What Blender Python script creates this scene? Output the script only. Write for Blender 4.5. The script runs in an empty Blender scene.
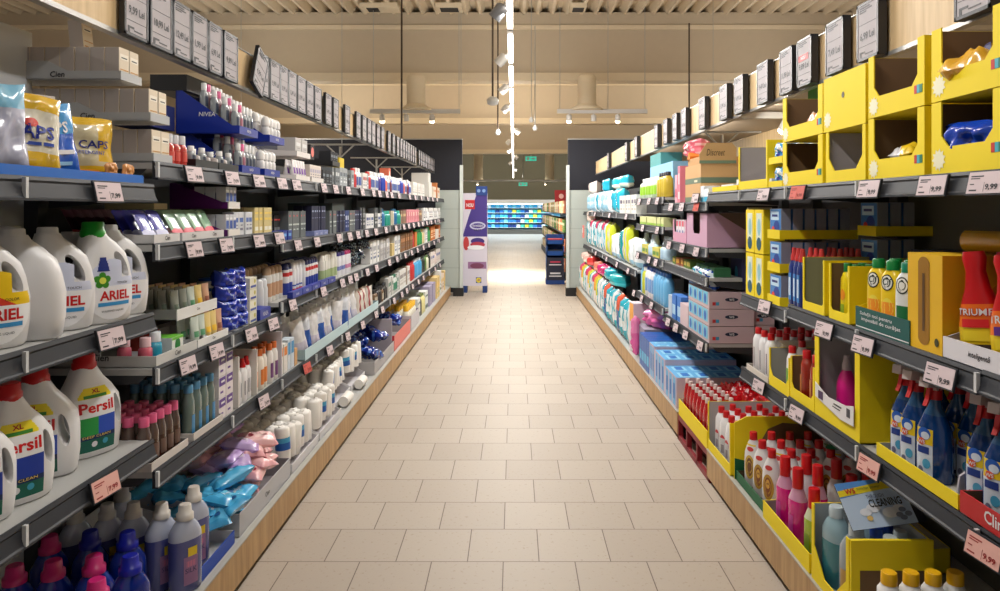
import bpy, math, random
from mathutils import Vector, Matrix
PI = math.pi
rnd = random.Random(7)
scn = bpy.context.scene
COL = scn.collection

# ------------------------------------------------------------------ materials
def lin(c):
    c = c / 255.0
    return c / 12.92 if c <= 0.04045 else ((c + 0.055) / 1.055) ** 2.4
MATS = {}
def mat(rgb, rough=0.5, metal=0.0, coat=0.0, trans=0.0, noise=0.0, alpha=1.0, emit=0.0, nscale=9.0):
    key = (tuple(rgb), rough, metal, coat, trans, noise, alpha, emit, nscale)
    if key in MATS: return MATS[key]
    m = bpy.data.materials.new('surface_%d_%d_%d' % tuple(int(v) for v in rgb)); m.use_nodes = True
    nt = m.node_tree; b = nt.nodes['Principled BSDF']
    col = (lin(rgb[0]), lin(rgb[1]), lin(rgb[2]), 1)
    b.inputs['Base Color'].default_value = col
    b.inputs['Roughness'].default_value = rough
    b.inputs['Metallic'].default_value = metal
    b.inputs['Coat Weight'].default_value = coat
    b.inputs['Transmission Weight'].default_value = trans
    b.inputs['Alpha'].default_value = alpha
    if emit:
        b.inputs['Emission Color'].default_value = col
        b.inputs['Emission Strength'].default_value = emit
    if noise:
        tc = nt.nodes.new('ShaderNodeTexCoord'); n = nt.nodes.new('ShaderNodeTexNoise')
        n.inputs['Scale'].default_value = nscale; n.inputs['Detail'].default_value = 4
        nt.links.new(tc.outputs['Object'], n.inputs['Vector'])
        r = nt.nodes.new('ShaderNodeMix'); r.data_type = 'RGBA'
        r.inputs[6].default_value = tuple(v * (1 - noise) for v in col[:3]) + (1,)
        r.inputs[7].default_value = tuple(min(1, v * (1 + noise)) for v in col[:3]) + (1,)
        nt.links.new(n.outputs['Fac'], r.inputs[0]); nt.links.new(r.outputs[2], b.inputs['Base Color'])
    MATS[key] = m
    return m
def pl(*rgb): return mat(rgb, 0.32, coat=0.15)          # plastic
def cb(*rgb): return mat(rgb, 0.7, noise=0.06)           # cardboard
def pr(*rgb): return mat(rgb, 0.45)                      # print
def fo(*rgb): return mat(rgb, 0.22, coat=0.5)            # foil / film
def lq(*rgb): return mat(rgb, 0.12, coat=0.6)            # filled clear bottle
WHITE = pl(225, 225, 228); MILK = mat((214, 212, 210), 0.4); INK = pr(40, 40, 46)

# ------------------------------------------------------------------ mesh builder
class MB:
    def __init__(s): s.v = []; s.f = []; s.m = []; s.s = []; s.mats = []; s.T = Matrix.Identity(4)
    def mi(s, m):
        if m not in s.mats: s.mats.append(m)
        return s.mats.index(m)
    def add(s, vs, fs, m, smooth=False):
        o = len(s.v); s.v += [tuple(s.T @ Vector(v)) for v in vs]
        for k, f in enumerate(fs):
            s.f.append([i + o for i in f]); s.m.append(s.mi(m[k] if isinstance(m, list) else m)); s.s.append(smooth)
        return s
    def box(s, x0, x1, y0, y1, z0, z1, m):
        vs = [(x, y, z) for x in (x0, x1) for y in (y0, y1) for z in (z0, z1)]
        return s.add(vs, [(0,1,3,2), (4,6,7,5), (0,4,5,1), (2,3,7,6), (0,2,6,4), (1,5,7,3)], m)
    def loft(s, secs, m, n=20, e=2.0, mz=None, caps=True, smooth=True):
        # secs: (z, half width, half depth, cx, cy, exponent)
        vs = []; fs = []; ms = []
        for q in secs:
            z, a, b = q[:3]; cx = q[3] if len(q) > 3 else 0; cy = q[4] if len(q) > 4 else 0; ex = q[5] if len(q) > 5 else e
            for i in range(n):
                t = 2 * PI * i / n; c, sn = math.cos(t), math.sin(t)
                vs.append((cx + a * math.copysign(abs(c) ** (2 / ex), c), cy + b * math.copysign(abs(sn) ** (2 / ex), sn), z))
        for k in range(len(secs) - 1):
            for i in range(n):
                j = (i + 1) % n; fs.append((k*n+i, k*n+j, (k+1)*n+j, (k+1)*n+i)); ms.append(mz((secs[k][0] + secs[k+1][0]) / 2) if mz else m)
        s.add(vs, fs, ms, smooth)
        if caps:
            s.add(vs[:n], [tuple(reversed(range(n)))], ms[0]); s.add(vs[-n:], [tuple(range(n))], ms[-1])
        return s
    def cyl(s, x, y, z0, z1, r, m, n=14, r2=None):
        r2 = r if r2 is None else r2
        return s.loft([(z0, r, r, x, y), (z1, r2, r2, x, y)], m, n)
    def prism(s, pts, y0, y1, m, mb=None, axis='y'):
        # polygon in (x, z) swept between y0 and y1; axis 'x' sweeps (y, z) points along x
        P = (lambda p, t: (p[0], t, p[1])) if axis == 'y' else ((lambda p, t: (t, p[0], p[1])) if axis == 'x' else (lambda p, t: (p[0], p[1], t)))
        n = len(pts); vs = [P(p, y0) for p in pts] + [P(p, y1) for p in pts]
        fs = [tuple(range(n)), tuple(reversed(range(n, 2*n)))] + [(i, n+i, n+(i+1) % n, (i+1) % n) for i in range(n)]
        mm = [m, mb or m] + [m] * n
        return s.add(vs, fs, mm)
    def bar(s, p, q, r, m, n=6):
        p, q = Vector(p), Vector(q); d = (q - p); L = d.length; R = d.to_track_quat('Z', 'Y').to_matrix().to_4x4(); R.translation = p
        old = s.T; s.T = old @ R; s.loft([(0, r, r), (L, r, r)], m, n); s.T = old; return s
    def patch(s, x0, x1, z0, z1, fy, m, nx=8, nz=6, off=0.0008):
        vs = [(x0 + (x1-x0)*i/nx, fy(x0 + (x1-x0)*i/nx, z0 + (z1-z0)*k/nz) - off, z0 + (z1-z0)*k/nz) for k in range(nz+1) for i in range(nx+1)]
        fs = [(k*(nx+1)+i, k*(nx+1)+i+1, (k+1)*(nx+1)+i+1, (k+1)*(nx+1)+i) for k in range(nz) for i in range(nx)]
        mm = [m((x0 + (x1-x0)*(i+.5)/nx), (z0 + (z1-z0)*(k+.5)/nz)) for k in range(nz) for i in range(nx)] if callable(m) and not isinstance(m, bpy.types.Material) else m
        if isinstance(mm, list):
            keep = [k for k, q in enumerate(mm) if q is not None]; fs = [fs[k] for k in keep]; mm = [mm[k] for k in keep]
        return s.add(vs, fs, mm, True)
    def disc(s, x, z, rx, rz, fy, m, off=0.0012, n=18, rings=2):
        vs = [(x, fy(x, z) - off, z)]; fs = []
        for r in range(1, rings + 1):
            for i in range(n):
                px, pz = x + rx*r/rings*math.cos(2*PI*i/n), z + rz*r/rings*math.sin(2*PI*i/n); vs.append((px, fy(px, pz) - off, pz))
        for i in range(n):
            j = (i+1) % n; fs.append((0, 1+i, 1+j))
            for r in range(rings - 1): fs.append((1+r*n+i, 1+(r+1)*n+i, 1+(r+1)*n+j, 1+r*n+j))
        return s.add(vs, fs, m, True)
    def text(s, txt, x, z, h, fy, m, off=0.0016, width=None, bold=0.0, shear=0.0, align='CENTER'):
        vs, fs = glyphs(txt, bold, shear)
        xs = [v[0] for v in vs]; w = (max(xs) - min(xs)) or 1; sc = h / 0.7; sx = sc if width is None else width / w
        x0 = min(xs) + (w/2 if align == 'CENTER' else 0)
        pts = [((v[0]-x0)*sx + x, v[1]*sc + z) for v in vs]
        return s.add([(p[0], fy(p[0], p[1]) - off, p[1]) for p in pts], fs, m)
    def build(s, name):
        me = bpy.data.meshes.new(name); me.from_pydata(s.v, [], s.f)
        for m in s.mats: me.materials.append(m)
        me.polygons.foreach_set('material_index', s.m); me.polygons.foreach_set('use_smooth', s.s); me.update()
        return me
GL = {}
def glyphs(txt, bold, shear):
    k = (txt, bold, shear)
    if k not in GL:
        c = bpy.data.curves.new('lettering', 'FONT'); c.body = txt; c.offset = bold; c.shear = shear; c.resolution_u = 2; c.fill_mode = 'FRONT'
        o = bpy.data.objects.new('lettering', c); COL.objects.link(o)
        bpy.context.view_layer.update()
        me = bpy.data.meshes.new_from_object(o.evaluated_get(bpy.context.evaluated_depsgraph_get()))
        GL[k] = ([tuple(v.co) for v in me.vertices], [tuple(p.vertices) for p in me.polygons])
        bpy.data.objects.remove(o); bpy.data.curves.remove(c); bpy.data.meshes.remove(me)
    return GL[k]
FLAT = lambda y: (lambda x, z: y)

# ------------------------------------------------------------------ objects, tags, labels
REC = []          # (object, description, where)
NTH = {1:'first', 2:'second', 3:'third', 4:'fourth', 5:'fifth', 6:'sixth', 7:'seventh', 8:'eighth', 9:'ninth', 10:'tenth'}
def link(name, me, parent=None):
    o = bpy.data.objects.new(name, me); COL.objects.link(o)
    if parent is not None: o.parent = parent
    return o
def struct(name, me):
    o = link(name, me); o['kind'] = 'structure'; return o
def record(o, desc, where, cat, group=None, kind=None):
    o['category'] = cat
    if group: o['group'] = group
    if kind: o['kind'] = kind
    REC.append((o, desc, where))
class Proto:
    """a product: parts = [(name, mesh, parent index or None, label)], front faces -Y, origin at bottom centre"""
    def __init__(s, name, cat, parts, w, d, h):
        s.name, s.cat, s.w, s.d, s.h = name, cat, w, d, h; s.parts = parts; s.objs = None
    def put(s, M, desc, where, group=None, tagit=True):
        if len(s.parts) == 1:
            if s.objs is None: root = link(s.name, s.parts[0][1]); s.objs = [root]
            else: root = s.objs[0].copy(); COL.objects.link(root)
        elif s.objs is None:
            root = link(s.name, None); root.empty_display_size = .05; s.objs = [root]; kids = []
            for nm, me, pa, lb in s.parts:
                c = link(nm, me, root if pa is None else kids[pa]); kids.append(c)
                if lb: c['label'] = lb
            s.objs += kids
        else:
            root = s.objs[0].copy(); COL.objects.link(root); kids = []
            for (nm, me, pa, lb), src in zip(s.parts, s.objs[1:]):
                c = src.copy(); COL.objects.link(c); c.parent = root if pa is None else kids[pa]; kids.append(c)
        root.matrix_world = M
        for k in ('group', 'label'):
            if k in root: del root[k]
        if tagit: record(root, desc, where, s.cat, group)
        return root
FX = {-1: 1.18, 1: 1.17}
def M_at(side, y, d, z, yaw=0, tiltx=0, tilty=0, sc=(1,1,1)):
    """a spot on the shelving: d metres behind the shelf front, turned to face the aisle"""
    return (Matrix.Translation((side*(FX[side]+d), y, z)) @ Matrix.Rotation((-side)*PI/2 + yaw, 4, 'Z')
            @ Matrix.Rotation(tiltx, 4, 'X') @ Matrix.Rotation(tilty, 4, 'Y') @ Matrix.Diagonal((*sc, 1)))
def put(p, side, y, d, z, desc, where, yaw=0, tiltx=0, tilty=0, sc=(1,1,1), group=None):
    return p.put(M_at(side, y, d + p.d*sc[1]/2, z, yaw, tiltx, tilty, sc), desc, where, group)
ROWS = ['front row', 'second row', 'third row', 'fourth row', 'fifth row', 'sixth row', 'seventh row', 'eighth row']
def grid(p, side, y0, y1, d0, z, desc, where, rows=1, pitch=None, dp=None, jit=.004, yaw=0, jy=.05, group=None, skip=0, first=0, desc_rows=None):
    pitch = pitch or p.w * 1.06; dp = dp or p.d * 1.08
    n = max(1, int((y1 - y0) / pitch + .35)); st = (y1 - y0) / n
    for r in range(first, first + rows):
        for i in range(n):
            if skip and rnd.random() < skip: continue
            put(p, side, y0 + st*(i+.5) + rnd.uniform(-jit, jit), d0 + r*dp + rnd.uniform(-jit, jit), z, desc,
                where + ((' ' + ROWS[r]) if rows > 1 or first else ''), yaw + rnd.uniform(-jy, jy), group=group or (desc + 's' if n*rows > 2 else None))
SHORT = [('on the base deck of the cleaning side', 'on cleaning side base'), ('on the base deck of the near bay', 'on near toiletries base'), ('on the second shelf of the cleaning side', 'on cleaning second shelf'), ('on the lowest shelf of the cleaning side', 'on cleaning lowest shelf'), ('on the top shelf of the cleaning side', 'on cleaning top shelf'),
         ('clipped to the rail ', ''), ('on the middle shelf of the near bay', 'on near middle shelf'), ('on the lower shelf of the near bay', 'on near lower shelf'), (' in the ', ' in '), (' on the ', ' on '), (' of the ', ' of '), (', uncapped look,', ''), (' the ', ' '), ('from near end', 'from near'), (' small ', ' '), ('toiletries side', 'toiletries'), (' carton tray', ' tray'), (' beside blue trays', ''), (' with green cap on', ' on'), (' with blue liquid', ''), (' row,', ',')]
def finish_labels():
    by = {}
    for o, desc, where in REC: by.setdefault((desc, where), []).append(o)
    for (desc, where), os_ in by.items():
        os_.sort(key=lambda o: o.matrix_world.translation.y)
        n = len(os_)
        for i, o in enumerate(os_):
            if n == 1: suf = ''
            elif n == 2: suf = ', nearer one' if i == 0 else ', farther one'
            else: suf = ', ' + (NTH.get(i+1) or ('%d%s' % (i+1, {1:'st',2:'nd',3:'rd'}.get((i+1) % 10, 'th') if i+1 not in (11,12,13) else 'th'))) + ' from near end'
            t = (desc + ' ' + where + suf).strip()
            for a, b in SHORT:
                if len(t.split()) <= 16: break
                t = t.replace(a, b)
            o['label'] = t
    for o, d, w in REC:
        if len(o['label'].split()) > 16: print('LONG', len(o['label'].split()), o['label'])

# ------------------------------------------------------------------ product makers
def surf_of(secs, e):
    def fy(x, z):
        for k in range(len(secs) - 1):
            a, b = secs[k], secs[k+1]
            if a[0] <= z <= b[0] or k == len(secs) - 2:
                t = min(1, max(0, (z - a[0]) / ((b[0] - a[0]) or 1)))
                g = lambda i, df=0: (a[i] if len(a) > i else df) * (1-t) + (b[i] if len(b) > i else df) * t
                u = min(.999, abs(x - g(3)) / max(g(1), 1e-5)); return g(4) - g(2) * (1 - u ** e) ** (1 / e)
        return -secs[0][2]
    return fy
def bottle(name, h, w, d, body, cap, caph=.03, capr=.014, neck=.16, e=2.4, label=None, cat='bottle', waist=0, liquid=None, fill=.7, n=18, texts=(), capshape=None, one=False, labw=.8, capparts=True):
    a, b = w/2, d/2; H = h - caph; sh = H * (1 - neck)
    nr = min(capr * .9, a)
    secs = [(0, a*.9, b*.9), (.006, a, b), (H*.3, a*(1-waist*.3), b*(1-waist*.3)), (H*.5, a*(1-waist), b*(1-waist)), (H*fill if liquid else H*.6, a*(1-waist*.6), b*(1-waist*.6)), (sh, a*.96, b*.96),
            (sh + (H-sh)*.35, a*.8, b*.82), (sh + (H-sh)*.7, a*.45 + nr*.4, b*.45 + nr*.4), (H*.985, nr, nr), (H + .004, nr, nr)]
    secs.sort(key=lambda q: q[0])
    mb = MB(); zf = H * fill
    mb.loft(secs, body, n, e, mz=(lambda z: liquid if z < zf else body) if liquid else None)
    cm = MB() if not one else mb
    r = capr
    if capshape == 'dome': cm.loft([(H, r, r), (H+caph*.6, r, r), (H+caph*.85, r*.75, r*.75), (h, r*.3, r*.3)], cap, 14)
    elif capshape == 'tall': cm.loft([(H-.004, r*1.1, r*1.1), (H+caph*.3, r*1.05, r*1.05), (H+caph*.5, r*.8, r*.8), (h, r*.62, r*.62)], cap, 14)
    elif capshape == 'step': cm.loft([(H-.006, r*1.25, r*1.25), (H+caph*.28, r*1.25, r*1.25), (H+caph*.32, r, r), (h-.002, r*.88, r*.88), (h, r*.78, r*.78)], cap, 18)
    else: cm.loft([(H-.002, r, r), (h-.002, r*.97, r*.97), (h, r*.88, r*.88)], cap, 14)
    parts = [('body', mb, None, None)] if one else [('body', mb, None, None), ('cap', cm, None, None)]
    if label or texts:
        fy = surf_of(secs, e); lm = mb if one else MB()
        if label:
            z0, z1, lmat = label; lm.patch(-a*labw, a*labw, z0*H, z1*H, fy, lmat, 8, 5)
        for t in texts:
            if t[0] == 'T': lm.text(t[1], t[2]*a, t[3]*H, t[4], fy, t[5], width=t[6] if len(t) > 6 else None, bold=.01)
            elif t[0] == 'D': lm.disc(t[1]*a, t[2]*H, t[3], t[4], fy, t[5])
            elif t[0] == 'R': lm.patch(t[1]*a, t[2]*a, t[3]*H, t[4]*H, fy, t[5], 5, 3, off=.0013)
        if not one: parts.append(('label', lm, 0, None))
    return Proto(name, cat, [(nm, m.build(nm if not one else name), pa, lb) for nm, m, pa, lb in parts], w, d, h)
def carton(name, w, d, h, body, design=(), cat='box', top=None, one=False, lab='printed_front', side=None):
    mb = MB(); mb.box(-w/2, w/2, -d/2, d/2, 0, h, body)
    if top: mb.box(-w/2+.001, w/2-.001, -d/2+.001, d/2-.001, h-.0005, h+.0006, top)
    if side:
        for sx in (-1, 1): mb.box(sx*w/2-.0006, sx*w/2+.0006, -d/2+.001, d/2-.001, .001, h-.001, side)
    lm = mb if one else MB(); fy = FLAT(-d/2)
    for k, t in enumerate(design):
        of = .0006 + .0003*k
        if t[0] == 'R': lm.add([(t[1]*w, -d/2-of, t[3]*h), (t[2]*w, -d/2-of, t[3]*h), (t[2]*w, -d/2-of, t[4]*h), (t[1]*w, -d/2-of, t[4]*h)], [(0,1,2,3)], t[5])
        elif t[0] == 'D': lm.disc(t[1]*w, t[2]*h, t[3], t[4], fy, t[5], off=of)
        elif t[0] == 'T': lm.text(t[1], t[2]*w, t[3]*h, t[4], fy, t[5], width=t[6] if len(t) > 6 else None, off=of, bold=t[7] if len(t) > 7 else .0, shear=t[8] if len(t) > 8 else 0)
    parts = [('carton', mb.build('carton' if design and not one else name), None, None)]
    if design and not one: parts.append((lab, lm.build(lab), 0, None))
    if len(parts) == 1: pass
    return Proto(name, cat, parts, w, d, h)
def can(name, h, r, body, cap, caph=.05, bands=(), cat='spray can', one=False):
    mb = MB(); H = h - caph
    mb.loft([(0, r*.95, r*.95), (.004, r, r), (H-.01, r, r), (H, r*.88, r*.88)], body, 16)
    cm = mb if one else MB(); cm.loft([(H-.002, r*.86, r*.86), (H+caph*.7, r*.82, r*.82), (h-.003, r*.6, r*.6), (h, r*.35, r*.35)], cap, 14)
    for z0, z1, m in bands: mb.loft([(H*z0, r+.0006, r+.0006), (H*z1, r+.0006, r+.0006)], m, 16, caps=False)
    parts = [('body', mb.build(name if one else 'body'), None, None)] + ([] if one else [('cap', cm.build('cap'), None, None)])
    return Proto(name, cat, parts, r*2, r*2, h)
def tube(name, h, w, body, cap, caph=.025, bands=(), cat='tube', one=False):
    mb = MB(); r = w*.34; H = h
    mb.loft([(caph*.9, r, r), (caph+.01, r*1.15, r*1.1), (h*.5, w*.45, r*.75), (h*.85, w*.5, .004), (h, w*.5, .0015)], body, 16)
    fy = surf_of([(caph*.9, r, r), (caph+.01, r*1.15, r*1.1), (h*.5, w*.45, r*.75), (h*.85, w*.5, .004), (h, w*.5, .0015)], 2)
    for z0, z1, m in bands: mb.patch(-w*.3, w*.3, h*z0, h*z1, fy, m, 6, 3)
    cm = mb if one else MB(); cm.loft([(0, r*.9, r*.9), (.003, r, r), (caph, r*.96, r*.96)], cap, 14)
    parts = [('body', mb.build(name if one else 'body'), None, None)] + ([] if one else [('cap', cm.build('cap'), None, None)])
    return Proto(name, cat, parts, w, r*2, h)
def pillow(name, w, h, t, mf, seed=1, cat='bag', flat=False, crink=.006, texts=(), nx=16, nz=14, sag=0.0, one=True):
    """a film bag: sealed edges, inflated middle, wrinkles; stands in x-z (flat=False) or lies in x-y"""
    r = random.Random(seed); ph = [r.uniform(0, 6.28) for _ in range(8)]
    def th(u, v):
        q = max(0, 1 - abs(u) ** 3.2) ** .6 * max(0, 1 - abs(v) ** 5) ** .55
        vv = (1 - sag * (v * .5 + .5))
        return t/2 * q * vv + crink * q * (math.sin(5*u + ph[0] + 3*v) * math.sin(4*v + ph[1]) + .6*math.sin(11*u + ph[2] - 5*v) + .4 * math.sin(9*v+ph[3]))
    def P(u, v, sgn):
        pinch = 1 - .06 * (1 - abs(v)) + .015 * math.sin(7*v + ph[4])
        y = -sgn * th(u, v); x = u*w/2*pinch; z = (v*.5 + .5)*h + .008*abs(u)**2*math.sin(3*u+ph[5])
        return (x, y, z) if not flat else (x, z - h/2, t/2 - y)
    mb = MB()
    for sgn in (1, -1):
        vs = [P(-1 + 2*i/nx, -1 + 2*k/nz, sgn) for k in range(nz+1) for i in range(nx+1)]; fs = []; ms = []
        for k in range(nz):
            for i in range(nx):
                q = (k*(nx+1)+i, k*(nx+1)+i+1, (k+1)*(nx+1)+i+1, (k+1)*(nx+1)+i); fs.append(q if sgn*(1 if not flat else 1) > 0 else q[::-1])
                ms.append(mf(-1 + 2*(i+.5)/nx, (k+.5)/nz) if callable(mf) and not isinstance(mf, bpy.types.Material) else mf)
        mb.add(vs, fs, ms, True)
    parts = [('film_bag', mb, None, None)]
    if texts:
        lm = MB()
        def fy(x, z): return -th(min(1, max(-1, x/(w/2))), min(1, max(-1, 2*z/h-1)))
        for tt in texts:
            if tt[0] == 'T': lm.text(tt[1], tt[2]*w/2, tt[3]*h, tt[4], fy, tt[5], width=tt[6] if len(tt) > 6 else None, off=.003, bold=.02)
            elif tt[0] == 'D': lm.disc(tt[1]*w/2, tt[2]*h, tt[3], tt[4], fy, tt[5], off=.002)
            elif tt[0] == 'R': lm.patch(tt[1]*w/2, tt[2]*w/2, tt[3]*h, tt[4]*h, fy, tt[5], 6, 4, off=.0022)
        if flat:
            lm.v = [(x, z - h/2, t/2 - y) for x, y, z in lm.v]
        parts.append(('printed_front', lm, 0, None))
    if len(parts) == 1: return Proto(name, cat, [(name, mb.build(name), None, None)], w, t if not flat else h, h if not flat else t)
    return Proto(name, cat, [(nm, m.build(nm), pa, lb) for nm, m, pa, lb in parts], w, t if not flat else h, h if not flat else t)
def tray(w, d, hf, hb, outer, inner, T=.004, text=None, tm=None, th=.02, name='display_tray', front=None, shear=0, slope0=.15, band=None, sidetext=None, endtext=None):
    """open cardboard tray: low front hf, sides rising to hb at the back; origin bottom front centre is at y=-d/2"""
    mb = MB(); a = w/2
    mb.box(-a, a, -d/2, d/2, 0, T, outer)
    mb.box(-a+T, a-T, -d/2+T, d/2-T, T, T+.0008, inner)
    side = [(-d/2, 0), (d/2, 0), (d/2, hb), (-d/2 + d*(1-slope0), hb), (-d/2 + d*slope0, hf), (-d/2, hf)]
    mb.prism(side, -a, -a+T, outer, inner, 'x'); mb.prism(side, a-T, a, inner, outer, 'x')
    mb.box(-a, a, d/2-T, d/2, 0, hb, outer); mb.box(-a+T, a-T, d/2-T-.0008, d/2-T, T, hb, inner)
    fm = MB(); fm.box(-a, a, -d/2-T, -d/2, 0, hf, front or outer); fm.box(-a+T, a-T, -d/2, -d/2+.0008, T, hf-.001, inner)
    if band: fm.box(-a+.002, a-.002, -d/2-T-.0006, -d/2-T, hf*band[0], hf*band[1], band[2])
    parts = [('tray_body', mb.build('tray_body'), None, None), ('front_lip', fm.build('front_lip'), None, None)]
    lm = MB(); any_ = False
    if text: lm.text(text, 0, hf*.5 - th*.35, th, FLAT(-d/2-T), tm, off=.001, bold=.015, shear=shear); any_ = True
    if sidetext:
        for sx in (-1, 1):
            old = lm.T; lm.T = Matrix.Rotation(sx*PI/2, 4, 'Z'); lm.text(sidetext[0], 0, sidetext[1], sidetext[2], FLAT(-a), sidetext[3], off=.0012, bold=.015, shear=.1); lm.T = old
        any_ = True
    if any_: parts.append(('lettering', lm.build('lettering'), 1, None))
    return Proto(name, 'tray', parts, w, d, max(hb, hf))
# ------------------------------------------------------------------ more makers
def dispbox(w, d, h, lip, post, ch=.03, outer=None, inner=None, spot=True, closed=False, logo=True, name='display_carton', hole=False):
    Y = outer or YEL; I = inner or BRN; T = .004; a = w/2
    mb = MB()
    mb.box(-a, a, -d/2, d/2, 0, T, Y); mb.box(-a+T, a-T, -d/2+T, d/2-T, T, T+.001, I)
    mb.box(-a, -a+T, -d/2, d/2, 0, h, Y); mb.box(-a+T, -a+T+.001, -d/2+T, d/2-T, T, h-.001, I)
    mb.box(a-T, a, -d/2, d/2, 0, h, Y); mb.box(a-T-.001, a-T, -d/2+T, d/2-T, T, h-.001, I)
    mb.box(-a, a, d/2-T, d/2, 0, h, Y); mb.box(-a+T, a-T, d/2-T-.001, d/2-T, T, h-.001, I)
    f = MB(); y = -d/2
    if closed: f.box(-a, a, y-T, y, 0, h, Y)
    else: f.prism([(-a,0),(a,0),(a,h),(a-post,h),(a-post,lip+ch),(a-post-ch,lip),(-a+post+ch,lip),(-a+post,lip+ch),(-a+post,h),(-a,h)], y-T, y, Y, I)
    parts = [('tray_body', mb.build('tray_body'), None, None), ('front_panel', f.build('front_panel'), None, None)]
    l = MB(); fy = FLAT(y-T)
    if hole: l.disc(0, h*.6, .011, .011, fy, pr(70, 62, 10))  # dark disc paints the shade inside the small hole
    if spot:
        cx, cz = -a + .035, min(lip*.55, h*.3)
        vs = [(cx, y-T-.001, cz)]; k = 22
        for i in range(k): rr = .032 if i % 2 else .022; vs.append((cx + rr*math.cos(2*PI*i/k), y-T-.001, cz + rr*math.sin(2*PI*i/k)))
        l.add(vs, [(0, 1+i, 1+(i+1) % k) for i in range(k)], pr(236, 232, 200))
    if l.v: parts.append(('printed_star', l.build('printed_star'), 1, None)); l = MB()
    if logo:
        z0 = lip*.6
        for j, c in enumerate([(200, 40, 30), (60, 170, 190), (20, 120, 90)]): l.box(a-.050+.014*j, a-.037+.014*j, y-T-.0012, y-T-.0002, z0, z0+.024, pr(*c))
    if l.v: parts.append(('printed_marks', l.build('printed_marks'), 1, None))
    return Proto(name, 'display box', parts, w, d, h)
YEL = mat((240, 214, 0), .62, noise=.02); BRN = mat((120, 92, 62), .8, noise=.08); GRYC = mat((172, 166, 168), .7, noise=.05)
def jug(name, w, d, h, body, cap, caph, capr, secs, hole, label):
    """handled detergent jug; hole = (x, z, rx, rz, tilt)"""
    mb = MB(); mb.loft(secs, body, 36, 2.5)
    me = mb.build('body')
    if hole:
        cut = MB(); x, z, rx, rz, ti = hole
        cut.T = Matrix.Translation((x, 0, z)) @ Matrix.Rotation(ti, 4, 'Y')
        ring = [(rx*math.cos(2*PI*i/20), rz*math.sin(2*PI*i/20)) for i in range(20)]
        vs = []; fs = []
        for k, (yy, q) in enumerate([(-d, 1.9), (-d*.30, 1.12), (0, .95), (d*.30, 1.12), (d, 1.9)]): vs += [(p[0]*q, yy, p[1]*q) for p in ring]
        for k in range(4): fs += [(k*20+i, (k+1)*20+i, (k+1)*20+(i+1) % 20, k*20+(i+1) % 20) for i in range(20)]
        fs += [tuple(range(20)), tuple(reversed(range(80, 100)))]
        cut.add(vs, fs, body, True); cme = cut.build('cut')
        ob = link('body', me); oc = link('cut', cme)
        md = ob.modifiers.new('b', 'BOOLEAN'); md.object = oc; md.operation = 'DIFFERENCE'; md.solver = 'EXACT'
        bpy.context.view_layer.update()
        me2 = bpy.data.meshes.new_from_object(ob.evaluated_get(bpy.context.evaluated_depsgraph_get()))
        bpy.data.objects.remove(ob); bpy.data.objects.remove(oc); me = me2; me.name = 'body'
        me.polygons.foreach_set('use_smooth', [True] * len(me.polygons))
        try: me.set_sharp_from_angle(angle=math.radians(50))
        except Exception: pass
    H = h - caph; cx = secs[-1][3]
    cm = MB(); cm.loft([(H-.004, capr*1.12, capr*1.12, cx, 0), (H+caph*.35, capr*1.1, capr*1.1, cx, 0), (H+caph*.42, capr, capr, cx, 0), (h-.003, capr*.95, capr*.95, cx, 0), (h, capr*.85, capr*.85, cx, 0)], cap, 24)
    parts = [('body', me, None, None), ('cap', cm.build('cap'), None, None)]
    if label:
        lm = MB(); label(lm, surf_of(secs, 2.5)); parts.append(('label', lm.build('label'), 0, None))
    return Proto(name, 'detergent bottle', parts, w, d, h)

# ------------------------------------------------------------------ room
def nodemat(name, build):
    m = bpy.data.materials.new(name); m.use_nodes = True; build(m.node_tree, m.node_tree.nodes['Principled BSDF']); return m
def floor_nodes(nt, b):
    N, L = nt.nodes.new, nt.links.new
    tc = N('ShaderNodeTexCoord'); mp = N('ShaderNodeMapping'); L(tc.outputs['Object'], mp.inputs[0])
    mp.inputs['Location'].default_value = (0.045, 0.02, 0)
    br = N('ShaderNodeTexBrick'); L(mp.outputs[0], br.inputs['Vector'])
    br.inputs['Scale'].default_value = 1; br.inputs['Brick Width'].default_value = .3; br.inputs['Row Height'].default_value = .3
    br.inputs['Mortar Size'].default_value = .0022; br.inputs['Mortar Smooth'].default_value = .1; br.offset = .5
    br.inputs['Color1'].default_value = (lin(178), lin(167), lin(154), 1); br.inputs['Color2'].default_value = (lin(170), lin(158), lin(145), 1)
    br.inputs['Mortar'].default_value = (lin(104), lin(92), lin(82), 1)
    n = N('ShaderNodeTexNoise'); n.inputs['Scale'].default_value = 55; n.inputs['Detail'].default_value = 2; L(tc.outputs['Object'], n.inputs['Vector'])
    r = N('ShaderNodeValToRGB'); r.color_ramp.elements[0].position = .62; r.color_ramp.elements[1].position = .72
    r.color_ramp.elements[0].color = (1, 1, 1, 1); r.color_ramp.elements[1].color = (.84, .80, .76, 1); L(n.outputs['Fac'], r.inputs[0])
    mx = N('ShaderNodeMix'); mx.data_type = 'RGBA'; mx.blend_type = 'MULTIPLY'; mx.inputs[0].default_value = 1
    L(br.outputs['Color'], mx.inputs[6]); L(r.outputs[0], mx.inputs[7]); L(mx.outputs[2], b.inputs['Base Color'])
    b.inputs['Roughness'].default_value = .5; b.inputs['Specular IOR Level'].default_value = .3
    bp = N('ShaderNodeBump'); bp.inputs['Strength'].default_value = .25; bp.inputs['Distance'].default_value = .002; bp.invert = True
    L(br.outputs['Fac'], bp.inputs['Height']); L(bp.outputs[0], b.inputs['Normal'])
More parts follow.
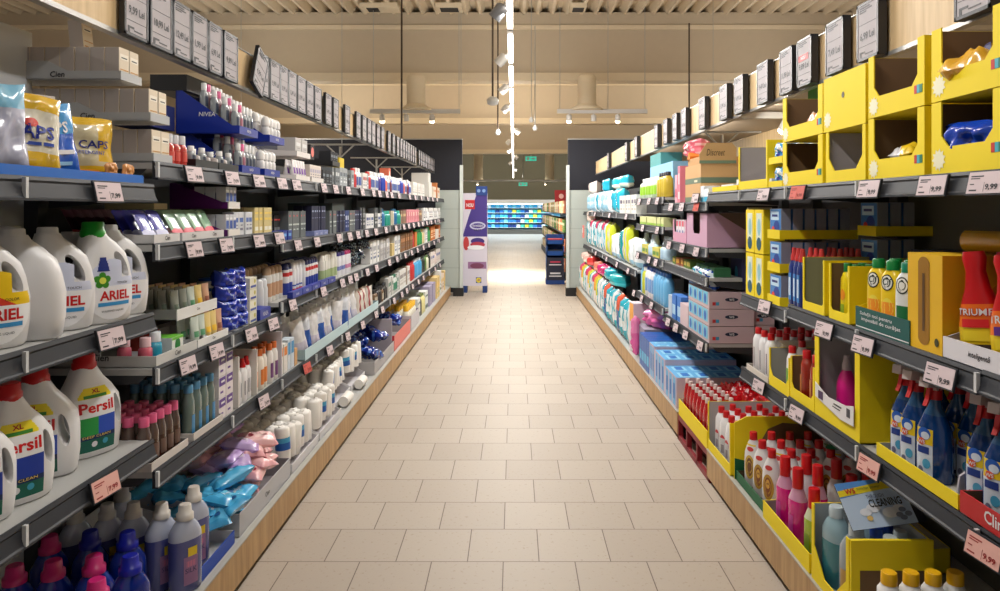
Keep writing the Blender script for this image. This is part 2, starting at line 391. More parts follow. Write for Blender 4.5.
def wood_nodes(c1, c2, stretch=(1, 1, 14), seams=0):
    def f(nt, b):
        N, L = nt.nodes.new, nt.links.new
        tc = N('ShaderNodeTexCoord'); mp = N('ShaderNodeMapping'); L(tc.outputs['Object'], mp.inputs[0]); mp.inputs['Scale'].default_value = stretch
        n = N('ShaderNodeTexNoise'); n.inputs['Scale'].default_value = 4; n.inputs['Detail'].default_value = 6; L(mp.outputs[0], n.inputs['Vector'])
        r = N('ShaderNodeValToRGB'); r.color_ramp.elements[0].position = .3; r.color_ramp.elements[1].position = .7
        r.color_ramp.elements[0].color = tuple(lin(v) for v in c1) + (1,); r.color_ramp.elements[1].color = tuple(lin(v) for v in c2) + (1,)
        L(n.outputs['Fac'], r.inputs[0]); L(r.outputs[0], b.inputs['Base Color']); b.inputs['Roughness'].default_value = .5
    return f
FLOORM = nodemat('floor_tiles', floor_nodes)
WOODH = nodemat('header_wood', wood_nodes((204, 174, 128), (228, 200, 156), (1, 9, .8)))
WOODP = nodemat('plinth_wood', wood_nodes((164, 128, 84), (196, 160, 112), (1, 9, .8)))
TAUPE = mat((208, 194, 172), .8, noise=.03); CREAM = mat((236, 222, 196), .7, noise=.03); DECK = mat((232, 218, 194), .6, noise=.03)
NAVY = mat((34, 36, 48), .6, noise=.05); RAIL = mat((36, 40, 48), .55, noise=.03); BOARD = mat((176, 176, 174), .45, noise=.02); BACKP = mat((58, 58, 60), .6, noise=.04)
LIGHTP = mat((186, 188, 190), .5, noise=.02); METAL = mat((190, 190, 188), .35, .7); BLACK = mat((26, 26, 28), .5); DARK = mat((44, 46, 50), .6)
CARD = mat((214, 196, 200), .55); FRAME = mat((36, 38, 44), .35)

m = MB(); m.box(-12, 12, -3, 42, -.1, 0, FLOORM); struct('floor', m.build('floor'))
def deck():
    m = MB(); p = .262; pts = []; x = -11.9
    while x < 11.9:
        pts += [(x, 5.0), (x+.05, 5.0), (x+.112, 5.14), (x+.2, 5.14)]; x += p
    top = [(11.9, 5.25), (-11.9, 5.25)]
    n = len(pts); P = pts
    vs = [(a, y, z) for y in (-3, 42) for a, z in P]
    m.add(vs, [(i, i+1, n+i+1, n+i) for i in range(n-1)], DECK)
    m.box(-12, 12, -3, 42, 5.16, 5.26, DECK)
    return m.build('ceiling')
struct('ceiling', deck())
def beam(y, z0, z1, name, f1=.06, hole=False):
    m = MB(); m.box(-12, 12, y, y+.25, z0, z1, TAUPE)
    m.box(-12, 12, y-f1, y+.3, z0-.012, z0+.13, CREAM)  # paler colour on both flange strips paints in the light on their ledges
    m.box(-12, 12, y-f1*.6, y, z1-.32, z1-.24, CREAM)
    struct(name, m.build(name))
beam(12.95, 3.80, 5.04, 'beam_1'); beam(18, 3.62, 4.9, 'beam_2'); beam(25, 3.40, 5.0, 'beam_3')
m = MB(); m.box(-12, 12, 13.2, 42, 4.7, 4.75, DECK); struct('ceiling_rear', m.build('ceiling_rear'))
m = MB(); m.box(-12.1, -12, -3, 42, 0, 5.2, CREAM); struct('wall_left', m.build('wall_left'))
m = MB(); m.box(12, 12.1, -3, 42, 0, 5.2, CREAM); struct('wall_right', m.build('wall_right'))
m = MB(); m.box(-12, 12, 42, 42.1, 0, 5.2, mat((128, 124, 106), .8)); m.box(-12, 12, 41.8, 42, 1.5, 1.9, WOODH); struct('wall_back', m.build('wall_back'))
# navy boards behind the end of both shelving rows
for sx, x0 in ((-1, .91), (1, .95)):
    m = MB(); m.box(min(sx*x0, sx*7), max(sx*x0, sx*7), 12.5, 12.6, 0, 2.68, NAVY); m.box(min(sx*x0, sx*7), max(sx*x0, sx*7), 12.49, 12.61, 2.68, 2.70, METAL)
    o = link('partition_board', m.build('partition_board')); record(o, 'tall navy partition board behind the end of the %s row' % ('toiletries' if sx < 0 else 'cleaning products'), '', 'board')
# end panels
for sx in (-1, 1):
    side = 'toiletries' if sx < 0 else 'cleaning products'
    r = link('end_panel', None); r.location = (sx*1.13, 12.0, 0); record(r, 'pale grey end panel with white post closing the %s row' % side, '', 'panel')
    a, b = (.88, 1.32) if sx < 0 else (.90, 1.36)
    m = MB(); m.box(-sx*.0 + sx*(a+.03-1.13) if sx > 0 else -(b-1.13), (b-1.13) if sx > 0 else -(a+.03-1.13), -.02, .02, .14, 1.78, mat((176, 184, 178), .35))
    for k in range(1, 5): m.box(*sorted((sx*(a+.03-1.13), sx*(b-1.13))), -.021, -.0205, .14+k*.33, .146+k*.33, mat((140, 148, 144), .5))
    link('panel', m.build('panel'), r)
    m = MB(); m.box(*sorted((sx*(a-.02-1.13), sx*(a+.03-1.13))), -.05, .05, .14, 2.2, mat((206, 214, 210), .35)); link('post', m.build('post'), r)
    m = MB(); m.box(*sorted((sx*(a-.03-1.13), sx*(a+.14-1.13))), -.07, .07, 0, .14, BLACK); link('foot', m.build('foot'), r)

# ------------------------------------------------------------------ shelving
def rail_profile(side):
    # (d outward from front, z down) closed profile of the price rail
    return [(0, .004), (-.006, .004), (-.010, -.006), (-.006, -.012), (-.016, -.046), (-.020, -.05), (-.020, -.056), (0, -.056)]
def shelf(side, y0, y1, z, depth=.415, fx=None, board=None, clips=(), under=None):
    fx = fx or FX[side]
    r = link('gondola_shelf', None); r.location = (side*fx, (y0+y1)/2, z)
    where = 'on the %s side, %s' % (SIDE[side], '')
    m = MB(); L = (y1-y0)/2 - .002
    m.box(*sorted((side*.0, side*depth)), -L, L, -.022, -.001, board or BOARD); link('shelf_board', m.build('shelf_board'), r)
    m = MB(); pts = [(-side*-p[0] if False else side*p[0], p[1]) for p in rail_profile(side)]
    n = len(pts); vs = [(x, yy, zz) for yy in (-L, L) for x, zz in pts]
    m.add(vs, [tuple(range(n)), tuple(reversed(range(n, 2*n)))] + [(i, n+i, n+(i+1) % n, (i+1) % n) for i in range(n)], RAIL)
    link('price_rail', m.build('price_rail'), r)
    for c in clips:
        m = MB(); m.box(*sorted((-side*.012, -side*.0215)), c-(y0+y1)/2-.005, c-(y0+y1)/2+.005, -.05, .0, mat((210, 212, 214), .3)); link('rail_clip', m.build('rail_clip'), r)
    for yy in (-L+.004, L-.008): m = MB(); m.prism([(side*.02, -.022), (side*depth, -.022), (side*depth, -.075), (side*.05, -.05)], yy, yy+.004, DARK); link('bracket', m.build('bracket'), r)
    return r
SIDE = {-1: 'toiletries', 1: 'cleaning'}
def unit(side, y0, y1, backh, backm, plinth=True, deckz=.17, p0=0, bx=.25):
    r = link('shelving_unit', None); r.location = (side*1.4, (y0+y1)/2, 0); L = (y1-y0)/2
    px = 1.06 if side < 0 else 1.045
    m = MB(); m.box(*sorted((side*bx, side*(bx+.03))), -L, L, 0, backh, backm); link('back_panel', m.build('back_panel'), r)
    m = MB()
    for yy in (-L+.0, L-.04): m = MB(); m.box(*sorted((side*(bx-.045), side*bx)), yy, yy+.04, deckz, backh-(.05 if backh < 2 else .5), DARK); link('upright', m.build('upright'), r)
    if plinth:
        m = MB(); m.box(*sorted((side*(px-1.4), side*(px+.02-1.4))), -L+p0, L, .03, deckz, WOODP); m.box(*sorted((side*(px-1.4-.002), side*(px+.02-1.4))), -L+p0, L, deckz, deckz+.006, mat((170, 168, 160), .4)); link('plinth', m.build('plinth'), r)
        m = MB(); m.box(*sorted((side*(px+.02-1.4), side*.25)), -L+p0, L, deckz-.02, deckz-.001, BOARD); link('base_deck', m.build('base_deck'), r)
        m = MB(); m.box(*sorted((side*(px+.03-1.4), side*.1)), -L+p0, L, 0, .03, BLACK); link('kick_strip', m.build('kick_strip'), r)
    return r
ORD = lambda n: NTH[n]
LB = [(-.2, 1.07), (1.07, 2.32), (2.32, 3.567), (3.567, 4.81), (4.81, 6.06), (6.06, 7.3), (7.3, 8.55), (8.55, 9.8), (9.8, 11.9)]
for i, (a, b) in enumerate(LB):
    r = unit(-1, a, b, 2.05 if i < 2 else 1.78, LIGHTP if i < 2 else BACKP, bx=.17 if i < 2 else .25)
    record(r, 'wood plinth bay, toiletries side', '', 'shelving')
    lev = [(1.554, 'top'), (1.138, 'middle'), (.725, 'lower')] if i < 2 else ([(1.63, 'top'), (1.36, 'second'), (.955, 'third'), (.62, 'lowest')] if i < 3 else [(1.63, 'top'), (1.31, 'second'), (1.005, 'third'), (.62, 'lowest')])
    for z, nm in lev:
        s = shelf(-1, a, b, z, depth=.33 if i < 2 else .415, clips=[a+.004, (a+b)/2]); record(s, '%s %s shelf, toiletries side' % ('light grey' if i < 2 else 'dark', nm), 'near bays' if i < 2 else '', 'shelf')
RB = [(.52, 1.77), (1.77, 3.02), (3.02, 3.86), (4.27, 5.52), (5.52, 6.77), (6.77, 8.02), (8.02, 9.27), (9.27, 10.5), (10.5, 11.9)]
for i, (a, b) in enumerate(RB):
    r = unit(1, a, b, 1.75, BACKP if i > 1 else mat((104, 102, 94), .6), p0=.29 if i == 3 else 0)
    record(r, 'wood plinth bay, cleaning side', '', 'shelving')
m = MB(); m.box(1.65, 1.68, 3.86, 4.27, 0, 1.75, BACKP); o = link('back_panel_strip', m.build('back_panel_strip')); record(o, 'grey back panel between two bays behind the red soap bottles', '', 'panel')
UND = mat((150, 146, 130), .5)
for a, b, z, nm in [(.52,1.77,1.57,'top'),(1.77,3.02,1.57,'top'),(3.02,4.27,1.57,'top'),(.52,1.77,1.075,'second'),(1.77,3.02,1.07,'second'),(3.02,3.64,1.045,'second'),
                    (.52,1.77,.685,'lowest'),(1.77,3.02,.68,'lowest'),(3.02,3.64,.67,'lowest')]:
    s = shelf(1, a, b, z, clips=[a+.004, (a+b)/2] if b-a > 1 else [a+.004], board=UND if z > 1.5 else None); record(s, 'grey %s shelf of the yellow display boxes, cleaning side' % nm, '', 'shelf')
for a, b, z, nm, dp in [(4.27,5.52,1.515,'top',.415),(4.27,5.52,1.235,'second',.415),(4.27,5.52,1.06,'third',.20),(4.27,5.52,.665,'lowest',.415),
                        (5.52,6.77,1.565,'top',.415),(5.52,6.77,1.33,'second',.415),(5.52,6.77,1.07,'third',.415),(5.52,6.77,.70,'lowest',.415)] + \
                       [(a, b, z, nm, .415) for a, b in RB[5:] for z, nm in ((1.42, 'top'), (.88, 'lower'))]:
    s = shelf(1, a, b, z, depth=dp, clips=[a+.004]); record(s, 'grey %s shelf further along cleaning side' % nm, '', 'shelf')

# ------------------------------------------------------------------ price tags on the rails
def tag_proto(w, red=False, price=None):
    m = MB(); m.box(-w/2-.004, w/2+.004, 0, .006, -.058, .004, RAIL)
    c = MB(); c.box(-w/2, w/2, -.0012, 0, -.054, 0, mat((206, 90, 78), .5) if red == 2 else (mat((228, 176, 166), .5) if red else CARD))
    l = MB(); fy = FLAT(-.0012); ink = INK if not red else pr(150, 40, 40)
    for k, (a, b, z, t) in enumerate([(-.42, -.05, -.010, .0025), (-.42, -.15, -.016, .002), (-.42, -.2, -.045, .003), (.0, .004, -.03, .02), (-.42, -.3, -.03, .002)]):
        l.box(a*w, b*w, -.0019, -.0013, z-t, z+t*.2, ink)
    if price: l.text(price, .22*w, -.044, .013, fy, ink, width=.36*w, off=.001, bold=.03)
    return Proto('price_tag', 'price tag', [('holder', m.build('holder'), None, None), ('card', c.build('card'), None, 'pink paper price card'), ('lettering', l.build('lettering'), 1, None)], w, .006, .06)
TG = {}
def tag(side, px, z, shelfname, w=.10, red=0, price='9,99', yaw=None):
    k = (w, red, price)
    if k not in TG: TG[k] = tag_proto(*k)
    y = FX[side]*712 / (abs(px-514))
    M = Matrix.Translation((side*(FX[side]-.026), y, z-.002)) @ Matrix.Rotation(-side*PI/2 + (side*.10 if yaw is None else yaw), 4, 'Z') @ Matrix.Rotation(-.22, 4, 'X')
    TG[k].put(M, ('red' if red == 2 else 'pinkish') + ' price tag clipped to the rail', shelfname, 'shelf price tags')
for px, z in ((98, 1.554), (101, 1.138), (95, .725)): tag(-1, px, z, {1.554: 'under the detergent pouches', 1.138: 'under the white jugs with handles', .725: 'under the red-capped white jugs'}[z], .11, red=1 if z == .725 else 0, price='7,99')
for px in (186, 225, 252.5, 276, 291, 319, 331, 344, 358.5, 370, 376, 383.5, 388.5, 396, 407, 412.6, 419, 425.5, 430.5, 435): tag(-1, px, 1.63, 'of the toiletries top shelf', .105 if px < 300 else .085)
for px in (186, 219, 252.5, 273.5): tag(-1, px, 1.36, 'of the toiletries second shelf, near bay', .1)
for px in (292.5, 312, 334.7, 345.6, 354, 363, 372.3, 382.6, 393, 401, 406, 411, 416, 420, 424.5, 429, 433, 437): tag(-1, px, 1.31, 'of the toiletries second shelf, farther bays', .085)
for px in (179.4, 209, 244.5, 267): tag(-1, px, .955, 'of the toiletries third shelf, near bay', .1, red=0)
for px in (287, 318.6, 338, 346, 352, 363.6, 373, 386, 394, 402.5, 409, 415, 421, 426.5, 432, 437): tag(-1, px, 1.005, 'of the toiletries third shelf, farther bays', .085)
for px in (257.4, 301.7, 325, 343.5, 358.8, 372.5, 379, 391, 399, 404, 410, 416, 421, 427, 433, 438): tag(-1, px, .62, 'of the toiletries lowest shelf', .1 if px < 330 else .085, red=2 if px == 301.7 else 0)
for px, rd in ((700, 0), (770, 0), (805, 2), (878, 0), (943, 0), (998, 0)): tag(1, px, 1.57, 'under the yellow display boxes', .11, red=rd)
for px in (771, 832, 872, 951): tag(1, px, 1.06, 'of the cleaning second shelf', .11)
for px in (765, 804, 878, 996): tag(1, px, .678, 'of the cleaning lowest shelf', .11, red=1 if px > 870 else 0)
for px, rd in ((675, 0), (686, 0), (701, 2)): tag(1, px, 1.515, 'under the brown pad boxes', .09, red=rd)
for px in (673, 686.5, 701): tag(1, px, 1.235, 'under the pink display tray', .09)
for px in (672, 680, 690, 705): tag(1, px, .665, 'of the shelf with cased tissues', .09)
for px in (642.5, 652.5, 661): tag(1, px, 1.565, 'of the cleaning top shelf, middle bay', .08)
for px in (646, 661): tag(1, px, 1.33, 'of the cleaning second shelf, middle bay', .08)
for px in (641, 652.6, 659.5): tag(1, px, 1.07, 'of the cleaning third shelf, middle bay', .08)
for px in (637, 645, 655): tag(1, px, .70, 'of the cleaning lowest shelf, middle bay', .08)
for px in (597, 612, 629): tag(1, px, 1.42, 'of the far diaper top shelf', .08)
for px in (598, 609, 619.5, 631): tag(1, px, .88, 'of the far diaper lower shelf', .08)

# ------------------------------------------------------------------ header boards and signs
for side, hx, zb, zt in ((-1, 1.35, 2.072, 2.262), (1, 1.38, 2.042, 2.255)):
    for k, (a, b) in enumerate([(.2, 2.9), (2.9, 5.4), (5.4, 7.9), (7.9, 10.4), (10.4, 12.0)]):
        r = link('header_board', None); r.location = (side*hx, (a+b)/2, zb)
        m = MB(); L = (b-a)/2
        m.box(*sorted((0, side*.02)), -L, L, .01, zt-zb, WOODH); link('board', m.build('board'), r)
        m = MB(); m.box(*sorted((-side*.006, side*.026)), -L, L, -.004, .012, METAL); m.box(*sorted((-side*.003, side*.023)), -L, L, zt-zb, zt-zb+.006, METAL); link('edge_strip', m.build('edge_strip'), r)
        record(r, 'long light wood header board above the %s side' % SIDE[side], '', 'header board')
for k, (a, b) in enumerate([(2.9, 5.4), (5.4, 7.9), (7.9, 11.9)]):
    m = MB(); m.box(2.58, 2.60, a, b, 2.05, 2.262, WOODH); m.box(2.60, 2.63, a, b, 0, 2.262, WOODH)
    o = link('header_board', m.build('header_board')); record(o, 'second wood board behind cleaning header', '', 'header board')
    if a < 5: continue
    m = MB(); m.box(1.40, 2.575, max(a, 5.2), b, 2.2625, 2.274, mat((176, 160, 142), .6)); o = link('canopy_board', m.build('canopy_board')); record(o, 'grey canopy board behind the cleaning side header', '', 'board')
def stand(side, y, x):
    r = link('header_post', None); r.location = (side*x, y, 1.7)
    m = MB(); m.bar((0, 0, -.3), (0, 0, .38), .012, METAL, 8); link('pole', m.build('pole'), r)
    m = MB(); m.bar((-.32, 0, .40), (.32, 0, .40), .01, METAL, 6); link('cross_bar', m.build('cross_bar'), r)
    m = MB(); m.bar((0, 0, .27), (-.14, 0, .40), .008, METAL, 6); m.bar((0, 0, .27), (.14, 0, .40), .008, METAL, 6); link('brace', m.build('brace'), r)
    record(r, 'thin metal header post with forked brace, %s side' % SIDE[side], '', 'post')
for y in (6.96, 8.8, 10.8): stand(-1, y, 1.70)
for y in (5.82, 8.23): stand(1, y, 1.70)
def sign_proto(w, h, price, th, red=None):
    m = MB(); t = .011
    m.box(-w/2, w/2, -th/2, th/2, 0, h, FRAME)
    m.box(-w/2, -w/2+t, -th/2-.003, -th/2, 0, h, FRAME); m.box(w/2-t, w/2, -th/2-.003, -th/2, 0, h, FRAME); m.box(-w/2, w/2, -th/2-.003, -th/2, 0, t, FRAME); m.box(-w/2, w/2, -th/2-.003, -th/2, h-t, h, FRAME)
    c = MB(); c.box(-w/2+t, w/2-t, -th/2-.001, -th/2, t, h-t, mat((178, 172, 176), .6))
    l = MB(); y = -th/2-.001; fy = FLAT(y)
    for a, b, z, q in [(-.36, .1, .90, .008), (-.36, .2, .865, .006), (-.36, -.05, .83, .006), (-.4, .4, .62, .002), (-.4, .4, .24, .002), (-.36, -.1, .12, .010), (-.1, .25, .09, .006), (-.36, -.28, .055, .022)]:
        l.box(a*w, b*w, y-.0012, y-.0002, z*h, z*h+q*.7, INK)
    if red: l.box(-.38*w, .3*w, y-.0012, y-.0002, .53*h, .66*h, pr(190, 40, 44)); l.text(red, -.04*w, .56*h, .016, fy, WHITE, off=.002)
    l.text(price, 0, .36*h, .026, fy, INK, width=.66*w, off=.0014, bold=.03)
    return Proto('price_sign', 'price sign', [('frame', m.build('frame'), None, None), ('card', c.build('card'), None, 'pale grey paper card'), ('lettering', l.build('lettering'), 1, None)], w, th, h)
SG = {}
def sign(side, y, z, price, roll=0, w=.155, h=.218, th=.016, red=None):
    k = (w, h, price, th, red)
    if k not in SG: SG[k] = sign_proto(*k)
    x = (1.35 if side < 0 else 1.38) - .012 - th/2 - (.024 if roll else 0)
    M = Matrix.Translation((side*x, y, z)) @ Matrix.Rotation(-side*PI/2, 4, 'Z') @ Matrix.Rotation(roll, 4, 'Y')
    SG[k].put(M, 'black-framed paper price sign' + (' tilted out of line' if roll else ' with red sale band' if red else ''), 'on the %s header' % SIDE[side], 'header price signs')
prl = ['9,99 Lei', '10,99 Lei', '12,49 Lei', '1,99 Lei', '6,99 Lei', '9,99 Lei', '4,49 Lei']
LS = [(123,147),(149,171),(172,190),(191,207),(208,221),(223,237),(259,268),(269,280),(279.6,287.6),(288,296),(297,305),(306,313),(314,321),(325,331),(333,338),(344.5,349.5),(355,361),(362,366),(367,371),(371.5,375),(376,380),(381,384),(387,391),(392,395),(396.5,399)]
for k, (a, b) in enumerate(LS):
    ya, yb = 1.325*712/(514-a), 1.325*712/(514-b)
    sign(-1, (ya+yb)/2, 2.074, prl[k % 7], w=min(.165, max(.14, yb-ya)))
sign(-1, 1.325*712/(514-252), 2.078, '4,99 Lei', roll=.42)
y = 8.35
while y < 11.9:
    if not (9.6 < y < 9.8): sign(-1, y, 2.074, prl[int(y*10) % 7])
    y += .2
RS = [((952,1000),'8,99 Lei'),((857,883),'6,99 Lei'),((827,846),'7,49 Lei'),((798,814),'9,89 Lei'),((781,794),'11,99 Lei'),((758,770),'9,49 Lei'),((735,745),'14,99 Lei'),((720,729),'5,99 Lei'),((699,707),'6,49 Lei'),((681,688),'8,49 Lei'),((672,679),'9,49 Lei'),((663,669.5),'5,99 Lei'),((654,659.5),'6,49 Lei'),((634,639),'8,49 Lei'),((625,628),'9,49 Lei'),((606,611),'5,99 Lei')]
for (a, b), p in RS:
    ya, yb = 1.345*712/(b-514), 1.345*712/(a-514); sign(1, (ya+yb)/2, 2.044, p, th=.03, w=min(.165, max(.145, yb-ya)), h=.220, red='NOU' if a == 798 else None)

# ------------------------------------------------------------------ ceiling fittings
LAMP = mat((255, 246, 232), .5, emit=6.0); LAMPW = mat((255, 236, 200), .5, emit=14.0); WHM = mat((222, 222, 222), .4)
y = 2.0
k = 0
while y < 37:
    r = link('tube_light', None); r.location = (-.035, y+.75, 3.1)
    m = MB(); m.box(-.028, .028, -.72, .72, .0, .05, WHM); link('housing', m.build('housing'), r)
    m = MB(); m.box(-.024, .024, -.60, .60, -.022, 0, LAMP); link('light_tube', m.build('light_tube'), r)
    record(r, 'glowing light tube over the aisle', '', 'ceiling light')
    y += 1.5; k += 1
def spot_head(x, y, z, ax, sc=1, lit=False, desc='', mm=None):
    r = link('spotlight', None); r.location = (x, y, z); r.rotation_euler = ax; r.scale = (sc, sc, sc)
    m = MB(); m.loft([(-.13, .055, .055), (-.02, .055, .055), (0, .03, .03)], mm or WHM, 16); link('lamp_head', m.build('lamp_head'), r)
    m = MB(); m.bar((0, 0, 0), (0, 0, .06), .012, WHM); link('mount', m.build('mount'), r)
    if lit: m = MB(); m.loft([(-.18, .02, .02), (-.165, .045, .045), (-.13, .052, .052)], LAMPW, 14); link('bulb', m.build('bulb'), r)
    record(r, desc, '', 'spotlight')
spot_head(-.08, 5.75, 3.12, (.3, .7, 0), 1.0, desc='grey spotlight head on the light row, nearest top of view', mm=mat((130, 132, 138), .4))
for y_, s_ in ((7.55, 1), (9.4, 1), (11.3, 1), (14.6, -1), (17, 1), (19.5, 1), (22, -1), (25, 1), (29, -1)): spot_head(-.035 - .05*s_, y_, 3.1, (.2, .8*s_, 0), 1, desc='white spotlight head turned sideways on the light row')
def duct(x, y, z0, z1, sc, desc):
    r = link('air_duct', None); r.location = (x, y, z0)
    m = MB(); h_ = z1-z0; m.loft([(0, .2*sc, .2*sc), (h_*.88, .2*sc, .2*sc), (h_*.96, .17*sc, .17*sc), (h_, .10*sc, .10*sc)], CREAM, 24)
    for q in (.25, .5, .75): m.cyl(0, 0, (z1-z0)*q, (z1-z0)*q+.012, .205*sc, CREAM, 24)
    link('pipe', m.build('pipe'), r)
    m = MB(); m.loft([(-.1, .34*sc, .34*sc), (-.07, .34*sc, .34*sc), (0, .2*sc, .2*sc)], CREAM, 24); link('diffuser', m.build('diffuser'), r)
    record(r, desc, '', 'duct')
duct(-1.707, 12.4, 3.28, 3.81, .8, 'cream air duct with round diffuser above the toiletries row')
duct(1.27, 12.4, 3.28, 3.81, .8, 'cream air duct with round diffuser above the cleaning row')
duct(-1.7, 34, 2.85, 4.68, 1.1, 'distant cream air duct nearer the purple banner'); duct(1.7, 34, 2.85, 4.68, 1.1, 'distant cream air duct nearer the stacked crates')
def track(x0, x1, y, z, spots, wires, side):
    r = link('light_track', None); r.location = ((x0+x1)/2, y, z); m = MB(); m.box(-(x1-x0)/2, (x1-x0)/2, -.03, .03, 0, .07, WHM); link('rail', m.build('rail'), r)
    m = MB()
    for w_ in wires: m.bar((w_-(x0+x1)/2, 0, .07), (w_-(x0+x1)/2, 0, 4.98-z if y < 12.9 else 4.7-z), .006, METAL, 5)
    if m.v: link('suspension_wire', m.build('suspension_wire'), r)
    record(r, 'white hanging light track ' + side, '', 'light track')
    for q, lit in spots: spot_head(q, y, z-.02, (.3, 0, 0), .85, lit, 'small hanging spotlight' + (' glowing' if lit else ' switched off') + ' ' + side)
track(-2.51, -.94, 12.4, 3.13, [(-2.30, True), (-1.88, False), (-1.43, True)], [-.957, -2.45], 'above the toiletries row')
track(.75, 2.32, 12.4, 3.13, [(.96, True), (1.39, False), (1.81, True)], [2.28, .80], 'above the cleaning row')
track(-2.6, 2.6, 33, 2.72, [(-1.7, True), (1.45, True)], [], 'far beyond the aisle end')
r = link('light_track', None); r.location = (2.1, 5.74, 2.2); m = MB(); m.box(-.35, .45, -.03, .03, 0, .05, WHM); link('rail', m.build('rail'), r); record(r, 'short white light track behind the cleaning header', '', 'light track')
spot_head(2.2, 5.72, 2.19, (.5, .3, 0), .7, True, 'small lit spotlight under the short track behind the cleaning header')
def cable(x, y, z0, z1, r_, mm, desc, end=None):
    r = link('hanging_cable', None); r.location = (x, y, z0); m = MB()
    m.bar((0, 0, 0), (.0, 0, z1-z0), r_, mm, 6); link('cord', m.build('cord'), r)
    if end:
        m = MB()
        if end == 'dome': m.loft([(-.10, .03, .03), (-.08, .075, .075), (-.02, .085, .085), (.02, .05, .05)], WHM, 18)
        else: m.loft([(-.09, .03, .03), (-.05, .045, .045), (0, .02, .02)], WHM, 12)
        link('sensor_head', m.build('sensor_head'), r)
    record(r, desc, '', 'cable')
BRC = mat((74, 58, 44), .5)
cable(-1.42, 9.0, 2.28, 5.1, .012, BRC, 'thick dark cable dropping to the toiletries header')
cable(3.1, 12.6, 3.2, 4.75, .014, BRC, 'dark cable dropping behind the cleaning header')
cable(-.30, 10, 3.02, 5.1, .014, BRC, 'dark rod ending in a white dome sensor', 'dome')
cable(-.26, 11.5, 2.75, 4.7, .012, BRC, 'thin rod with small sensor beside the light row', 'bell')
cable(.36, 12.2, 2.9, 4.6, .008, METAL, 'thin wire with pale end cap right of the lights', 'bell')
cable(.3, 12.3, 3.05, 5.1, .006, METAL, 'thin wire with small cap close to the lights', 'bell')
for x_, y_, z_ in ((-2.9, 12, 2.4), (-4.6, 12, 3.0), (3.44, 12.3, 3.0), (-.93, 12.5, 3.3), (1.65, 12.5, 3.2)): cable(x_, y_, z_, 5.1, .005, METAL, 'thin suspension wire in front of the beam')
for x_, y_, z_ in ((.62, 26, 3.2), (.42, 33, 2.5)):
    r = link('exit_sign', None); r.location = (x_, y_, z_); m = MB(); m.box(-.2, .2, -.03, .03, 0, .16, mat((60, 190, 160), .5, emit=.9)); link('panel', m.build('panel'), r)
    m = MB(); m.box(-.15, -.06, -.034, -.031, .03, .13, WHITE); m.prism([(.01,.06),(.09,.06),(.09,.03),(.16,.08),(.09,.13),(.09,.10),(.01,.10)], -.034, -.031, WHITE); link('arrow', m.build('arrow'), r)
    m = MB(); m.bar((0, 0, .16), (0, 0, 4.7-z_), .012, METAL); link('hanger', m.build('hanger'), r); record(r, 'small green lit exit sign ' + ('upper' if z_ > 3 else 'lower') + ', hanging deep in the store', '', 'sign')
m = MB(); m.box(-1.35, -.9, 12.2, 12.6, 4.93, 5.0, CREAM); m.box(-1.28, -.97, 12.27, 12.53, 4.925, 4.93, DARK)
o = link('ceiling_vent', m.build('ceiling_vent')); record(o, 'pale vent casing on the ribbed ceiling, one closer to the lights', '', 'vent'); m = MB()
m.T = Matrix.Translation((-1.3, 0, 0)); m.box(-1.35, -.7, 12.2, 12.6, 4.93, 5.0, CREAM); m.box(-1.25, -1.05, 12.27, 12.53, 4.925, 4.93, DARK); o = link('ceiling_vent', m.build('ceiling_vent')); record(o, 'wide pale vent casing on the ribbed ceiling over the toiletries row', '', 'vent')
m = MB(); m.box(.98, 1.25, 12.2, 12.6, 4.93, 5.0, CREAM); m.box(1.02, 1.21, 12.27, 12.53, 4.925, 4.93, DARK); o = link('ceiling_vent', m.build('ceiling_vent')); record(o, 'square pale vent casing beside the light row', '', 'vent')
# ================================================================== products
def YL(px, x=1.18): return x * 712 / (514 - px)
def YR(px, x=1.17): return x * 712 / (px - 514)
def rgb(*c): return pr(*c)
RED = pl(196, 22, 28); GREENP = pl(20, 150, 40); BLUE = pr(24, 60, 150); YELP = pr(240, 205, 30)
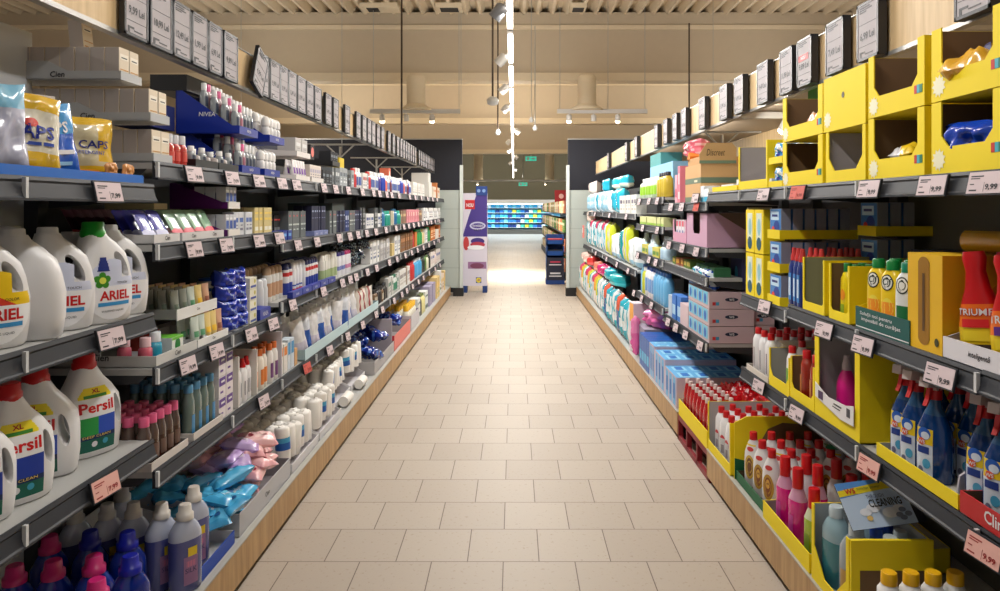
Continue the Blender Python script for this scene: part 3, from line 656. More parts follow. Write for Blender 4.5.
# ---------------- detergent jugs, near left bays
MILK = mat((230, 229, 230), .38); AS = [(0, .074, .044, 0, 0), (.008, .082, .050, 0, 0), (.06, .088, .053, .001, 0), (.12, .088, .052, .002, 0), (.17, .080, .050, .0, 0), (.205, .070, .046, -.002, 0), (.235, .053, .040, -.014, 0), (.256, .036, .034, -.024, 0), (.270, .030, .030, -.026, 0)]
def ariel_label(kind):
    def f(lm, fy):
        if kind == 'colour':
            def pm(x, z):
                if ((x-.0)/.078)**2 + ((z-.10)/.088)**2 > 1: return None
                a = z - .11 - (x+.07)*-.55
                if z < .105: return pr(244, 244, 246)
                return pr(240, 200, 20) if a > .055 else (pr(220, 60, 40) if a > .038 else (pr(190, 30, 110) if a > .012 else pr(90, 40, 130)))
        else:
            def pm(x, z):
                if ((x-.0)/.076)**2 + ((z-.10)/.09)**2 > 1: return None
                return pr(208, 214, 236) if z > .11 else pr(238, 238, 242)
        lm.patch(-.078, .030, .012, .19, fy, pm, 60, 90); lm.patch(.030, .078, .012, .135, fy, pm, 26, 60)
        lm.text('ARIEL', .008, .070, .026, fy, pr(200, 24, 30), width=.098, bold=.03)
        lm.patch(-.045, .055, .052, .063, fy, pr(60, 150, 210), 8, 2, off=.0016)
        lm.text('COLOR' if kind == 'colour' else 'TOUCH', .03, .115, .007, fy, INK)
        lm.text('WASHING LIQUID', .0, .034, .006, fy, INK)
        for i in range(5):
            a = 2*PI*i/5 + .3; lm.disc(-.032 + .015*math.cos(a), .128 + .015*math.sin(a), .010, .010, fy, pr(60, 140, 40), off=.0015, n=10, rings=1)
        lm.disc(-.032, .128, .010, .010, fy, pr(220, 230, 90), off=.0025, n=10, rings=1)
        lm.patch(-.046, -.010, .155, .196, fy, lambda x, z: pr(30, 50, 130) if abs(x+.028) < .018 - (z-.155)*.25 else None, 16, 12, off=.0018)
    return f
AH = (.034, .172, .013, .036, -.50)
ari_g = jug('detergent_jug', .176, .106, .30, MILK, GREENP, .042, .031, AS, AH, ariel_label('touch'))
ari_w = jug('detergent_jug', .176, .106, .288, MILK, MILK, .030, .027, AS, AH, ariel_label('touch'))
ari_c = jug('detergent_jug', .176, .106, .288, MILK, MILK, .030, .027, AS, AH, ariel_label('colour'))
ari_b = jug('detergent_jug', .176, .106, .288, MILK, MILK, .030, .027, AS, None, None)
W2 = 'on the middle shelf of the near bay'
put(ari_c, -1, 1.735, .05, 1.139, 'white handled detergent jug with rainbow label', W2, yaw=-.5)
put(ari_b, -1, 1.86, .045, 1.139, 'plain white detergent jug turned side-on', W2, yaw=-1.35, sc=(1.05, 1, 1))
put(ari_w, -1, 2.005, .05, 1.139, 'white handled detergent jug with leaf label, uncapped look,', W2 + ' beside the green-capped one', yaw=-.85)
put(ari_g, -1, 2.135, .005, 1.139, 'white handled detergent jug with bright green cap', W2, yaw=-.42)
put(ari_w, -1, 2.285, .04, 1.139, 'white handled detergent jug with leaf label', W2 + ' farthest from camera', yaw=-.8)
for y_, d_ in ((1.80, .21), (1.93, .21), (2.10, .22)): put(ari_b, -1, y_, d_, 1.139, 'white jug behind the front row', W2, yaw=-1.1)
PS = [(0, .080, .050, 0, 0), (.008, .088, .056, 0, 0), (.06, .094, .060, .0, 0), (.13, .094, .060, .0, 0), (.17, .088, .056, .0, 0), (.205, .070, .050, -.006, 0), (.235, .048, .042, -.012, 0), (.258, .036, .036, -.014, 0), (.270, .031, .031, -.014, 0)]
def persil_label(green):
    def f(lm, fy):
        def pm(x, z):
            if abs(x+.014) > .060 - max(0, z-.17)*.7: return None
            if z > .210: return None
            if z > .178: return pr(240, 220, 40) if (abs(x+.014) < .05) else None
            if z < .122:
                if z < .055: return pr(14, 96, 80)
                if z < .068: return pr(10, 40, 90)
                return pr(30, 60, 160) if not green else (pr(40, 150, 70) if x < -.01 else pr(40, 80, 190))
            return pr(238, 238, 240)
        lm.patch(-.076, .048, .018, .212, fy, pm, 60, 90)
        lm.text('Persil', -.012, .136, .030, fy, pr(206, 20, 26), width=.104, bold=.025)
        lm.text('XL', -.014, .193, .012, fy, pr(170, 30, 30), width=.026, bold=.03)
        lm.patch(-.05, .02, .179, .188, fy, pr(60, 140, 50), 5, 2, off=.0016)
        lm.text('DEEP CLEAN', -.014, .060, .007, fy, pr(230, 200, 90), width=.085, off=.002)
        lm.disc(-.022, .040, .009, .009, fy, WHITE, off=.002, n=10, rings=1); lm.disc(.012, .042, .009, .009, fy, pr(60, 160, 190), off=.002, n=10, rings=1)
    return f
PH = (.060, .130, .011, .038, -.18)
per_b = jug('detergent_jug', .188, .12, .305, MILK, RED, .040, .031, PS, PH, persil_label(False))
per_g = jug('detergent_jug', .188, .12, .305, MILK, RED, .040, .031, PS, PH, persil_label(True))
per_n = jug('detergent_jug', .188, .12, .305, MILK, RED, .040, .031, PS, None, None)
W3 = 'on the lower shelf of the near bay'
put(per_b, -1, 1.70, .06, .726, 'white red-capped detergent jug cut by the picture edge', W3, yaw=-.55)
put(per_b, -1, 1.84, .055, .726, 'white red-capped detergent jug with blue label', W3 + ' second in front row', yaw=-.5)
put(per_g, -1, 2.02, .10, .726, 'white red-capped detergent jug turned side-on showing green label', W3, yaw=-1.15)
put(per_g, -1, 2.20, .075, .726, 'white red-capped detergent jug with big XL label', W3 + ' at the far end', yaw=-.42)
for y_, d_ in ((1.88, .24), (2.06, .26)): put(per_n, -1, y_, d_, .726, 'white red-capped jug behind the front row', W3, yaw=-.8)

# ---------------- pouches on the top near shelf
CREAMP = fo(198, 186, 152); YF = fo(212, 170, 40)
def caps_m(u, v): return YF if v > .86 or v < .22 or (u > .55 and v > .3) else CREAMP
pou1 = pillow('capsule_pouch', .225, .225, .06, caps_m, 3, texts=[('T', '3IN1 CAPS', 0, .50, .026, pr(30, 40, 120), .17), ('T', 'COLOR DETERGENT', 0, .40, .012, pr(40, 60, 140), .15), ('D', -.3, .72, .02, .006, pr(200, 50, 40)), ('R', -.8, .5, .10, .16, pr(236, 150, 30))], one=False)
pou2 = pillow('capsule_pouch', .17, .22, .05, lambda u, v: fo(214, 208, 190) if .3 < v < .8 else YF, 4, texts=[('T', 'CAPS', 0, .44, .034, pr(30, 50, 150), .12), ('D', 0, .62, .02, .012, pr(200, 60, 50)), ('R', -.7, .7, .36, .40, pr(50, 80, 170))])
poub = pillow('capsule_pouch', .16, .20, .05, lambda u, v: fo(30, 90, 190) if v < .6 else fo(70, 150, 210), 5, texts=[('T', 'CAPS', 0, .6, .03, WHITE, .1), ('R', -.7, .7, .3, .36, WHITE), ('R', -.7, .6, .15, .2, pr(150, 200, 240))])
clearp = pillow('capsule_pouch', .20, .22, .06, lambda u, v: fo(120, 180, 210) if v > .72 else fo(176, 178, 198), 6, crink=.012)
btray = tray(.66, .36, .028, .05, mat((20, 100, 190), .4), BRN, name='display_tray'); 
put(btray, -1, 1.93, .0, 1.555, 'low blue carton tray holding detergent pouches', 'at the near top shelf')
W1 = 'on the near top shelf'
put(clearp, -1, 1.665, .03, 1.562, 'shiny pale grey-blue capsule pouch', W1 + ' at picture edge', yaw=-.5, tiltx=-.1)
put(clearp, -1, 1.72, .14, 1.562, 'pale grey pouch behind the first one', W1, yaw=-.4, tiltx=-.15)
put(pou2, -1, 1.83, .05, 1.562, 'cream and yellow capsule pouch, narrower upright one', W1, yaw=-.55, tiltx=-.12, tilty=.05)
put(poub, -1, 1.935, .05, 1.562, 'blue capsule pouch between two yellow ones', W1, yaw=-.5, tiltx=-.1, tilty=-.1)
put(pou1, -1, 2.11, .09, 1.562, 'large cream and gold capsule pouch', W1, yaw=-.62, tiltx=-.08, sc=(1.0, 1, .85))
flapc = carton('carton_flap', .16, .006, .235, cb(206, 196, 186)); put(flapc, -1, 1.94, .14, 1.562, 'torn beige carton flap behind the pouches', W1, yaw=-.5, tiltx=-.1)
sach = pillow('small_sachet', .06, .07, .02, fo(214, 150, 90), 8); 
for y_, d_ in ((2.16, .03), (2.20, .05), (2.235, .03)): put(sach, -1, y_, d_, 1.562, 'small crumpled gold sachet', W1, yaw=-.4, tilty=rnd.uniform(-.5, .5), sc=(.7, .7, .8))

# ---------------- stacked cream cartons on the toiletries top shelf (bay 3)
CR = cb(222, 208, 186); GRB = mat((176, 166, 160), .35, noise=.05)
cien_box = carton('cream_carton', .056, .046, .10, CR, [('R', -.42, .42, .62, .80, pr(236, 228, 212)), ('R', -.3, .3, .66, .70, INK), ('R', -.42, .42, .28, .31, pr(196, 140, 60)), ('R', -.42, .42, .10, .14, pr(196, 140, 60))], side=GRB, cat='carton')
TRG = mat((176, 178, 180), .55, noise=.03)
cien_tray = tray(.128, .40, .028, .06, TRG, TRG, sidetext=('Cien', .008, .018, INK), slope0=.42)
WT = 'of the stack on the toiletries top shelf'
bz = 1.632
for lv in range(3):
    nm_ = ['lowest', 'middle', 'upper'][lv]; yy = 2.395 - .02*lv
    put(cien_tray, -1, yy, .004+.085*(lv == 2), bz, 'light grey sloping carton tray with Cien lettering', nm_ + ' ' + WT)
    for r_ in range(8 if lv < 2 else 7):
        for i in range(2): put(cien_box, -1, yy - .03 + .06*i, .008 + .085*(lv == 2) + r_*.0485, bz + .006, 'small cream cosmetics carton', nm_ + ' tier ' + ROWS[r_] + ' of the cream stack', yaw=rnd.uniform(-.04, .04), group='cream cosmetics cartons')
    bz += .131
put(cien_box, -1, 2.38, .24, bz-.022, 'small cream cosmetics carton', 'lying loose on top of the cream stack', tiltx=-.1)
# neighbouring stack seen over the pouches: same cartons side by side in the near bay edge
NV = mat((16, 44, 150), .4); NVD = mat((10, 28, 96), .5)
nivea_tray = tray(.22, .27, .035, .185, NV, NVD, sidetext=('NIVEA', .075, .018, WHITE), text='NIVEA', tm=WHITE, th=.012, slope0=.1)
wb_clear = bottle('cosmetic_bottle', .125, .034, .034, lq(150, 156, 160), pl(226, 226, 226), .03, .012, label=(.25, .7, pr(60, 70, 90)), waist=.0)
wb_pink = bottle('cosmetic_bottle', .125, .034, .034, lq(190, 176, 180), pl(214, 90, 140), .03, .012, label=(.25, .7, pr(160, 100, 120)))
redb = bottle('cosmetic_bottle', .11, .036, .036, lq(186, 52, 44), pl(206, 206, 210), .03, .013, label=(.2, .6, pr(210, 80, 70)))
WA = 'on the toiletries top shelf'
grid(redb, -1, 2.50, 2.62, .02, 1.632, 'red bottle with clear cap', WA + ' beside the cream stack', rows=2)
BLKT = mat((26, 26, 30), .4)
blk_tray = tray(.20, .38, .03, .11, BLKT, BLKT, slope0=.1)
jar_s = can('cosmetic_jar', .045, .024, pl(190, 186, 184), pl(150, 140, 136), .018, cat='jar')
for k, (ya, cs) in enumerate(((2.74, 1), (2.95, 1))):
    put(blk_tray, -1, ya, .004, 1.632, 'black sloping carton tray', WA)
    for r_ in range(3):
        for i in range(4): put(jar_s if (i+r_+k) % 2 else wb_clear, -1, ya-.07+.046*i, .015+r_*.055, 1.638, 'small grey cosmetics jar' if (i+r_+k) % 2 else 'clear bottle with white cap', 'in black tray %s, %s' % (['nearer', 'farther'][k], ROWS[r_]), sc=(1, 1, .6 if (i+r_+k) % 2 == 0 else 1))
nivbox = carton('blue_carton', .20, .14, .10, NVD, [('T', 'NIVEA', 0, .4, .02, pr(170, 180, 210), .09)], cat='carton')
put(nivbox, -1, 2.66, .22, 1.80, 'deep blue carton', 'on the black tray tops behind the bottles'); put(nivbox, -1, 2.88, .24, 1.80, 'deep blue carton', 'on the black tray tops behind the bottles')
for ya, y1z, lab_ in ((3.20, 1.632, 'lower'), (3.17, 1.80, 'upper')):
    put(nivea_tray, -1, ya, .004, y1z, 'blue sloping NIVEA carton tray'.replace('NIVEA ', ''), WA + ', %s of first pair' % lab_)
    for r_ in range(3 if lab_ == 'lower' else 4):
        for i in range(5): put([wb_clear, wb_pink][(i == 1)], -1, ya-.085+.041*i, .012+r_*.045, y1z+.006+.030*r_, 'clear bottle with white cap' if i != 1 else 'clear bottle with pink cap', 'in the %s blue tray, %s' % (lab_, ROWS[r_]), group='small capped bottles in blue trays')
put(carton('dark_carton', .26, .16, .07, BLKT, cat='carton'), -1, 3.22, .24, 1.99, 'flat black carton', 'on top of the blue tray stack')
aero_w = can('aerosol_can', .15, .021, pl(225, 228, 232), pl(235, 235, 235), .03, [(.2, .6, NV)], cat='spray can')
ballb = bottle('cosmetic_bottle', .12, .04, .04, pl(216, 214, 214), pl(230, 228, 226), .045, .02, capshape='dome')
for ya, z_, lab_ in ((3.48, 1.632, 'lower'), (3.55, 1.80, 'upper')):
    put(nivea_tray, -1, ya, .004, z_, 'blue sloping carton tray', WA + ', %s of second pair' % lab_)
    for r_ in range(3):
        for i in range(4): put(ballb, -1, ya-.08+.052*i, .012+r_*.05, z_+.006+.02*r_, 'white dome-capped bottle', 'in second %s blue tray, %s' % (lab_, ROWS[r_]))
# white tiers etc along the top shelf
CARTNAME = ['cosmetics_carton']
def cart(w, d, h, c, design=None, one=True, name=None, **k): return carton(name or CARTNAME[0], w, d, h, cb(*c), design or [], one=one, cat='carton', **k)
def stripes(c1, c2): return [('R', -.35, .35, .55, .75, pr(*c1)), ('R', -.3, .3, .2, .3, pr(*c2)), ('R', -.2, .25, .40, .45, pr(*c2))]
wt_tray = tray(.26, .36, .03, .05, mat((226, 220, 216), .6), mat((200, 196, 192), .7))
def tier(side, y, z, d, proto_, n, rows, desc, where, traydesc, tr=wt_tray, pitch=None):
    put(tr, side, y, d-.006, z, traydesc, where)
    p = pitch or (tr.w - .02)/n
    for r_ in range(rows):
        for i in range(n): put(proto_, side, y - p*(n-1)/2 + p*i, d + .004 + r_*proto_.d*1.1, z + .006, desc, where + ', ' + ROWS[r_])
tubw = tube('cosmetic_tube', .11, .046, pl(226, 222, 224), pl(90, 40, 130), .02, [(.3, .6, pr(120, 70, 160))], one=True)
tier(-1, 4.02, 1.632, .02, tubw, 5, 2, 'white tube with purple cap', 'on toiletries top shelf beside blue trays', 'white low carton tray')
crb = cart(.05, .06, .10, (222, 212, 204), stripes((180, 170, 190), (90, 70, 100)))
tier(-1, 4.32, 1.632, .02, crb, 5, 2, 'pale cosmetics carton', 'on the toiletries top shelf lower tier', 'white low carton tray')
tier(-1, 4.10, 1.77, .04, cart(.11, .10, .10, (196, 192, 190), stripes((220, 220, 220), (150, 150, 150))), 2, 1, 'grey cosmetics carton', 'on the toiletries top shelf upper tier', 'white low carton tray')
put(cart(.08, .08, .09, (40, 36, 40), [('D', 0, .5, .03, .03, pr(230, 110, 100))], one=False), -1, 4.38, .06, 1.778, 'black carton with coral disc', 'on the toiletries top shelf upper tier')
def run(side, y0, y1, d, z, items, where, rows=1):
    """fill a stretch of shelf with side-by-side facings taken in turn from items"""
    y = y0; k = 0
    while y < y1 - .03:
        p, desc, n = items[k % len(items)]; k += 1
        for i in range(n):
            if y + p.w > y1 + .02: break
            for r_ in range(rows): put(p, side, y + p.w/2, d + rnd.uniform(0, .01) + r_*p.d*1.12, z, desc, where + (' ' + ROWS[r_] if rows > 1 else ''), yaw=rnd.uniform(-.06, .06))
            y += p.w * 1.08
        y += .006
def bt(h, w, c, cap, lc=None, d=None, **k): return bottle('bottle', h, w, d or w, pl(*c), pl(*cap), k.pop('caph', .03), k.pop('capr', w*.28), label=(.2, .7, pr(*lc)) if lc else None, one=k.pop('one', True), n=12, **k)
grb = cart(.06, .07, .12, (120, 126, 130), stripes((200, 204, 206), (60, 64, 70))); blk = cart(.07, .08, .09, (34, 36, 42), stripes((110, 120, 130), (80, 86, 90)))
slv = cart(.07, .08, .13, (166, 172, 176), stripes((90, 100, 110), (220, 224, 226))); wbx = cart(.07, .08, .13, (226, 222, 218), stripes((180, 60, 60), (150, 150, 160)))
run(-1, 4.50, 5.25, .02, 1.632, [(blk, 'black cosmetics carton', 3), (grb, 'grey cosmetics carton', 3), (slv, 'silver cosmetics carton', 3)], 'on the toiletries top shelf middle stretch', 1)
tier(-1, 4.85, 1.765, .04, blk, 3, 1, 'black cosmetics carton', 'on the toiletries top shelf second storey', 'low black carton tray', tr=blk_tray, pitch=.06)
rdb = bt(.15, .05, (200, 30, 36), (210, 40, 40)); whb = bt(.16, .052, (228, 226, 226), (230, 230, 232), (90, 110, 170)); prb = bt(.16, .055, (60, 34, 130), (226, 226, 230)); blb = bt(.17, .055, (24, 60, 170), (230, 230, 235)); orb = bt(.15, .05, (226, 110, 80), (226, 226, 226)); drb = bt(.14, .05, (110, 20, 40), (200, 200, 200))
run(-1, 5.3, 6.2, .02, 1.632, [(slv, 'silver cosmetics carton', 1), (rdb, 'red bottle', 2), (whb, 'white bottle', 3), (wbx, 'white carton', 2)], 'on the toiletries top shelf middle stretch', 1)
run(-1, 6.2, 8.4, .02, 1.632, [(whb, 'white bottle', 3), (prb, 'purple bottle', 2), (blb, 'blue bottle', 3), (orb, 'orange bottle', 2), (whb, 'white bottle', 2), (drb, 'dark red bottle', 2), (blb, 'blue bottle', 1), (whb, 'white bottle', 4)], 'on the toiletries top shelf far stretch', 1)
run(-1, 8.5, 9.6, .02, 1.632, [(cart(.10, .1, .16, (226, 220, 214), stripes((200, 200, 196), (160, 160, 160))), 'tall white carton', 4)], 'on the toiletries top shelf far stretch', 1)
bigw = cart(.36, .3, .22, (212, 208, 202)); put(bigw, -1, 10.3, .03, 1.632, 'large plain white carton', 'on the toiletries top shelf at far end'); put(bigw, -1, 10.35, .05, 1.853, 'large plain white carton', 'stacked on the other at far end', sc=(.8, .8, .6))
run(-1, 10.6, 11.7, .02, 1.632, [(cart(.14, .12, .17, (228, 214, 196), stripes((200, 120, 60), (200, 200, 200))), 'beige carton', 3), (cart(.1, .1, .24, (190, 120, 70)), 'brown carton', 1)], 'on the toiletries top shelf at far end', 1)
put(cart(.12, .1, .12, (236, 120, 90), [('D', 0, .5, .035, .035, pr(250, 230, 220))], one=False), -1, 7.9, .2, 1.80, 'orange carton with pale disc', 'on top of the bottles, toiletries side')
put(cart(.16, .1, .10, (224, 196, 50)), -1, 5.7, .2, 1.78, 'yellow carton', 'lying on the toiletries top shelf')

# ---------------- toiletries second shelf
WB = 'on the toiletries second shelf'
mask = {}
for nm, c1, c2, seed in (('dark', (70, 18, 34), (180, 40, 50), 11), ('violet', (60, 60, 170), (200, 200, 230), 12), ('mint', (150, 190, 160), (220, 70, 90), 13), ('green', (96, 130, 90), (220, 226, 214), 14)):
    mask[nm] = pillow('face_mask_sachet', .085, .13, .008, (lambda a, b: (lambda u, v: pr(*b) if v < .3 else fo(*a)))(c1, c2), seed, crink=.0012, nx=6, nz=6, cat='sachet')
wc_tray = tray(.19, .30, .03, .04, mat((216, 214, 214), .6), mat((190, 190, 190), .7), text='Cien', tm=INK, th=.014)
for k, (y_, a, b) in enumerate(((2.42, 'dark', 'violet'), (2.62, 'mint', 'mint'), (2.80, 'green', 'mint'))):
    put(wc_tray, -1, y_, .002, 1.362, 'white low carton tray of sachets', WB + ' beside the purple tray', sc=(.95, 1, 1))
    for r_ in range(8):
        nm = b if r_ < 3 else a
        for i in range(2): put(mask[nm], -1, y_-.045+.09*i, .02+.032*r_, 1.372, {'dark': 'dark red face mask sachet', 'violet': 'violet face mask sachet', 'mint': 'mint and pink face mask sachet', 'green': 'green face mask sachet'}[nm], 'in the %s white sachet tray, %s' % (['nearest', 'middle', 'farthest'][k], ROWS[r_]), tiltx=-.5, sc=(1, 1, .88))
put(carton('wood_tray', .10, .18, .022, mat((206, 186, 140), .6), [], cat='tray'), -1, 2.66, .14, 1.475, 'thin beige carton tray', 'held above the sachets on the second shelf')
PUR = mat((92, 12, 104), .45)
pur_tray = tray(.12, .24, .028, .105, PUR, PUR, slope0=.1, front=mat((230, 226, 220), .6))
slim = cart(.034, .04, .085, (206, 208, 214), [('R', -.4, .4, .3, .7, pr(60, 90, 170)), ('R', -.4, .4, .75, .85, pr(240, 240, 244))])
for lv in range(2):
    put(pur_tray, -1, 3.0, .002, 1.362+.115*lv, 'purple-sided sloping carton tray', WB + ', %s one' % ['lower', 'upper'][lv])
    for r_ in range(3):
        for i in range(3): put(slim, -1, 2.962+.038*i, .012+.045*r_, 1.368+.115*lv, 'slim white and blue carton', 'in the %s purple tray %s' % (['lower', 'upper'][lv], ROWS[r_]))
put(cart(.16, .06, .13, (24, 44, 110), [('D', .2, .3, .02, .02, pr(230, 200, 80)), ('R', -.4, .1, .6, .8, pr(190, 200, 230))], one=False), -1, 2.98, .22, 1.595, 'navy carton with gold dot', 'behind the upper purple tray', sc=(1, 1, .4))
yb = cart(.05, .05, .12, (214, 196, 140), [('R', -.4, .4, .1, .25, pr(240, 236, 220)), ('R', -.4, .4, .5, .6, pr(240, 210, 90)), ('R', -.4, .4, .75, .82, pr(240, 210, 90))])
wb3 = cart(.05, .05, .10, (214, 216, 220), stripes((80, 110, 180), (120, 120, 140)))
run(-1, 3.07, 3.30, .02, 1.362, [(wb3, 'white and blue carton', 4)], WB + ' past the purple trays')
run(-1, 3.32, 3.54, .02, 1.362, [(yb, 'cream and gold carton', 4)], WB + ' past the purple trays')
run(-1, 3.32, 3.54, .08, 1.362, [(yb, 'cream and gold carton', 4)], WB + ' back row'); 
for q in range(3): put(carton('blue_carton', .07, .06, .05, NV, [('R', -.3, .3, .4, .7, pr(120, 180, 230))], cat='carton'), -1, 3.62+.08*q, .01, 1.312, 'low blue carton', WB + ' in front of dark cartons')
dk1 = cart(.05, .05, .13, (44, 46, 48), [('R', -.4, .4, .78, .84, pr(200, 60, 50)), ('R', -.4, .3, .3, .5, pr(120, 124, 128))]); dk2 = cart(.05, .05, .13, (50, 56, 44), [('R', -.4, .4, .78, .86, pr(140, 180, 60)), ('R', -.2, .2, .3, .45, pr(160, 160, 160))])
gy1 = cart(.06, .05, .15, (104, 110, 112), [('R', -.42, .42, .48, .54, pr(190, 200, 196)), ('R', -.3, .0, .8, .86, pr(200, 60, 60)), ('R', -.3, .2, .3, .35, pr(190, 200, 196))])
nv1 = cart(.05, .05, .15, (28, 30, 62), [('R', -.3, .3, .75, .82, pr(150, 160, 190)), ('R', -.3, .3, .5, .53, pr(100, 110, 150))])
run(-1, 3.60, 3.88, .09, 1.312, [(dk2, 'dark green carton', 2), (dk1, 'black carton with red line', 4)], WB + ' farther bays')
run(-1, 3.88, 4.22, .04, 1.312, [(gy1, 'dark grey carton', 5)], WB + ' farther bays', 2)
niv_l = carton('low_blue_tray', .10, .16, .03, mat((120, 130, 180), .5), [('T', 'NIVEA', 0, .3, .010, WHITE)], cat='tray')
for q in range(3): put(niv_l, -1, 4.26+.105*q, .0, 1.312, 'low lavender-blue carton tray', WB + ' under navy cartons')
run(-1, 4.24, 4.58, .02, 1.343, [(nv1, 'navy carton', 6)], WB + ' on lavender trays', 2)
put(carton('dark_carton', .34, .3, .05, mat((60, 70, 68), .6), cat='carton'), -1, 4.95, .04, 1.462, 'flat dark green-grey carton', WB + ' lying across the razor packs')
run(-1, 4.66, 5.6, .02, 1.312, [(gy1, 'dark grey carton', 3), (nv1, 'navy carton', 4), (cart(.05, .05, .15, (40, 60, 120), stripes((190, 200, 220), (150, 160, 200))), 'blue carton', 2)], WB + ' farther bays')
run(-1, 5.6, 6.5, .02, 1.312, [(cart(.06, .06, .17, (70, 74, 76), stripes((150, 150, 150), (190, 190, 190))), 'grey carton', 3), (cart(.10, .08, .12, (220, 220, 220), stripes((60, 80, 140), (120, 130, 150))), 'white carton', 3)], WB + ' middle stretch')
tea = bt(.14, .06, (30, 150, 130), (30, 160, 140)); ppk = cart(.12, .08, .15, (214, 140, 150), [('R', -.4, .1, .2, .8, pr(200, 100, 110)), ('R', .15, .4, .5, .8, pr(240, 220, 210))]); brp = cart(.12, .08, .14, (140, 110, 90), stripes((200, 170, 120), (100, 70, 60)))
run(-1, 6.5, 7.6, .02, 1.312, [(bt(.16, .06, (40, 110, 160), (40, 100, 140)), 'blue bottle', 3), (tea, 'teal bottle', 4), (cart(.08, .08, .14, (190, 180, 160)), 'tan carton', 2)], WB + ' far stretch')
run(-1, 7.6, 9.3, .02, 1.312, [(brp, 'brown carton', 3), (ppk, 'pink carton', 8)], WB + ' far stretch')
run(-1, 9.5, 11.7, .02, 1.312, [(cart(.12, .1, .17, (224, 222, 220), stripes((170, 170, 180), (60, 60, 80))), 'white carton', 3), (bt(.15, .07, (226, 226, 226), (220, 220, 220)), 'white bottle', 3)], WB + ' far end')

# ---------------- toiletries third shelf
WC = 'on the toiletries third shelf'
lg_tray = tray(.30, .36, .035, .055, mat((196, 196, 194), .55), mat((170, 170, 170), .6), sidetext=('Cien', .02, .022, INK), text='Cien', tm=INK, th=.016, slope0=.5)
put(lg_tray, -1, 2.49, .0, .957, 'light grey Cien-lettered tray'.replace('Cien-lettered', 'lettered'), WC + ' at the near end')
bl1 = bottle('cosmetic_bottle', .085, .05, .04, lq(40, 150, 180), pl(214, 220, 226), .028, .018); pk1 = bottle('cosmetic_bottle', .085, .05, .04, lq(200, 90, 110), pl(230, 190, 196), .028, .018)
put(pk1, -1, 2.375, .03, .963, 'pink lotion bottle with pale cap', WC + ' in the near tray', ); put(pk1, -1, 2.375, .10, .963, 'pink lotion bottle with pale cap', WC + ' behind the first')
put(bl1, -1, 2.44, .03, .963, 'turquoise lotion bottle with white cap', WC + ' in the near tray', sc=(1.1, 1, 1.1))
gb = cart(.085, .09, .06, (224, 226, 222), [('D', 0, .5, .02, .025, pr(40, 130, 60)), ('R', -.5, .5, .85, 1, pr(110, 190, 60))], one=False, top=pr(110, 190, 60))
put(gb, -1, 2.54, .02, .963, 'white carton with green leaf and green top', WC)
put(cart(.06, .1, .07, (150, 50, 36)), -1, 2.60, .13, .963, 'rust-red small carton', WC + ' behind the green-topped one'); put(pillow('dark_pack', .11, .09, .03, mat((38, 36, 38), .3), 17, flat=True), -1, 2.73, .0, .958, 'crumpled black pack', WC)
tub2 = {}
for nm, c, b in (('green', (196, 206, 196), (90, 150, 110)), ('yellow', (226, 200, 130), (236, 190, 60)), ('brown', (206, 160, 130), (150, 90, 70)), ('clay', (130, 134, 124), (96, 110, 96))):
    tub2[nm] = tube('cream_tube', .10, .048, pl(*c), pl(*c), .018, [(.30, .50, pr(*b))], one=True)
up_tray = tray(.34, .28, .04, .05, mat((150, 150, 148), .55), mat((140, 140, 138), .6), sidetext=('Cien', .02, .024, INK), slope0=.5, front=mat((226, 226, 224), .5), text='Cien', tm=INK, th=.01)
legs_z = 1.075
put(carton('tray_riser', .10, .22, .116, mat((60, 60, 60), .6), cat='carton'), -1, 2.56, .10, .957+.0, 'dark carton riser', 'under the upper tray on third shelf', sc=(1, 1, .98)) if False else None
put(up_tray, -1, 2.72, .03, legs_z, 'grey upper tray of clay tubes', WC + ' above the green-topped carton')
for r_ in range(5):
    for i in range(5):
        nm = 'clay' if i < 3 else ['yellow', 'brown'][i == 4]
        if i == 2 and r_ == 0: nm = 'green'
        put(tub2[nm], -1, 2.59+.064*i, .04+.046*r_, legs_z+.005, {'clay': 'grey-green clay tube', 'green': 'mint green tube', 'yellow': 'yellow tube', 'brown': 'brown tube'}[nm], 'in the upper tray, ' + ROWS[r_], yaw=-.15, group='face cream tubes in the upper tray')
put(tray(.28, .24, .03, .04, mat((226, 226, 224), .5), mat((200, 200, 200), .6), text='Cien', tm=INK, th=.01), -1, 2.79, .0, .957, 'white low tray of tubes', WC + ' under the upper tray')
for r_ in range(2):
    for i, nm in enumerate(('green', 'green', 'yellow', 'yellow', 'brown')): put(tub2[nm], -1, 2.685+.053*i, .01+.05*r_, .962, {'green': 'mint green tube', 'yellow': 'yellow tube', 'brown': 'brown tube'}[nm], 'in the lower white tray, ' + ROWS[r_], yaw=-.2, sc=(1, 1, 1.08))
nivb = pillow('blue_film_pack', .11, .07, .075, lambda u, v: fo(18, 50, 170) if abs(u*.8+v-.5) > .07 else fo(150, 170, 220), 21, cat='pack')
for lv in range(4):
    for i in range(2): put(nivb, -1, 3.02+.115*i, .005+.004*lv, .957+.063*lv, 'blue glossy film pack', WC + ', %s layer of the blue stack' % ['bottom', 'second', 'third', 'top'][lv], yaw=-.3)
tin = can('cream_tin', .045, .052, pl(226, 226, 224), pl(40, 90, 170), .014, cat='tin'); tin2 = can('cream_tin', .05, .05, pl(222, 222, 220), pl(60, 150, 200), .014, [(.2, .7, pr(240, 240, 240))], cat='tin')
cb2 = cart(.085, .08, .05, (226, 222, 204), [('R', -.4, .4, .1, .3, pr(60, 80, 160)), ('D', .2, .65, .01, .01, pr(190, 180, 60))])
for lv in range(4): put(cb2, -1, 3.25, .01, .957+.052*lv, 'cream soap carton', WC + ', %s layer' % ['bottom', 'second', 'third', 'top'][lv])
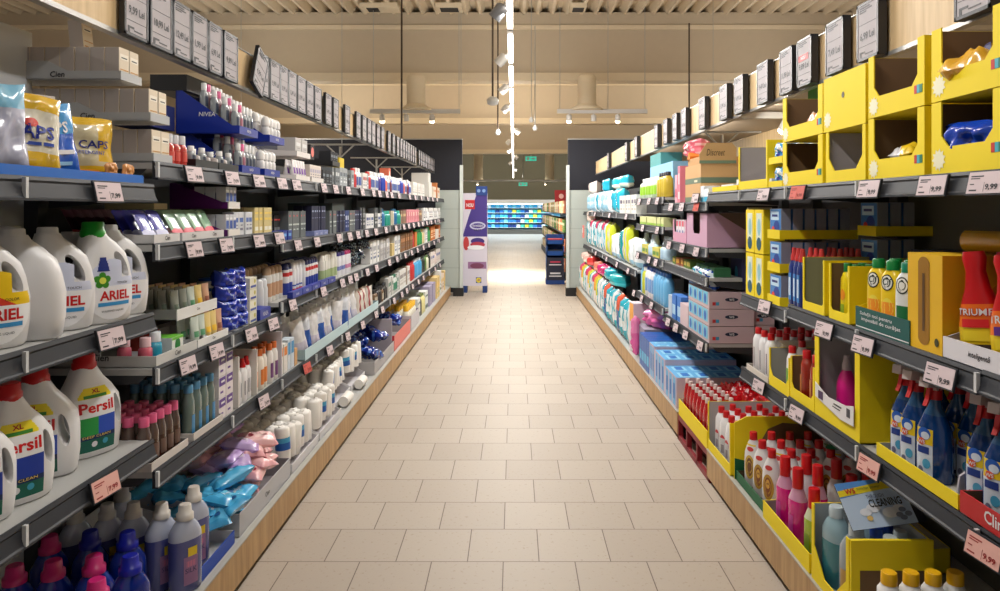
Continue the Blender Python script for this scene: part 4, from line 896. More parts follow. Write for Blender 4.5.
put(carton('blue_carton', .14, .10, .05, NV, [('T', 'NIVEA', 0, .3, .02, WHITE, .07)], cat='carton'), -1, 3.37, -.004, .957, 'low blue carton', WC + ' beside the soap cartons')
for lv in range(3): put(tin2, -1, 3.38, .08, .962+.052*lv, 'white tin with light blue lid', WC + ', %s layer' % ['bottom', 'middle', 'top'][lv])
for lv in range(2): put(tin, -1, 3.36, .21, 1.10+.047*lv if False else 1.0+.047*lv+.06, 'wide blue-lidded tin', WC + ', %s behind' % ['lower', 'upper'][lv])
put(cart(.10, .1, .14, (210, 206, 196)), -1, 3.36, .20, .957, 'beige carton', WC + ' under the wide tins', sc=(1, 1, .72))
can_a = can('aerosol_can', .175, .026, pl(206, 208, 212), pl(214, 216, 220), .04, one=False); can_b = can('aerosol_can', .175, .026, pl(216, 214, 210), pl(190, 160, 130), .04, [(.2, .7, pr(190, 150, 120))]); can_c = can('aerosol_can', .175, .026, pl(226, 226, 226), pl(40, 50, 110), .035, [(.05, .5, pr(40, 60, 150)), (.75, .9, pr(200, 50, 50))]); can_d = can('aerosol_can', .175, .026, pl(230, 230, 232), pl(226, 226, 230), .04, [(.1, .2, pr(200, 40, 50)), (.3, .36, pr(60, 90, 170))])
for q in range(6): put(can_a if q < 2 else can_b, -1, 3.47+.055*q if q < 2 else 3.47+.056*q, .04, 1.007 if q > 1 else .957, 'grey aerosol can' if q < 2 else 'beige aerosol can', WC + ' beside the tins')
for q in range(6): put(can_b, -1, 3.5+.056*q, .12, 1.007, 'beige aerosol can', WC + ' second row')
grid(can_c, -1, 3.80, 3.92, .03, 1.007, 'white aerosol with navy cap', WC, rows=3); grid(can_d, -1, 3.92, 4.10, .03, 1.007, 'white aerosol with red band', WC, rows=2)
grid(can_a, -1, 4.10, 4.16, .03, 1.007, 'grey aerosol can', WC + ' farther bays', rows=2); grid(can_c, -1, 4.16, 4.42, .03, 1.007, 'white aerosol with navy cap', WC + ' farther bays', rows=3)
for q, y_ in enumerate((3.80, 3.98, 4.16, 4.34, 4.52)): put(carton('low_blue_tray', .17, .05, .032, NV, [('T', 'NIVEA', 0, .3, .012, WHITE)], cat='tray'), -1, y_, -.03+.004, 1.007, 'low blue carton lip', WC + ' in front of the aerosols', sc=(1, .6, 1))
can_e = can('aerosol_can', .18, .024, pl(222, 220, 210), pl(226, 224, 214), .04, [(.15, .55, pr(160, 180, 130))], one=True); can_f = can('aerosol_can', .17, .024, pl(226, 226, 232), pl(60, 50, 130), .03, [(.3, .5, pr(120, 130, 190))], one=True); can_g = can('aerosol_can', .17, .024, pl(226, 226, 232), pl(190, 40, 110), .03, [(.3, .5, pr(200, 130, 170))], one=True)
grid(can_e, -1, 4.48, 4.85, .02, 1.007, 'cream aerosol can', WC, rows=2)
grid(can_f, -1, 4.88, 5.10, .02, 1.007, 'white aerosol with violet cap', WC, rows=2); grid(can_g, -1, 5.10, 5.25, .02, 1.007, 'white aerosol with magenta cap', WC, rows=1)
sa = pillow('small_sachet', .10, .09, .03, lambda u, v: fo(40, 46, 70) if (u*3+v*4) % 1.6 > .6 else fo(150, 170, 180), 31, cat='sachet', nx=8, nz=8)
for q in range(26): put(sa, -1, rnd.uniform(5.2, 6.0), rnd.uniform(-.01, .22), 1.007+.022*(q % 7), 'dark glossy sachet', WC + ' in a loose heap', yaw=rnd.uniform(-1, 1), tiltx=rnd.uniform(-.9, -.2), group='dark glossy sachets in a heap')
wh2 = cart(.08, .08, .19, (224, 222, 220), stripes((150, 150, 156), (70, 90, 130))); gr2 = cart(.10, .08, .19, (176, 172, 172), stripes((220, 220, 220), (120, 120, 120))); tn2 = cart(.05, .06, .12, (200, 176, 120)); bn = cart(.10, .08, .19, (130, 88, 52), stripes((180, 120, 70), (90, 60, 40)))
run(-1, 6.0, 6.4, .02, 1.007, [(wh2, 'tall white carton', 4)], WC + ' middle stretch'); run(-1, 6.4, 7.0, .02, 1.007, [(gr2, 'tall grey carton', 5)], WC + ' middle stretch')
run(-1, 7.0, 7.6, .02, 1.007, [(tn2, 'tan carton', 3), (wh2, 'tall white carton', 4)], WC + ' middle stretch')
run(-1, 7.6, 8.5, .02, 1.007, [(bn, 'brown carton', 8)], WC + ' far stretch'); run(-1, 8.5, 8.9, .02, 1.007, [(bt(.2, .07, (190, 40, 50), (200, 50, 50)), 'red bottle', 2), (cart(.09, .08, .18, (206, 120, 50)), 'orange carton', 2)], WC + ' far stretch')
run(-1, 8.9, 10.3, .02, 1.007, [(bt(.2, .08, (40, 150, 80), (40, 160, 90)), 'green bottle', 5), (bt(.19, .08, (220, 200, 150), (220, 190, 120)), 'cream bottle', 3), (wh2, 'tall white carton', 4)], WC + ' far end')
run(-1, 10.3, 11.7, .02, 1.007, [(cart(.14, .1, .2, (200, 110, 50), stripes((230, 180, 120), (240, 220, 180))), 'orange carton', 4), (cart(.14, .1, .14, (220, 210, 200)), 'white carton', 3)], WC + ' far end')

# ---------------- toiletries lowest shelf
WD = 'on the toiletries lowest shelf'
GLB = lq(74, 52, 44); pinkc = pl(226, 96, 140)
bp = bottle('glass_bottle', .165, .044, .044, lq(92, 74, 66), pinkc, .028, .017, fill=.6, liquid=GLB, label=(.15, .5, pr(110, 84, 74)), neck=.22)
bb = bottle('glass_bottle', .195, .052, .04, lq(106, 124, 118), pl(90, 150, 190), .028, .017, label=(.1, .5, pr(60, 130, 180)), labw=.5, neck=.2)
wl_tray = tray(.26, .30, .028, .03, mat((206, 200, 196), .55), mat((140, 136, 132), .6), name='display_tray')
put(wl_tray, -1, 2.44, .0, .622, 'pale carton tray holding pink-capped bottles', WD); put(wl_tray, -1, 2.745, .0, .622, 'pale carton tray holding blue-capped bottles', WD)
for r_ in range(5):
    for i in range(5): put(bp, -1, 2.335+.05*i, .012+.052*r_, .628, 'brown glass bottle with pink cap', WD + ', ' + ROWS[r_], group='pink-capped brown bottles')
for r_ in range(5):
    for i in range(4): put(bb, -1, 2.65+.06*i, .012+.05*r_, .628, 'green-grey bottle with blue cap', WD + ', ' + ROWS[r_], group='blue-capped bottles')
wp = cart(.07, .10, .085, (226, 218, 220), [('R', -.45, .45, .55, .95, pr(90, 50, 140)), ('R', -.3, .1, .2, .3, pr(90, 50, 140)), ('R', -.2, .3, .7, .8, WHITE)], name='purple_carton')
for lv in range(3):
    for i in range(2): put(wp, -1, 2.905+.074*i, .01, .622+.087*lv, 'white and purple carton', WD + ', %s layer' % ['bottom', 'middle', 'top'][lv])
put(cart(.012, .26, .22, (226, 220, 214)), -1, 3.055, .0, .622, 'upright white carton divider', WD + ' beside the red-capped bottles')
rc = bottle('bottle', .19, .055, .04, MILK, RED, .035, .014, capshape='tall', texts=[('R', -.6, -.4, .2, .6, pr(120, 120, 130)), ('R', .1, .3, .2, .6, pr(120, 120, 130))])
grid(rc, -1, 3.07, 3.25, .01, .622, 'white bottle with red pointed cap', WD, rows=2)
ob = bottle('bottle', .19, .05, .04, pl(230, 222, 210), pl(214, 110, 50), .03, .014, label=(.15, .6, pr(214, 120, 50))); obs = bottle('bottle', .19, .05, .04, pl(230, 226, 222), pl(214, 110, 50), .03, .014, label=(.15, .6, pr(110, 60, 120)))
put(cart(.01, .26, .21, (220, 214, 206)), -1, 3.27, .0, .622, 'upright white carton divider', WD + ' beside the orange bottles')
grid(ob, -1, 3.28, 3.46, .01, .622, 'white bottle with orange label', WD, rows=2); grid(obs, -1, 3.48, 3.60, .01, .622, 'white bottle with purple label', WD, rows=2)
put(cart(.01, .26, .23, (206, 200, 206)), -1, 3.62, .0, .622, 'upright white carton divider', WD + ' past the orange bottles')
run(-1, 3.64, 3.95, .01, .622, [(cart(.05, .05, .15, (226, 222, 216), [('R', -.4, .4, .6, .9, pr(220, 130, 50))]), 'white carton with orange top', 2), (cart(.05, .05, .16, (200, 210, 220), [('R', -.4, .4, .5, .9, pr(60, 140, 190))]), 'pale carton with blue top', 2), (cart(.05, .05, .09, (206, 160, 110)), 'tan carton', 1)], WD)
lbt = tray(2.15, .30, .06, .07, mat((176, 206, 214), .35), mat((150, 170, 176), .5)); put(lbt, -1, 5.07, -.004, .622, 'long pale blue tray of slim packs', WD)
slimp = pillow('slim_pack', .10, .22, .03, lambda u, v: fo(226, 224, 224) if v > .4 else fo(206, 200, 214), 41, cat='pack', nx=8, nz=10); slimb = pillow('slim_pack', .10, .22, .03, lambda u, v: fo(220, 224, 232) if v > .6 else fo(50, 90, 170), 42, cat='pack', nx=8, nz=10); slimr = pillow('slim_pack', .09, .20, .03, lambda u, v: fo(226, 216, 206) if abs(u) > .3 else fo(170, 90, 90), 43, cat='pack', nx=8, nz=10)
for q in range(22):
    p_, ds = [(slimp, 'white slim pack'), (slimb, 'white and blue slim pack'), (slimp, 'white slim pack')][q % 3] if q < 15 else (slimr, 'beige slim pack with red stripe')
    put(p_, -1, 4.08+.092*q, .01+.02*(q % 2), .63, ds, 'leaning in the pale blue tray', yaw=rnd.uniform(-.9, -.2), tilty=rnd.uniform(-.25, .2), tiltx=-.1)
for q in range(20):
    p_, ds = (slimp, 'white slim pack'); put(p_, -1, 4.1+.1*q, .14, .63, ds, 'leaning in the pale blue tray, back row', yaw=rnd.uniform(-.9, -.2), tilty=rnd.uniform(-.25, .2), tiltx=-.1)
dk = bt(.15, .06, (40, 36, 36), (30, 30, 32)); amb = bt(.14, .05, (120, 90, 60), (40, 40, 40), (200, 190, 170)); gb2 = bt(.18, .07, (200, 206, 202), (60, 120, 90), (60, 130, 100))
run(-1, 6.2, 6.8, .02, .622, [(amb, 'amber bottle', 2), (dk, 'dark bottle', 3)], WD + ' middle stretch', 2); run(-1, 6.8, 7.5, .02, .622, [(cart(.10, .08, .18, (196, 196, 192), stripes((60, 110, 90), (140, 140, 140))), 'grey carton', 3), (gb2, 'green-labelled bottle', 3)], WD + ' middle stretch')
run(-1, 7.5, 8.3, .02, .622, [(cart(.07, .08, .19, (216, 214, 210), stripes((120, 110, 110), (170, 160, 150))), 'pale carton', 6), (cart(.06, .08, .2, (150, 130, 110)), 'brown carton', 1)], WD + ' far stretch'); run(-1, 8.3, 8.7, .02, .622, [(bt(.22, .07, (196, 40, 44), (200, 60, 60)), 'red bottle', 5)], WD + ' far stretch')
run(-1, 8.7, 9.3, .02, .622, [(bt(.22, .08, (70, 160, 210), (220, 230, 240)), 'light blue bottle', 6)], WD + ' far stretch'); run(-1, 9.3, 10.3, .02, .622, [(bt(.22, .08, (40, 52, 48), (30, 40, 36)), 'dark green bottle', 4), (bt(.22, .08, (90, 140, 60), (60, 60, 60)), 'green bottle', 2), (bt(.2, .08, (226, 224, 200), (90, 120, 60)), 'cream bottle', 3)], WD + ' far end')
run(-1, 10.3, 11.7, .02, .622, [(cart(.12, .1, .2, (222, 214, 208), stripes((40, 70, 150), (200, 180, 170))), 'white carton', 4), (bt(.18, .09, (224, 206, 200), (224, 206, 200)), 'pale pink bottle', 3)], WD + ' far end')

# ---------------- base deck, toiletries side.  d is measured from the shelf front, the base reaches .10 further out
WEN = 'on the base deck of the near bay'
sof = bottle('softener_bottle', .292, .112, .074, lq(176, 182, 200), pl(206, 200, 192), .044, .0225, liquid=lq(76, 80, 140), fill=.72, neck=.2, capshape='step', texts=[('R', -.45, .45, .12, .5, pr(150, 110, 150)), ('R', -.3, .3, .36, .44, pr(200, 120, 150)), ('R', -.2, .4, .5, .62, pr(230, 200, 40)), ('T', 'SILK', 0, .28, .016, pr(60, 50, 100))], n=22)
bpk = bottle('softener_bottle', .25, .116, .08, lq(16, 44, 140), pl(196, 30, 110), .046, .026, neck=.24, capshape='step', texts=[('R', -.4, .4, .2, .5, pr(80, 120, 190)), ('D', .3, .62, .008, .01, pr(230, 210, 60))], n=22)
bbl = bottle('softener_bottle', .25, .116, .08, lq(12, 40, 130), pl(12, 24, 150), .046, .026, neck=.24, capshape='step', texts=[('R', -.4, .4, .2, .5, pr(80, 120, 190)), ('D', .3, .62, .008, .01, pr(230, 210, 60))], n=22)
def base(p, x, y, z, desc, where, yaw=-PI/2*0, **k): return p.put(Matrix.Translation((-x, y, z)) @ Matrix.Rotation(PI/2 - .6, 4, 'Z'), desc, where, k.get('group'))
for x_, y_ in ((1.13, 2.445), (1.215, 2.455), (1.315, 2.46), (1.40, 2.45), (1.49, 2.42)): base(sof, x_, y_, .172, 'clear purple softener bottle with grey cap', WEN + ', front row')
for x_, y_ in ((1.17, 2.60), (1.43, 2.60)): base(sof, x_, y_, .172, 'clear purple softener bottle with grey cap', WEN + ', back row')
for x_, y_ in ((1.17, 2.17), (1.39, 2.335), (1.265, 2.33)): base(bbl, x_, y_, .172+(.0), 'blue softener bottle with blue cap', WEN)
for x_, y_ in ((1.28, 2.17), (1.385, 2.14), (1.48, 2.11), (1.50, 2.30), (1.19, 2.03)): base(bpk, x_, y_, .172, 'blue softener bottle with magenta cap', WEN)
wtr = tray(.30, .50, .05, .16, mat((176, 172, 172), .7), mat((206, 204, 204), .7), front=mat((26, 70, 170), .5), slope0=.12); wtr.put(M_at(-1, 2.63, -.085+.25, .172), 'grey carton tray with blue lip behind the softener bottles', 'on the base deck')
YW0, YW1 = 2.82, 3.46
wb_tray = tray(.64, .50, .09, .20, mat((190, 190, 194), .6), mat((150, 144, 148), .7), text='Cien', tm=INK, th=.02, slope0=.1); wb_tray.put(M_at(-1, 3.15, -.085+.25, .172), 'grey carton tray full of wipes packs', 'on the base deck')
def wipe_m(a, b, c): return lambda u, v: fo(*b) if abs(u) > .8 else (fo(*c) if .25 < v < .7 and -.3 < u < .35 else fo(*a))
wpb = pillow('wipes_pack', .19, .11, .055, wipe_m((84, 182, 228), (64, 164, 216), (120, 204, 236)), 51, flat=True, cat='wipes pack', texts=[('T', 'Wipes', -.1, .42, .018, WHITE), ('D', .5, .6, .012, .012, pr(30, 90, 150))], crink=.0035)
wpl = pillow('wipes_pack', .17, .10, .055, wipe_m((204, 176, 224), (188, 156, 214), (222, 204, 236)), 52, flat=True, cat='wipes pack', texts=[('R', -.3, .3, .35, .65, pr(226, 214, 226)), ('R', -.2, .2, .42, .58, pr(70, 60, 90))], crink=.0035)
wpp = pillow('wipes_pack', .17, .10, .055, wipe_m((240, 190, 190), (234, 172, 178), (246, 212, 208)), 53, flat=True, cat='wipes pack', texts=[('D', -.4, .5, .012, .012, pr(150, 40, 60)), ('D', .3, .4, .01, .01, pr(150, 40, 60)), ('T', 'soft', .0, .5, .012, pr(150, 50, 70))], crink=.0035)
def heap(p, n, y0, y1, x0, x1, z0, z1, desc, where):
    for q in range(n):
        t = q/n; M = Matrix.Translation((-rnd.uniform(x0, x1), rnd.uniform(y0, y1), z0 + (z1-z0)*t)) @ Matrix.Rotation(rnd.uniform(0, PI*2), 4, 'Z') @ Matrix.Rotation(rnd.uniform(-.35, .35), 4, 'X') @ Matrix.Rotation(rnd.uniform(-.3, .3), 4, 'Y')
        p.put(M, desc, where, desc + 's in the heap')
heap(wpb, 15, 2.80, 3.02, 1.16, 1.50, .22, .33, 'light blue wipes pack', 'heaped in the base tray'); heap(wpb, 3, 2.77, 2.86, 1.13, 1.2, .24, .28, 'light blue wipes pack', 'at the tray corner')
heap(wpp, 13, 3.08, 3.36, 1.15, 1.40, .25, .42, 'pink wipes pack', 'heaped in the base tray'); heap(wpl, 15, 3.04, 3.40, 1.16, 1.48, .26, .44, 'lilac wipes pack', 'heaped in the base tray')
# cotton roll trays
def cotton(band):
    cr = MB(); W_ = mat((232, 228, 222), .5)
    cr.loft([(0, .034, .034), (.05, .0355, .0355)], W_, 12)
    if band: cr.loft([(.05, .036, .036), (.085, .036, .036)], pr(24, 90, 170), 12, caps=False); cr.loft([(.085, .036, .036), (.11, .036, .036)], pr(70, 160, 200), 12, caps=False)
    cr.loft([(.05 if not band else .11, .0355, .0355), (.148, .0355, .0355), (.156, .032, .030, .003), (.160, .022, .024, .005, -.002), (.157, .014, .012, .004), (.166, .018, .008, .004, .003), (.163, .006, .004, .003)], W_, 12)
    return Proto('cotton_pad_roll', 'cotton roll', [('cotton_pad_roll', cr.build('cotton_pad_roll'), None, None)], .068, .068, .17)
COTTON = cotton(False); COTTONB = cotton(True)
ci = 0
for k, (ya, yb_, top) in enumerate(((3.50, 3.98, .20), (4.0, 4.50, .21), (4.53, 5.02, .265), (5.05, 5.52, .275))):
    off = 0 if k < 2 else .065
    tr = tray(yb_-ya-.01, .50-off, .045, .27 if k > 1 else .215, mat((214, 212, 214), .6), mat((196, 192, 196), .7), slope0=.02); tr.put(M_at(-1, (ya+yb_)/2, -.085+.25+off/2, .172), 'pale carton tray of cotton pad rolls', 'on the base deck')
    n = int((yb_-ya-.03)/.072)
    for r_ in range(6):
        for i in range(n): (COTTONB if r_ == 0 and (i+k) % 3 == 0 else COTTON).put(Matrix.Translation((-(1.145+off+.073*r_+rnd.uniform(-.005, .005)), ya+.05+.073*i, .178+top-.16+(rnd.uniform(-.014, .016)))) @ Matrix.Rotation(rnd.uniform(0, 6), 4, 'Z') @ Matrix.Rotation(rnd.uniform(-.12, .12), 4, 'X') @ Matrix.Diagonal((1.04, 1.04, 1, 1)), 'white cotton pad roll' + (' with blue band' if r_ == 0 and (i+k) % 3 == 0 else ''), '%s row, %s cotton tray' % (['front', 'second', 'third', 'fourth', 'fifth', 'back'][r_], ['nearest', 'second', 'third', 'farthest'][k]), 'white cotton pad rolls')
for x_, y_ in ((1.117, 4.66), (1.117, 5.12)): COTTON.put(Matrix.Translation((-x_, y_, .212)) @ Matrix.Rotation(-PI/2, 4, 'X'), 'white cotton pad roll lying on its side', 'at the tray front')
blp = pillow('blue_film_pack', .20, .13, .08, lambda u, v: fo(20, 40, 130) if (u+v*1.7) % .9 > .3 else fo(60, 100, 180), 61, flat=True, cat='pack', crink=.01)
bt1 = tray(.9, .50, .10, .22, mat((176, 172, 172), .6), mat((120, 116, 116), .7)); bt1.put(M_at(-1, 6.02, -.085+.25, .172), 'grey carton tray of blue packs', 'on the base deck')
heap(blp, 16, 5.68, 6.35, 1.15, 1.5, .24, .40, 'dark blue film pack', 'heaped past the cotton trays')
rt = tray(1.0, .50, .14, .20, mat((200, 44, 56), .5), mat((176, 166, 166), .7), front=mat((226, 120, 110), .5)); rt.put(M_at(-1, 7.0, -.085+.25, .172), 'red carton tray with coral front', 'on the base deck')
heap(blp, 6, 6.9, 7.4, 1.2, 1.5, .30, .34, 'dark blue film pack', 'lying in the red tray')
put(cart(.02, .44, .30, (180, 172, 180)), -1, 6.47, -.07, .172, 'upright grey carton divider', 'on the base deck before the red tray')
yct = bottle('bottle', .21, .09, .08, pl(226, 222, 206), pl(230, 180, 40), .05, .03, one=True, n=12)
gt2 = tray(.62, .5, .16, .24, mat((200, 196, 200), .6), mat((160, 150, 170), .7)); gt2.put(M_at(-1, 7.88, -.085+.25, .172), 'pale carton tray of yellow-capped bottles', 'on the base deck')
for r_ in range(4):
    for i in range(6): put(yct, -1, 7.64+.1*i, -.06+.095*r_, .19, 'cream bottle with yellow cap', 'on the base deck ' + ROWS[r_], sc=(1, 1, 1.15))
WZ = 'on the toiletries base deck far end'
lil = cart(.30, .4, .26, (160, 152, 176)); pat = cart(.12, .4, .24, (220, 222, 220), [('R', -.4, .4, .1, .3, pr(60, 90, 80)), ('R', -.4, .4, .7, .8, pr(60, 90, 80))]); gnb = bt(.24, .09, (224, 214, 150), (110, 120, 60)); 
run(-1, 8.3, 9.3, -.06, .172, [(pat, 'white carton with green bands', 2), (bt(.24, .08, (40, 40, 46), (40, 40, 46)), 'black bottle', 2), (gnb, 'cream bottle', 3)], WZ); put(lil, -1, 9.6, -.06, .172, 'lilac carton', WZ); put(lil, -1, 10.0, -.06, .172, 'lilac carton', WZ)
run(-1, 10.25, 11.6, -.07, .172, [(cart(.2, .3, .30, (228, 200, 140), stripes((240, 190, 60), (120, 150, 60))), 'yellow-beige carton', 2), (cart(.2, .3, .36, (222, 222, 224), stripes((190, 200, 190), (90, 130, 90))), 'tall white carton', 1), (cart(.2, .3, .28, (230, 214, 196), stripes((230, 190, 90), (180, 140, 90))), 'cream carton', 2)], WZ)
CARTNAME[0] = 'household_carton'
# ================================================================== cleaning side
RA_ = 'on the top shelf of the cleaning side'
# yellow display cartons, two storeys
def dbox(w, h, lip, post, ch=.03, d=.38, **k): return dispbox(w, d, h, lip, post, ch, **k)
d1 = dbox(.30, .20, .075, .045); d2 = dbox(.32, .20, .065, .035); d4 = dbox(.40, .19, .06, .04, spot=True)
bagy = pillow('snack_bag', .16, .12, .06, lambda u, v: fo(226, 170, 40) if abs(u) < .75 else fo(240, 200, 90), 71, flat=True, crink=.012, texts=[('D', .1, .5, .025, .02, pr(60, 60, 110))])
bagb = pillow('blue_film_bag', .15, .13, .07, fo(20, 70, 190), 72, crink=.012); bagw = pillow('white_film_bag', .15, .10, .05, lambda u, v: fo(226, 226, 230) if u < 0 else fo(232, 196, 40), 73, flat=True, crink=.01)
bagt = pillow('tan_film_bag', .13, .10, .05, lambda u, v: fo(206, 140, 90) if (u*2+v*3) % 1 > .4 else fo(236, 214, 190), 74, flat=True, crink=.01)
def stack2(p, y, z0, zstep, desc, where, n=2):
    for lv in range(n): put(p, 1, y, .004, z0 + zstep*lv, desc, where + ', %s one' % ['lower', 'upper'][lv])
for y_, wh in ((1.54, 'at the picture edge'), (1.845, 'first from picture edge')): stack2(d1, y_, 1.571, .203, 'yellow cut-out display box', RA_ + ' ' + wh)
stack2(d2, 2.19, 1.571, .203, 'yellow cut-out display box', RA_ + ' left of the edge pair')
put(dbox(.30, .19, .045, .022, ch=.045, spot=False, logo=False, inner=GRYC), 1, 2.52, .004, 1.571, 'yellow display box with grey inside', RA_ + ', under the closed yellow front')
put(dbox(.32, .20, .08, .03, closed=True, logo=False, hole=True), 1, 2.53, .004, 1.763, 'closed yellow box front with small hole', RA_)
for lv in range(2): put(d4, 1, 2.90, .004, 1.571+.193*lv, 'small yellow cut-out display box', RA_ + ' beside the closed box, %s one' % ['lower', 'upper'][lv])
yt = tray(.16, .36, .03, .05, YEL, GRYC)
bld = pillow('dish_pouch', .13, .10, .05, lambda u, v: fo(40, 150, 210) if (u+v*2) % .8 > .35 else (fo(226, 230, 236) if v > .5 else fo(24, 50, 150)), 75, crink=.006, cat='pouch')
for lv in range(2):
    put(yt, 1, 3.19, .004, 1.571+.108*lv, 'low yellow tray of blue pouches', RA_ + ', %s' % ['lowest', 'middle', 'highest'][lv])
    for r_ in range(3): put(bld, 1, 3.19, .01+.06*r_, 1.576+.108*lv, 'blue and white dish pouch', '%s yellow pouch tray, %s' % (['lowest', 'middle', 'highest'][lv], ROWS[r_]), sc=(1, 1, .9))
tall_y = dispbox(.42, .36, .225, .045, .016, .006, spot=False, logo=False, inner=GRYC, name='display_carton')
put(tall_y, 1, 3.50, .004, 1.571, 'tall yellow display box with grey back wall', RA_)
put(cart(.05, .06, .045, (230, 230, 232)), 1, 3.29, .01, 1.571, 'small white carton', RA_ + ' beside the tall yellow box'); pass
put(tray(.46, .34, .03, .04, YEL, GRYC), 1, 3.97, .004, 1.571, 'low yellow tray at the far end', RA_)
wsm = cart(.08, .08, .055, (232, 232, 234), [('D', 0, .5, .012, .012, pr(60, 130, 170))], one=False)
put(wsm, 1, 3.80, .03, 1.578, 'small white carton with teal dot', RA_ + ' front of yellow tray'); 
for q in range(3): put(cart(.07, .08, .035, (232, 232, 230)), 1, 3.93+.078*q, .03, 1.578, 'low white carton', RA_ + ' in far yellow tray')
put(bagy, 1, 1.87, .0, 1.571+.203+.055, 'gold film bag', 'in the upper yellow box nearest the picture edge', yaw=.3, tiltx=.2); put(bagb, 1, 1.89, .03, 1.582, 'crumpled bright blue film bag', 'in the lower yellow box nearest the picture edge', tiltx=.15, yaw=.3, sc=(1.15, 1, 1))
put(bagw, 1, 2.20, .02, 1.62, 'white and yellow film bag', 'in the lower yellow display box'); put(bagt, 1, 2.17, .05, 1.82, 'small tan film bag', 'in the upper yellow display box', sc=(.6, .6, .6)); put(bagt, 1, 2.86, .03, 1.815, 'tan and cream film bag', 'in the upper small yellow box', tiltx=.2)
put(bagt, 1, 2.86, .10, 1.955, 'tan and blue film bag', 'on top of the small yellow boxes', yaw=1, sc=(.6, .6, .8))
GRN = mat((36, 120, 30), .6)
gp = MB(); gp.prism([(-.14, 0), (.10, 0), (.16, .24), (-.14, .24)], -.01, .01, GRN); put(Proto('green_board', 'board', [('green_board', gp.build('green_board'), None, None)], .3, .02, .24), 1, 3.42, .30, 1.80, 'slanted green board', 'standing behind the tall yellow box', sc=(1, 1, 1.1))

# ---------------- second shelf
RB_ = 'on the second shelf of the cleaning side'
TW = dispbox(.12, .30, .215, .02, .03, .01, spot=False, logo=False, name='display_carton')
def tablet_col(y, z, d0, tiers, where, cols=6):
    for lv in range(tiers):
        put(tabt, 1, y, d0, z+.148*lv, 'narrow yellow tray of dishwasher tablet boxes', where + ', %s tier' % ['lowest', 'middle', 'highest'][lv])
        for r_ in range(cols): put(tabb, 1, y, d0+.006+.052*r_, z+.006+.148*lv, 'blue dishwasher tablet box with grey side', '%s tier of %s, %s' % (['lowest', 'middle', 'highest'][lv], 'front stack' if d0 < .1 else 'deep stack', ROWS[r_]))
tabt = tray(.15, .34, .04, .04, YEL, GRYC); tabb = carton('tablet_box', .135, .042, .128, mat((140, 142, 158), .5), [('R', -.48, .48, .02, .98, pr(60, 130, 200)), ('D', .1, .35, .035, .03, pr(20, 60, 150)), ('R', -.4, .3, .6, .9, pr(200, 226, 244)), ('D', -.2, .25, .018, .018, pr(226, 60, 50)), ('R', -.3, .2, .72, .80, pr(20, 40, 120))], cat='tablet box')
tablet_col(3.20, 1.072-.025, .0, 3, RB_); tablet_col(2.88, 1.072, .26, 3, RB_ + ' behind', 3)
twb = carton('tablet_pack', .11, .10, .20, YEL, [('R', -.30, .30, .30, .92, pr(226, 236, 220)), ('D', 0, .22, .030, .030, pr(20, 90, 110)), ('D', .02, .60, .020, .04, pr(150, 200, 210))], cat='tablet box')
for q, y_ in enumerate((3.40, 3.53)):
    for lv in range(2): put(twb, 1, y_, .0, 1.047+.215*lv, 'upright yellow tablet pack with teal dot', RB_ + ', %s %s' % (['nearer', 'farther'][q], ['lower', 'upper'][lv]), sc=(1.1, 1, 1.05))
put(cart(.02, .12, .22, (226, 220, 196)), 1, 3.625, .02, 1.262, 'pale torn carton flap', RB_ + ' at the far edge of yellow packs'); 
bl2 = bottle('rinse_bottle', .24, .056, .04, pl(20, 44, 120), pl(206, 60, 60), .05, .014, capshape='tall', texts=[('R', -.5, .5, .1, .7, pr(60, 130, 200)), ('R', -.3, .3, .2, .6, pr(210, 226, 240))])
bcap = pl(190, 30, 36)
grid(bl2, 1, 2.90, 3.06, .0, 1.072, 'blue rinse aid bottle with white neck', RB_, rows=4, dp=.075)
ytg = dispbox(.20, .36, .21, .035, .012, .01, spot=False, logo=False, inner=mat((150, 148, 110), .7)); put(ytg, 1, 2.78, .002, 1.072, 'yellow-edged box with olive-grey side', RB_)
ytg2 = dispbox(.16, .36, .205, .035, .012, .01, spot=False, logo=False); put(ytg2, 1, 2.56, .002, 1.072, 'yellow open box of lemon bottles', RB_)
lem = bottle('cleaner_bottle', .20, .06, .045, pl(236, 212, 20), pl(20, 120, 50), .03, .015, texts=[('R', -.5, .5, .1, .3, pr(150, 180, 40)), ('D', .2, .5, .014, .02, pr(240, 150, 30))])
grid(lem, 1, 2.50, 2.62, .025, 1.080, 'yellow cleaner bottle with green cap', RB_ + ' in yellow box', rows=3)
cif = bottle('cream_cleaner_bottle', .235, .078, .05, pl(240, 206, 30), pl(10, 130, 60), .028, .020, neck=.12, texts=[('D', -.05, .80, .024, .026, pr(30, 40, 30)), ('D', -.05, .80, .020, .022, pr(236, 236, 230)), ('T', 'Cif', -.05, .765, .020, pr(20, 60, 40)), ('R', -.6, .6, .1, .5, pr(240, 150, 40)), ('D', .0, .42, .022, .03, pr(240, 220, 80)), ('R', -.3, .4, .1, .2, pr(230, 230, 220))])
cifw = bottle('cream_cleaner_bottle', .235, .078, .05, pl(226, 230, 228), pl(10, 130, 100), .028, .020, neck=.12, texts=[('D', -.05, .80, .024, .026, pr(30, 40, 30)), ('D', -.05, .80, .020, .022, pr(236, 236, 230)), ('R', -.6, .6, .1, .5, pr(20, 110, 60))])
cif_tray = tray(.33, .36, .075, .20, YEL, YEL, front=mat((8, 84, 80), .5), slope0=.02, band=(.10, .14, WHITE)); put(cif_tray, 1, 2.265, .0, 1.072, 'yellow tray with dark green slogan lip', RB_)
sl = MB(); sl.text('Soluții noi pentru', -.03, .052, .011, FLAT(0), WHITE, width=.20, bold=.01); sl.text('imposibil de curățat', .0, .034, .011, FLAT(0), WHITE, width=.24, bold=.01)
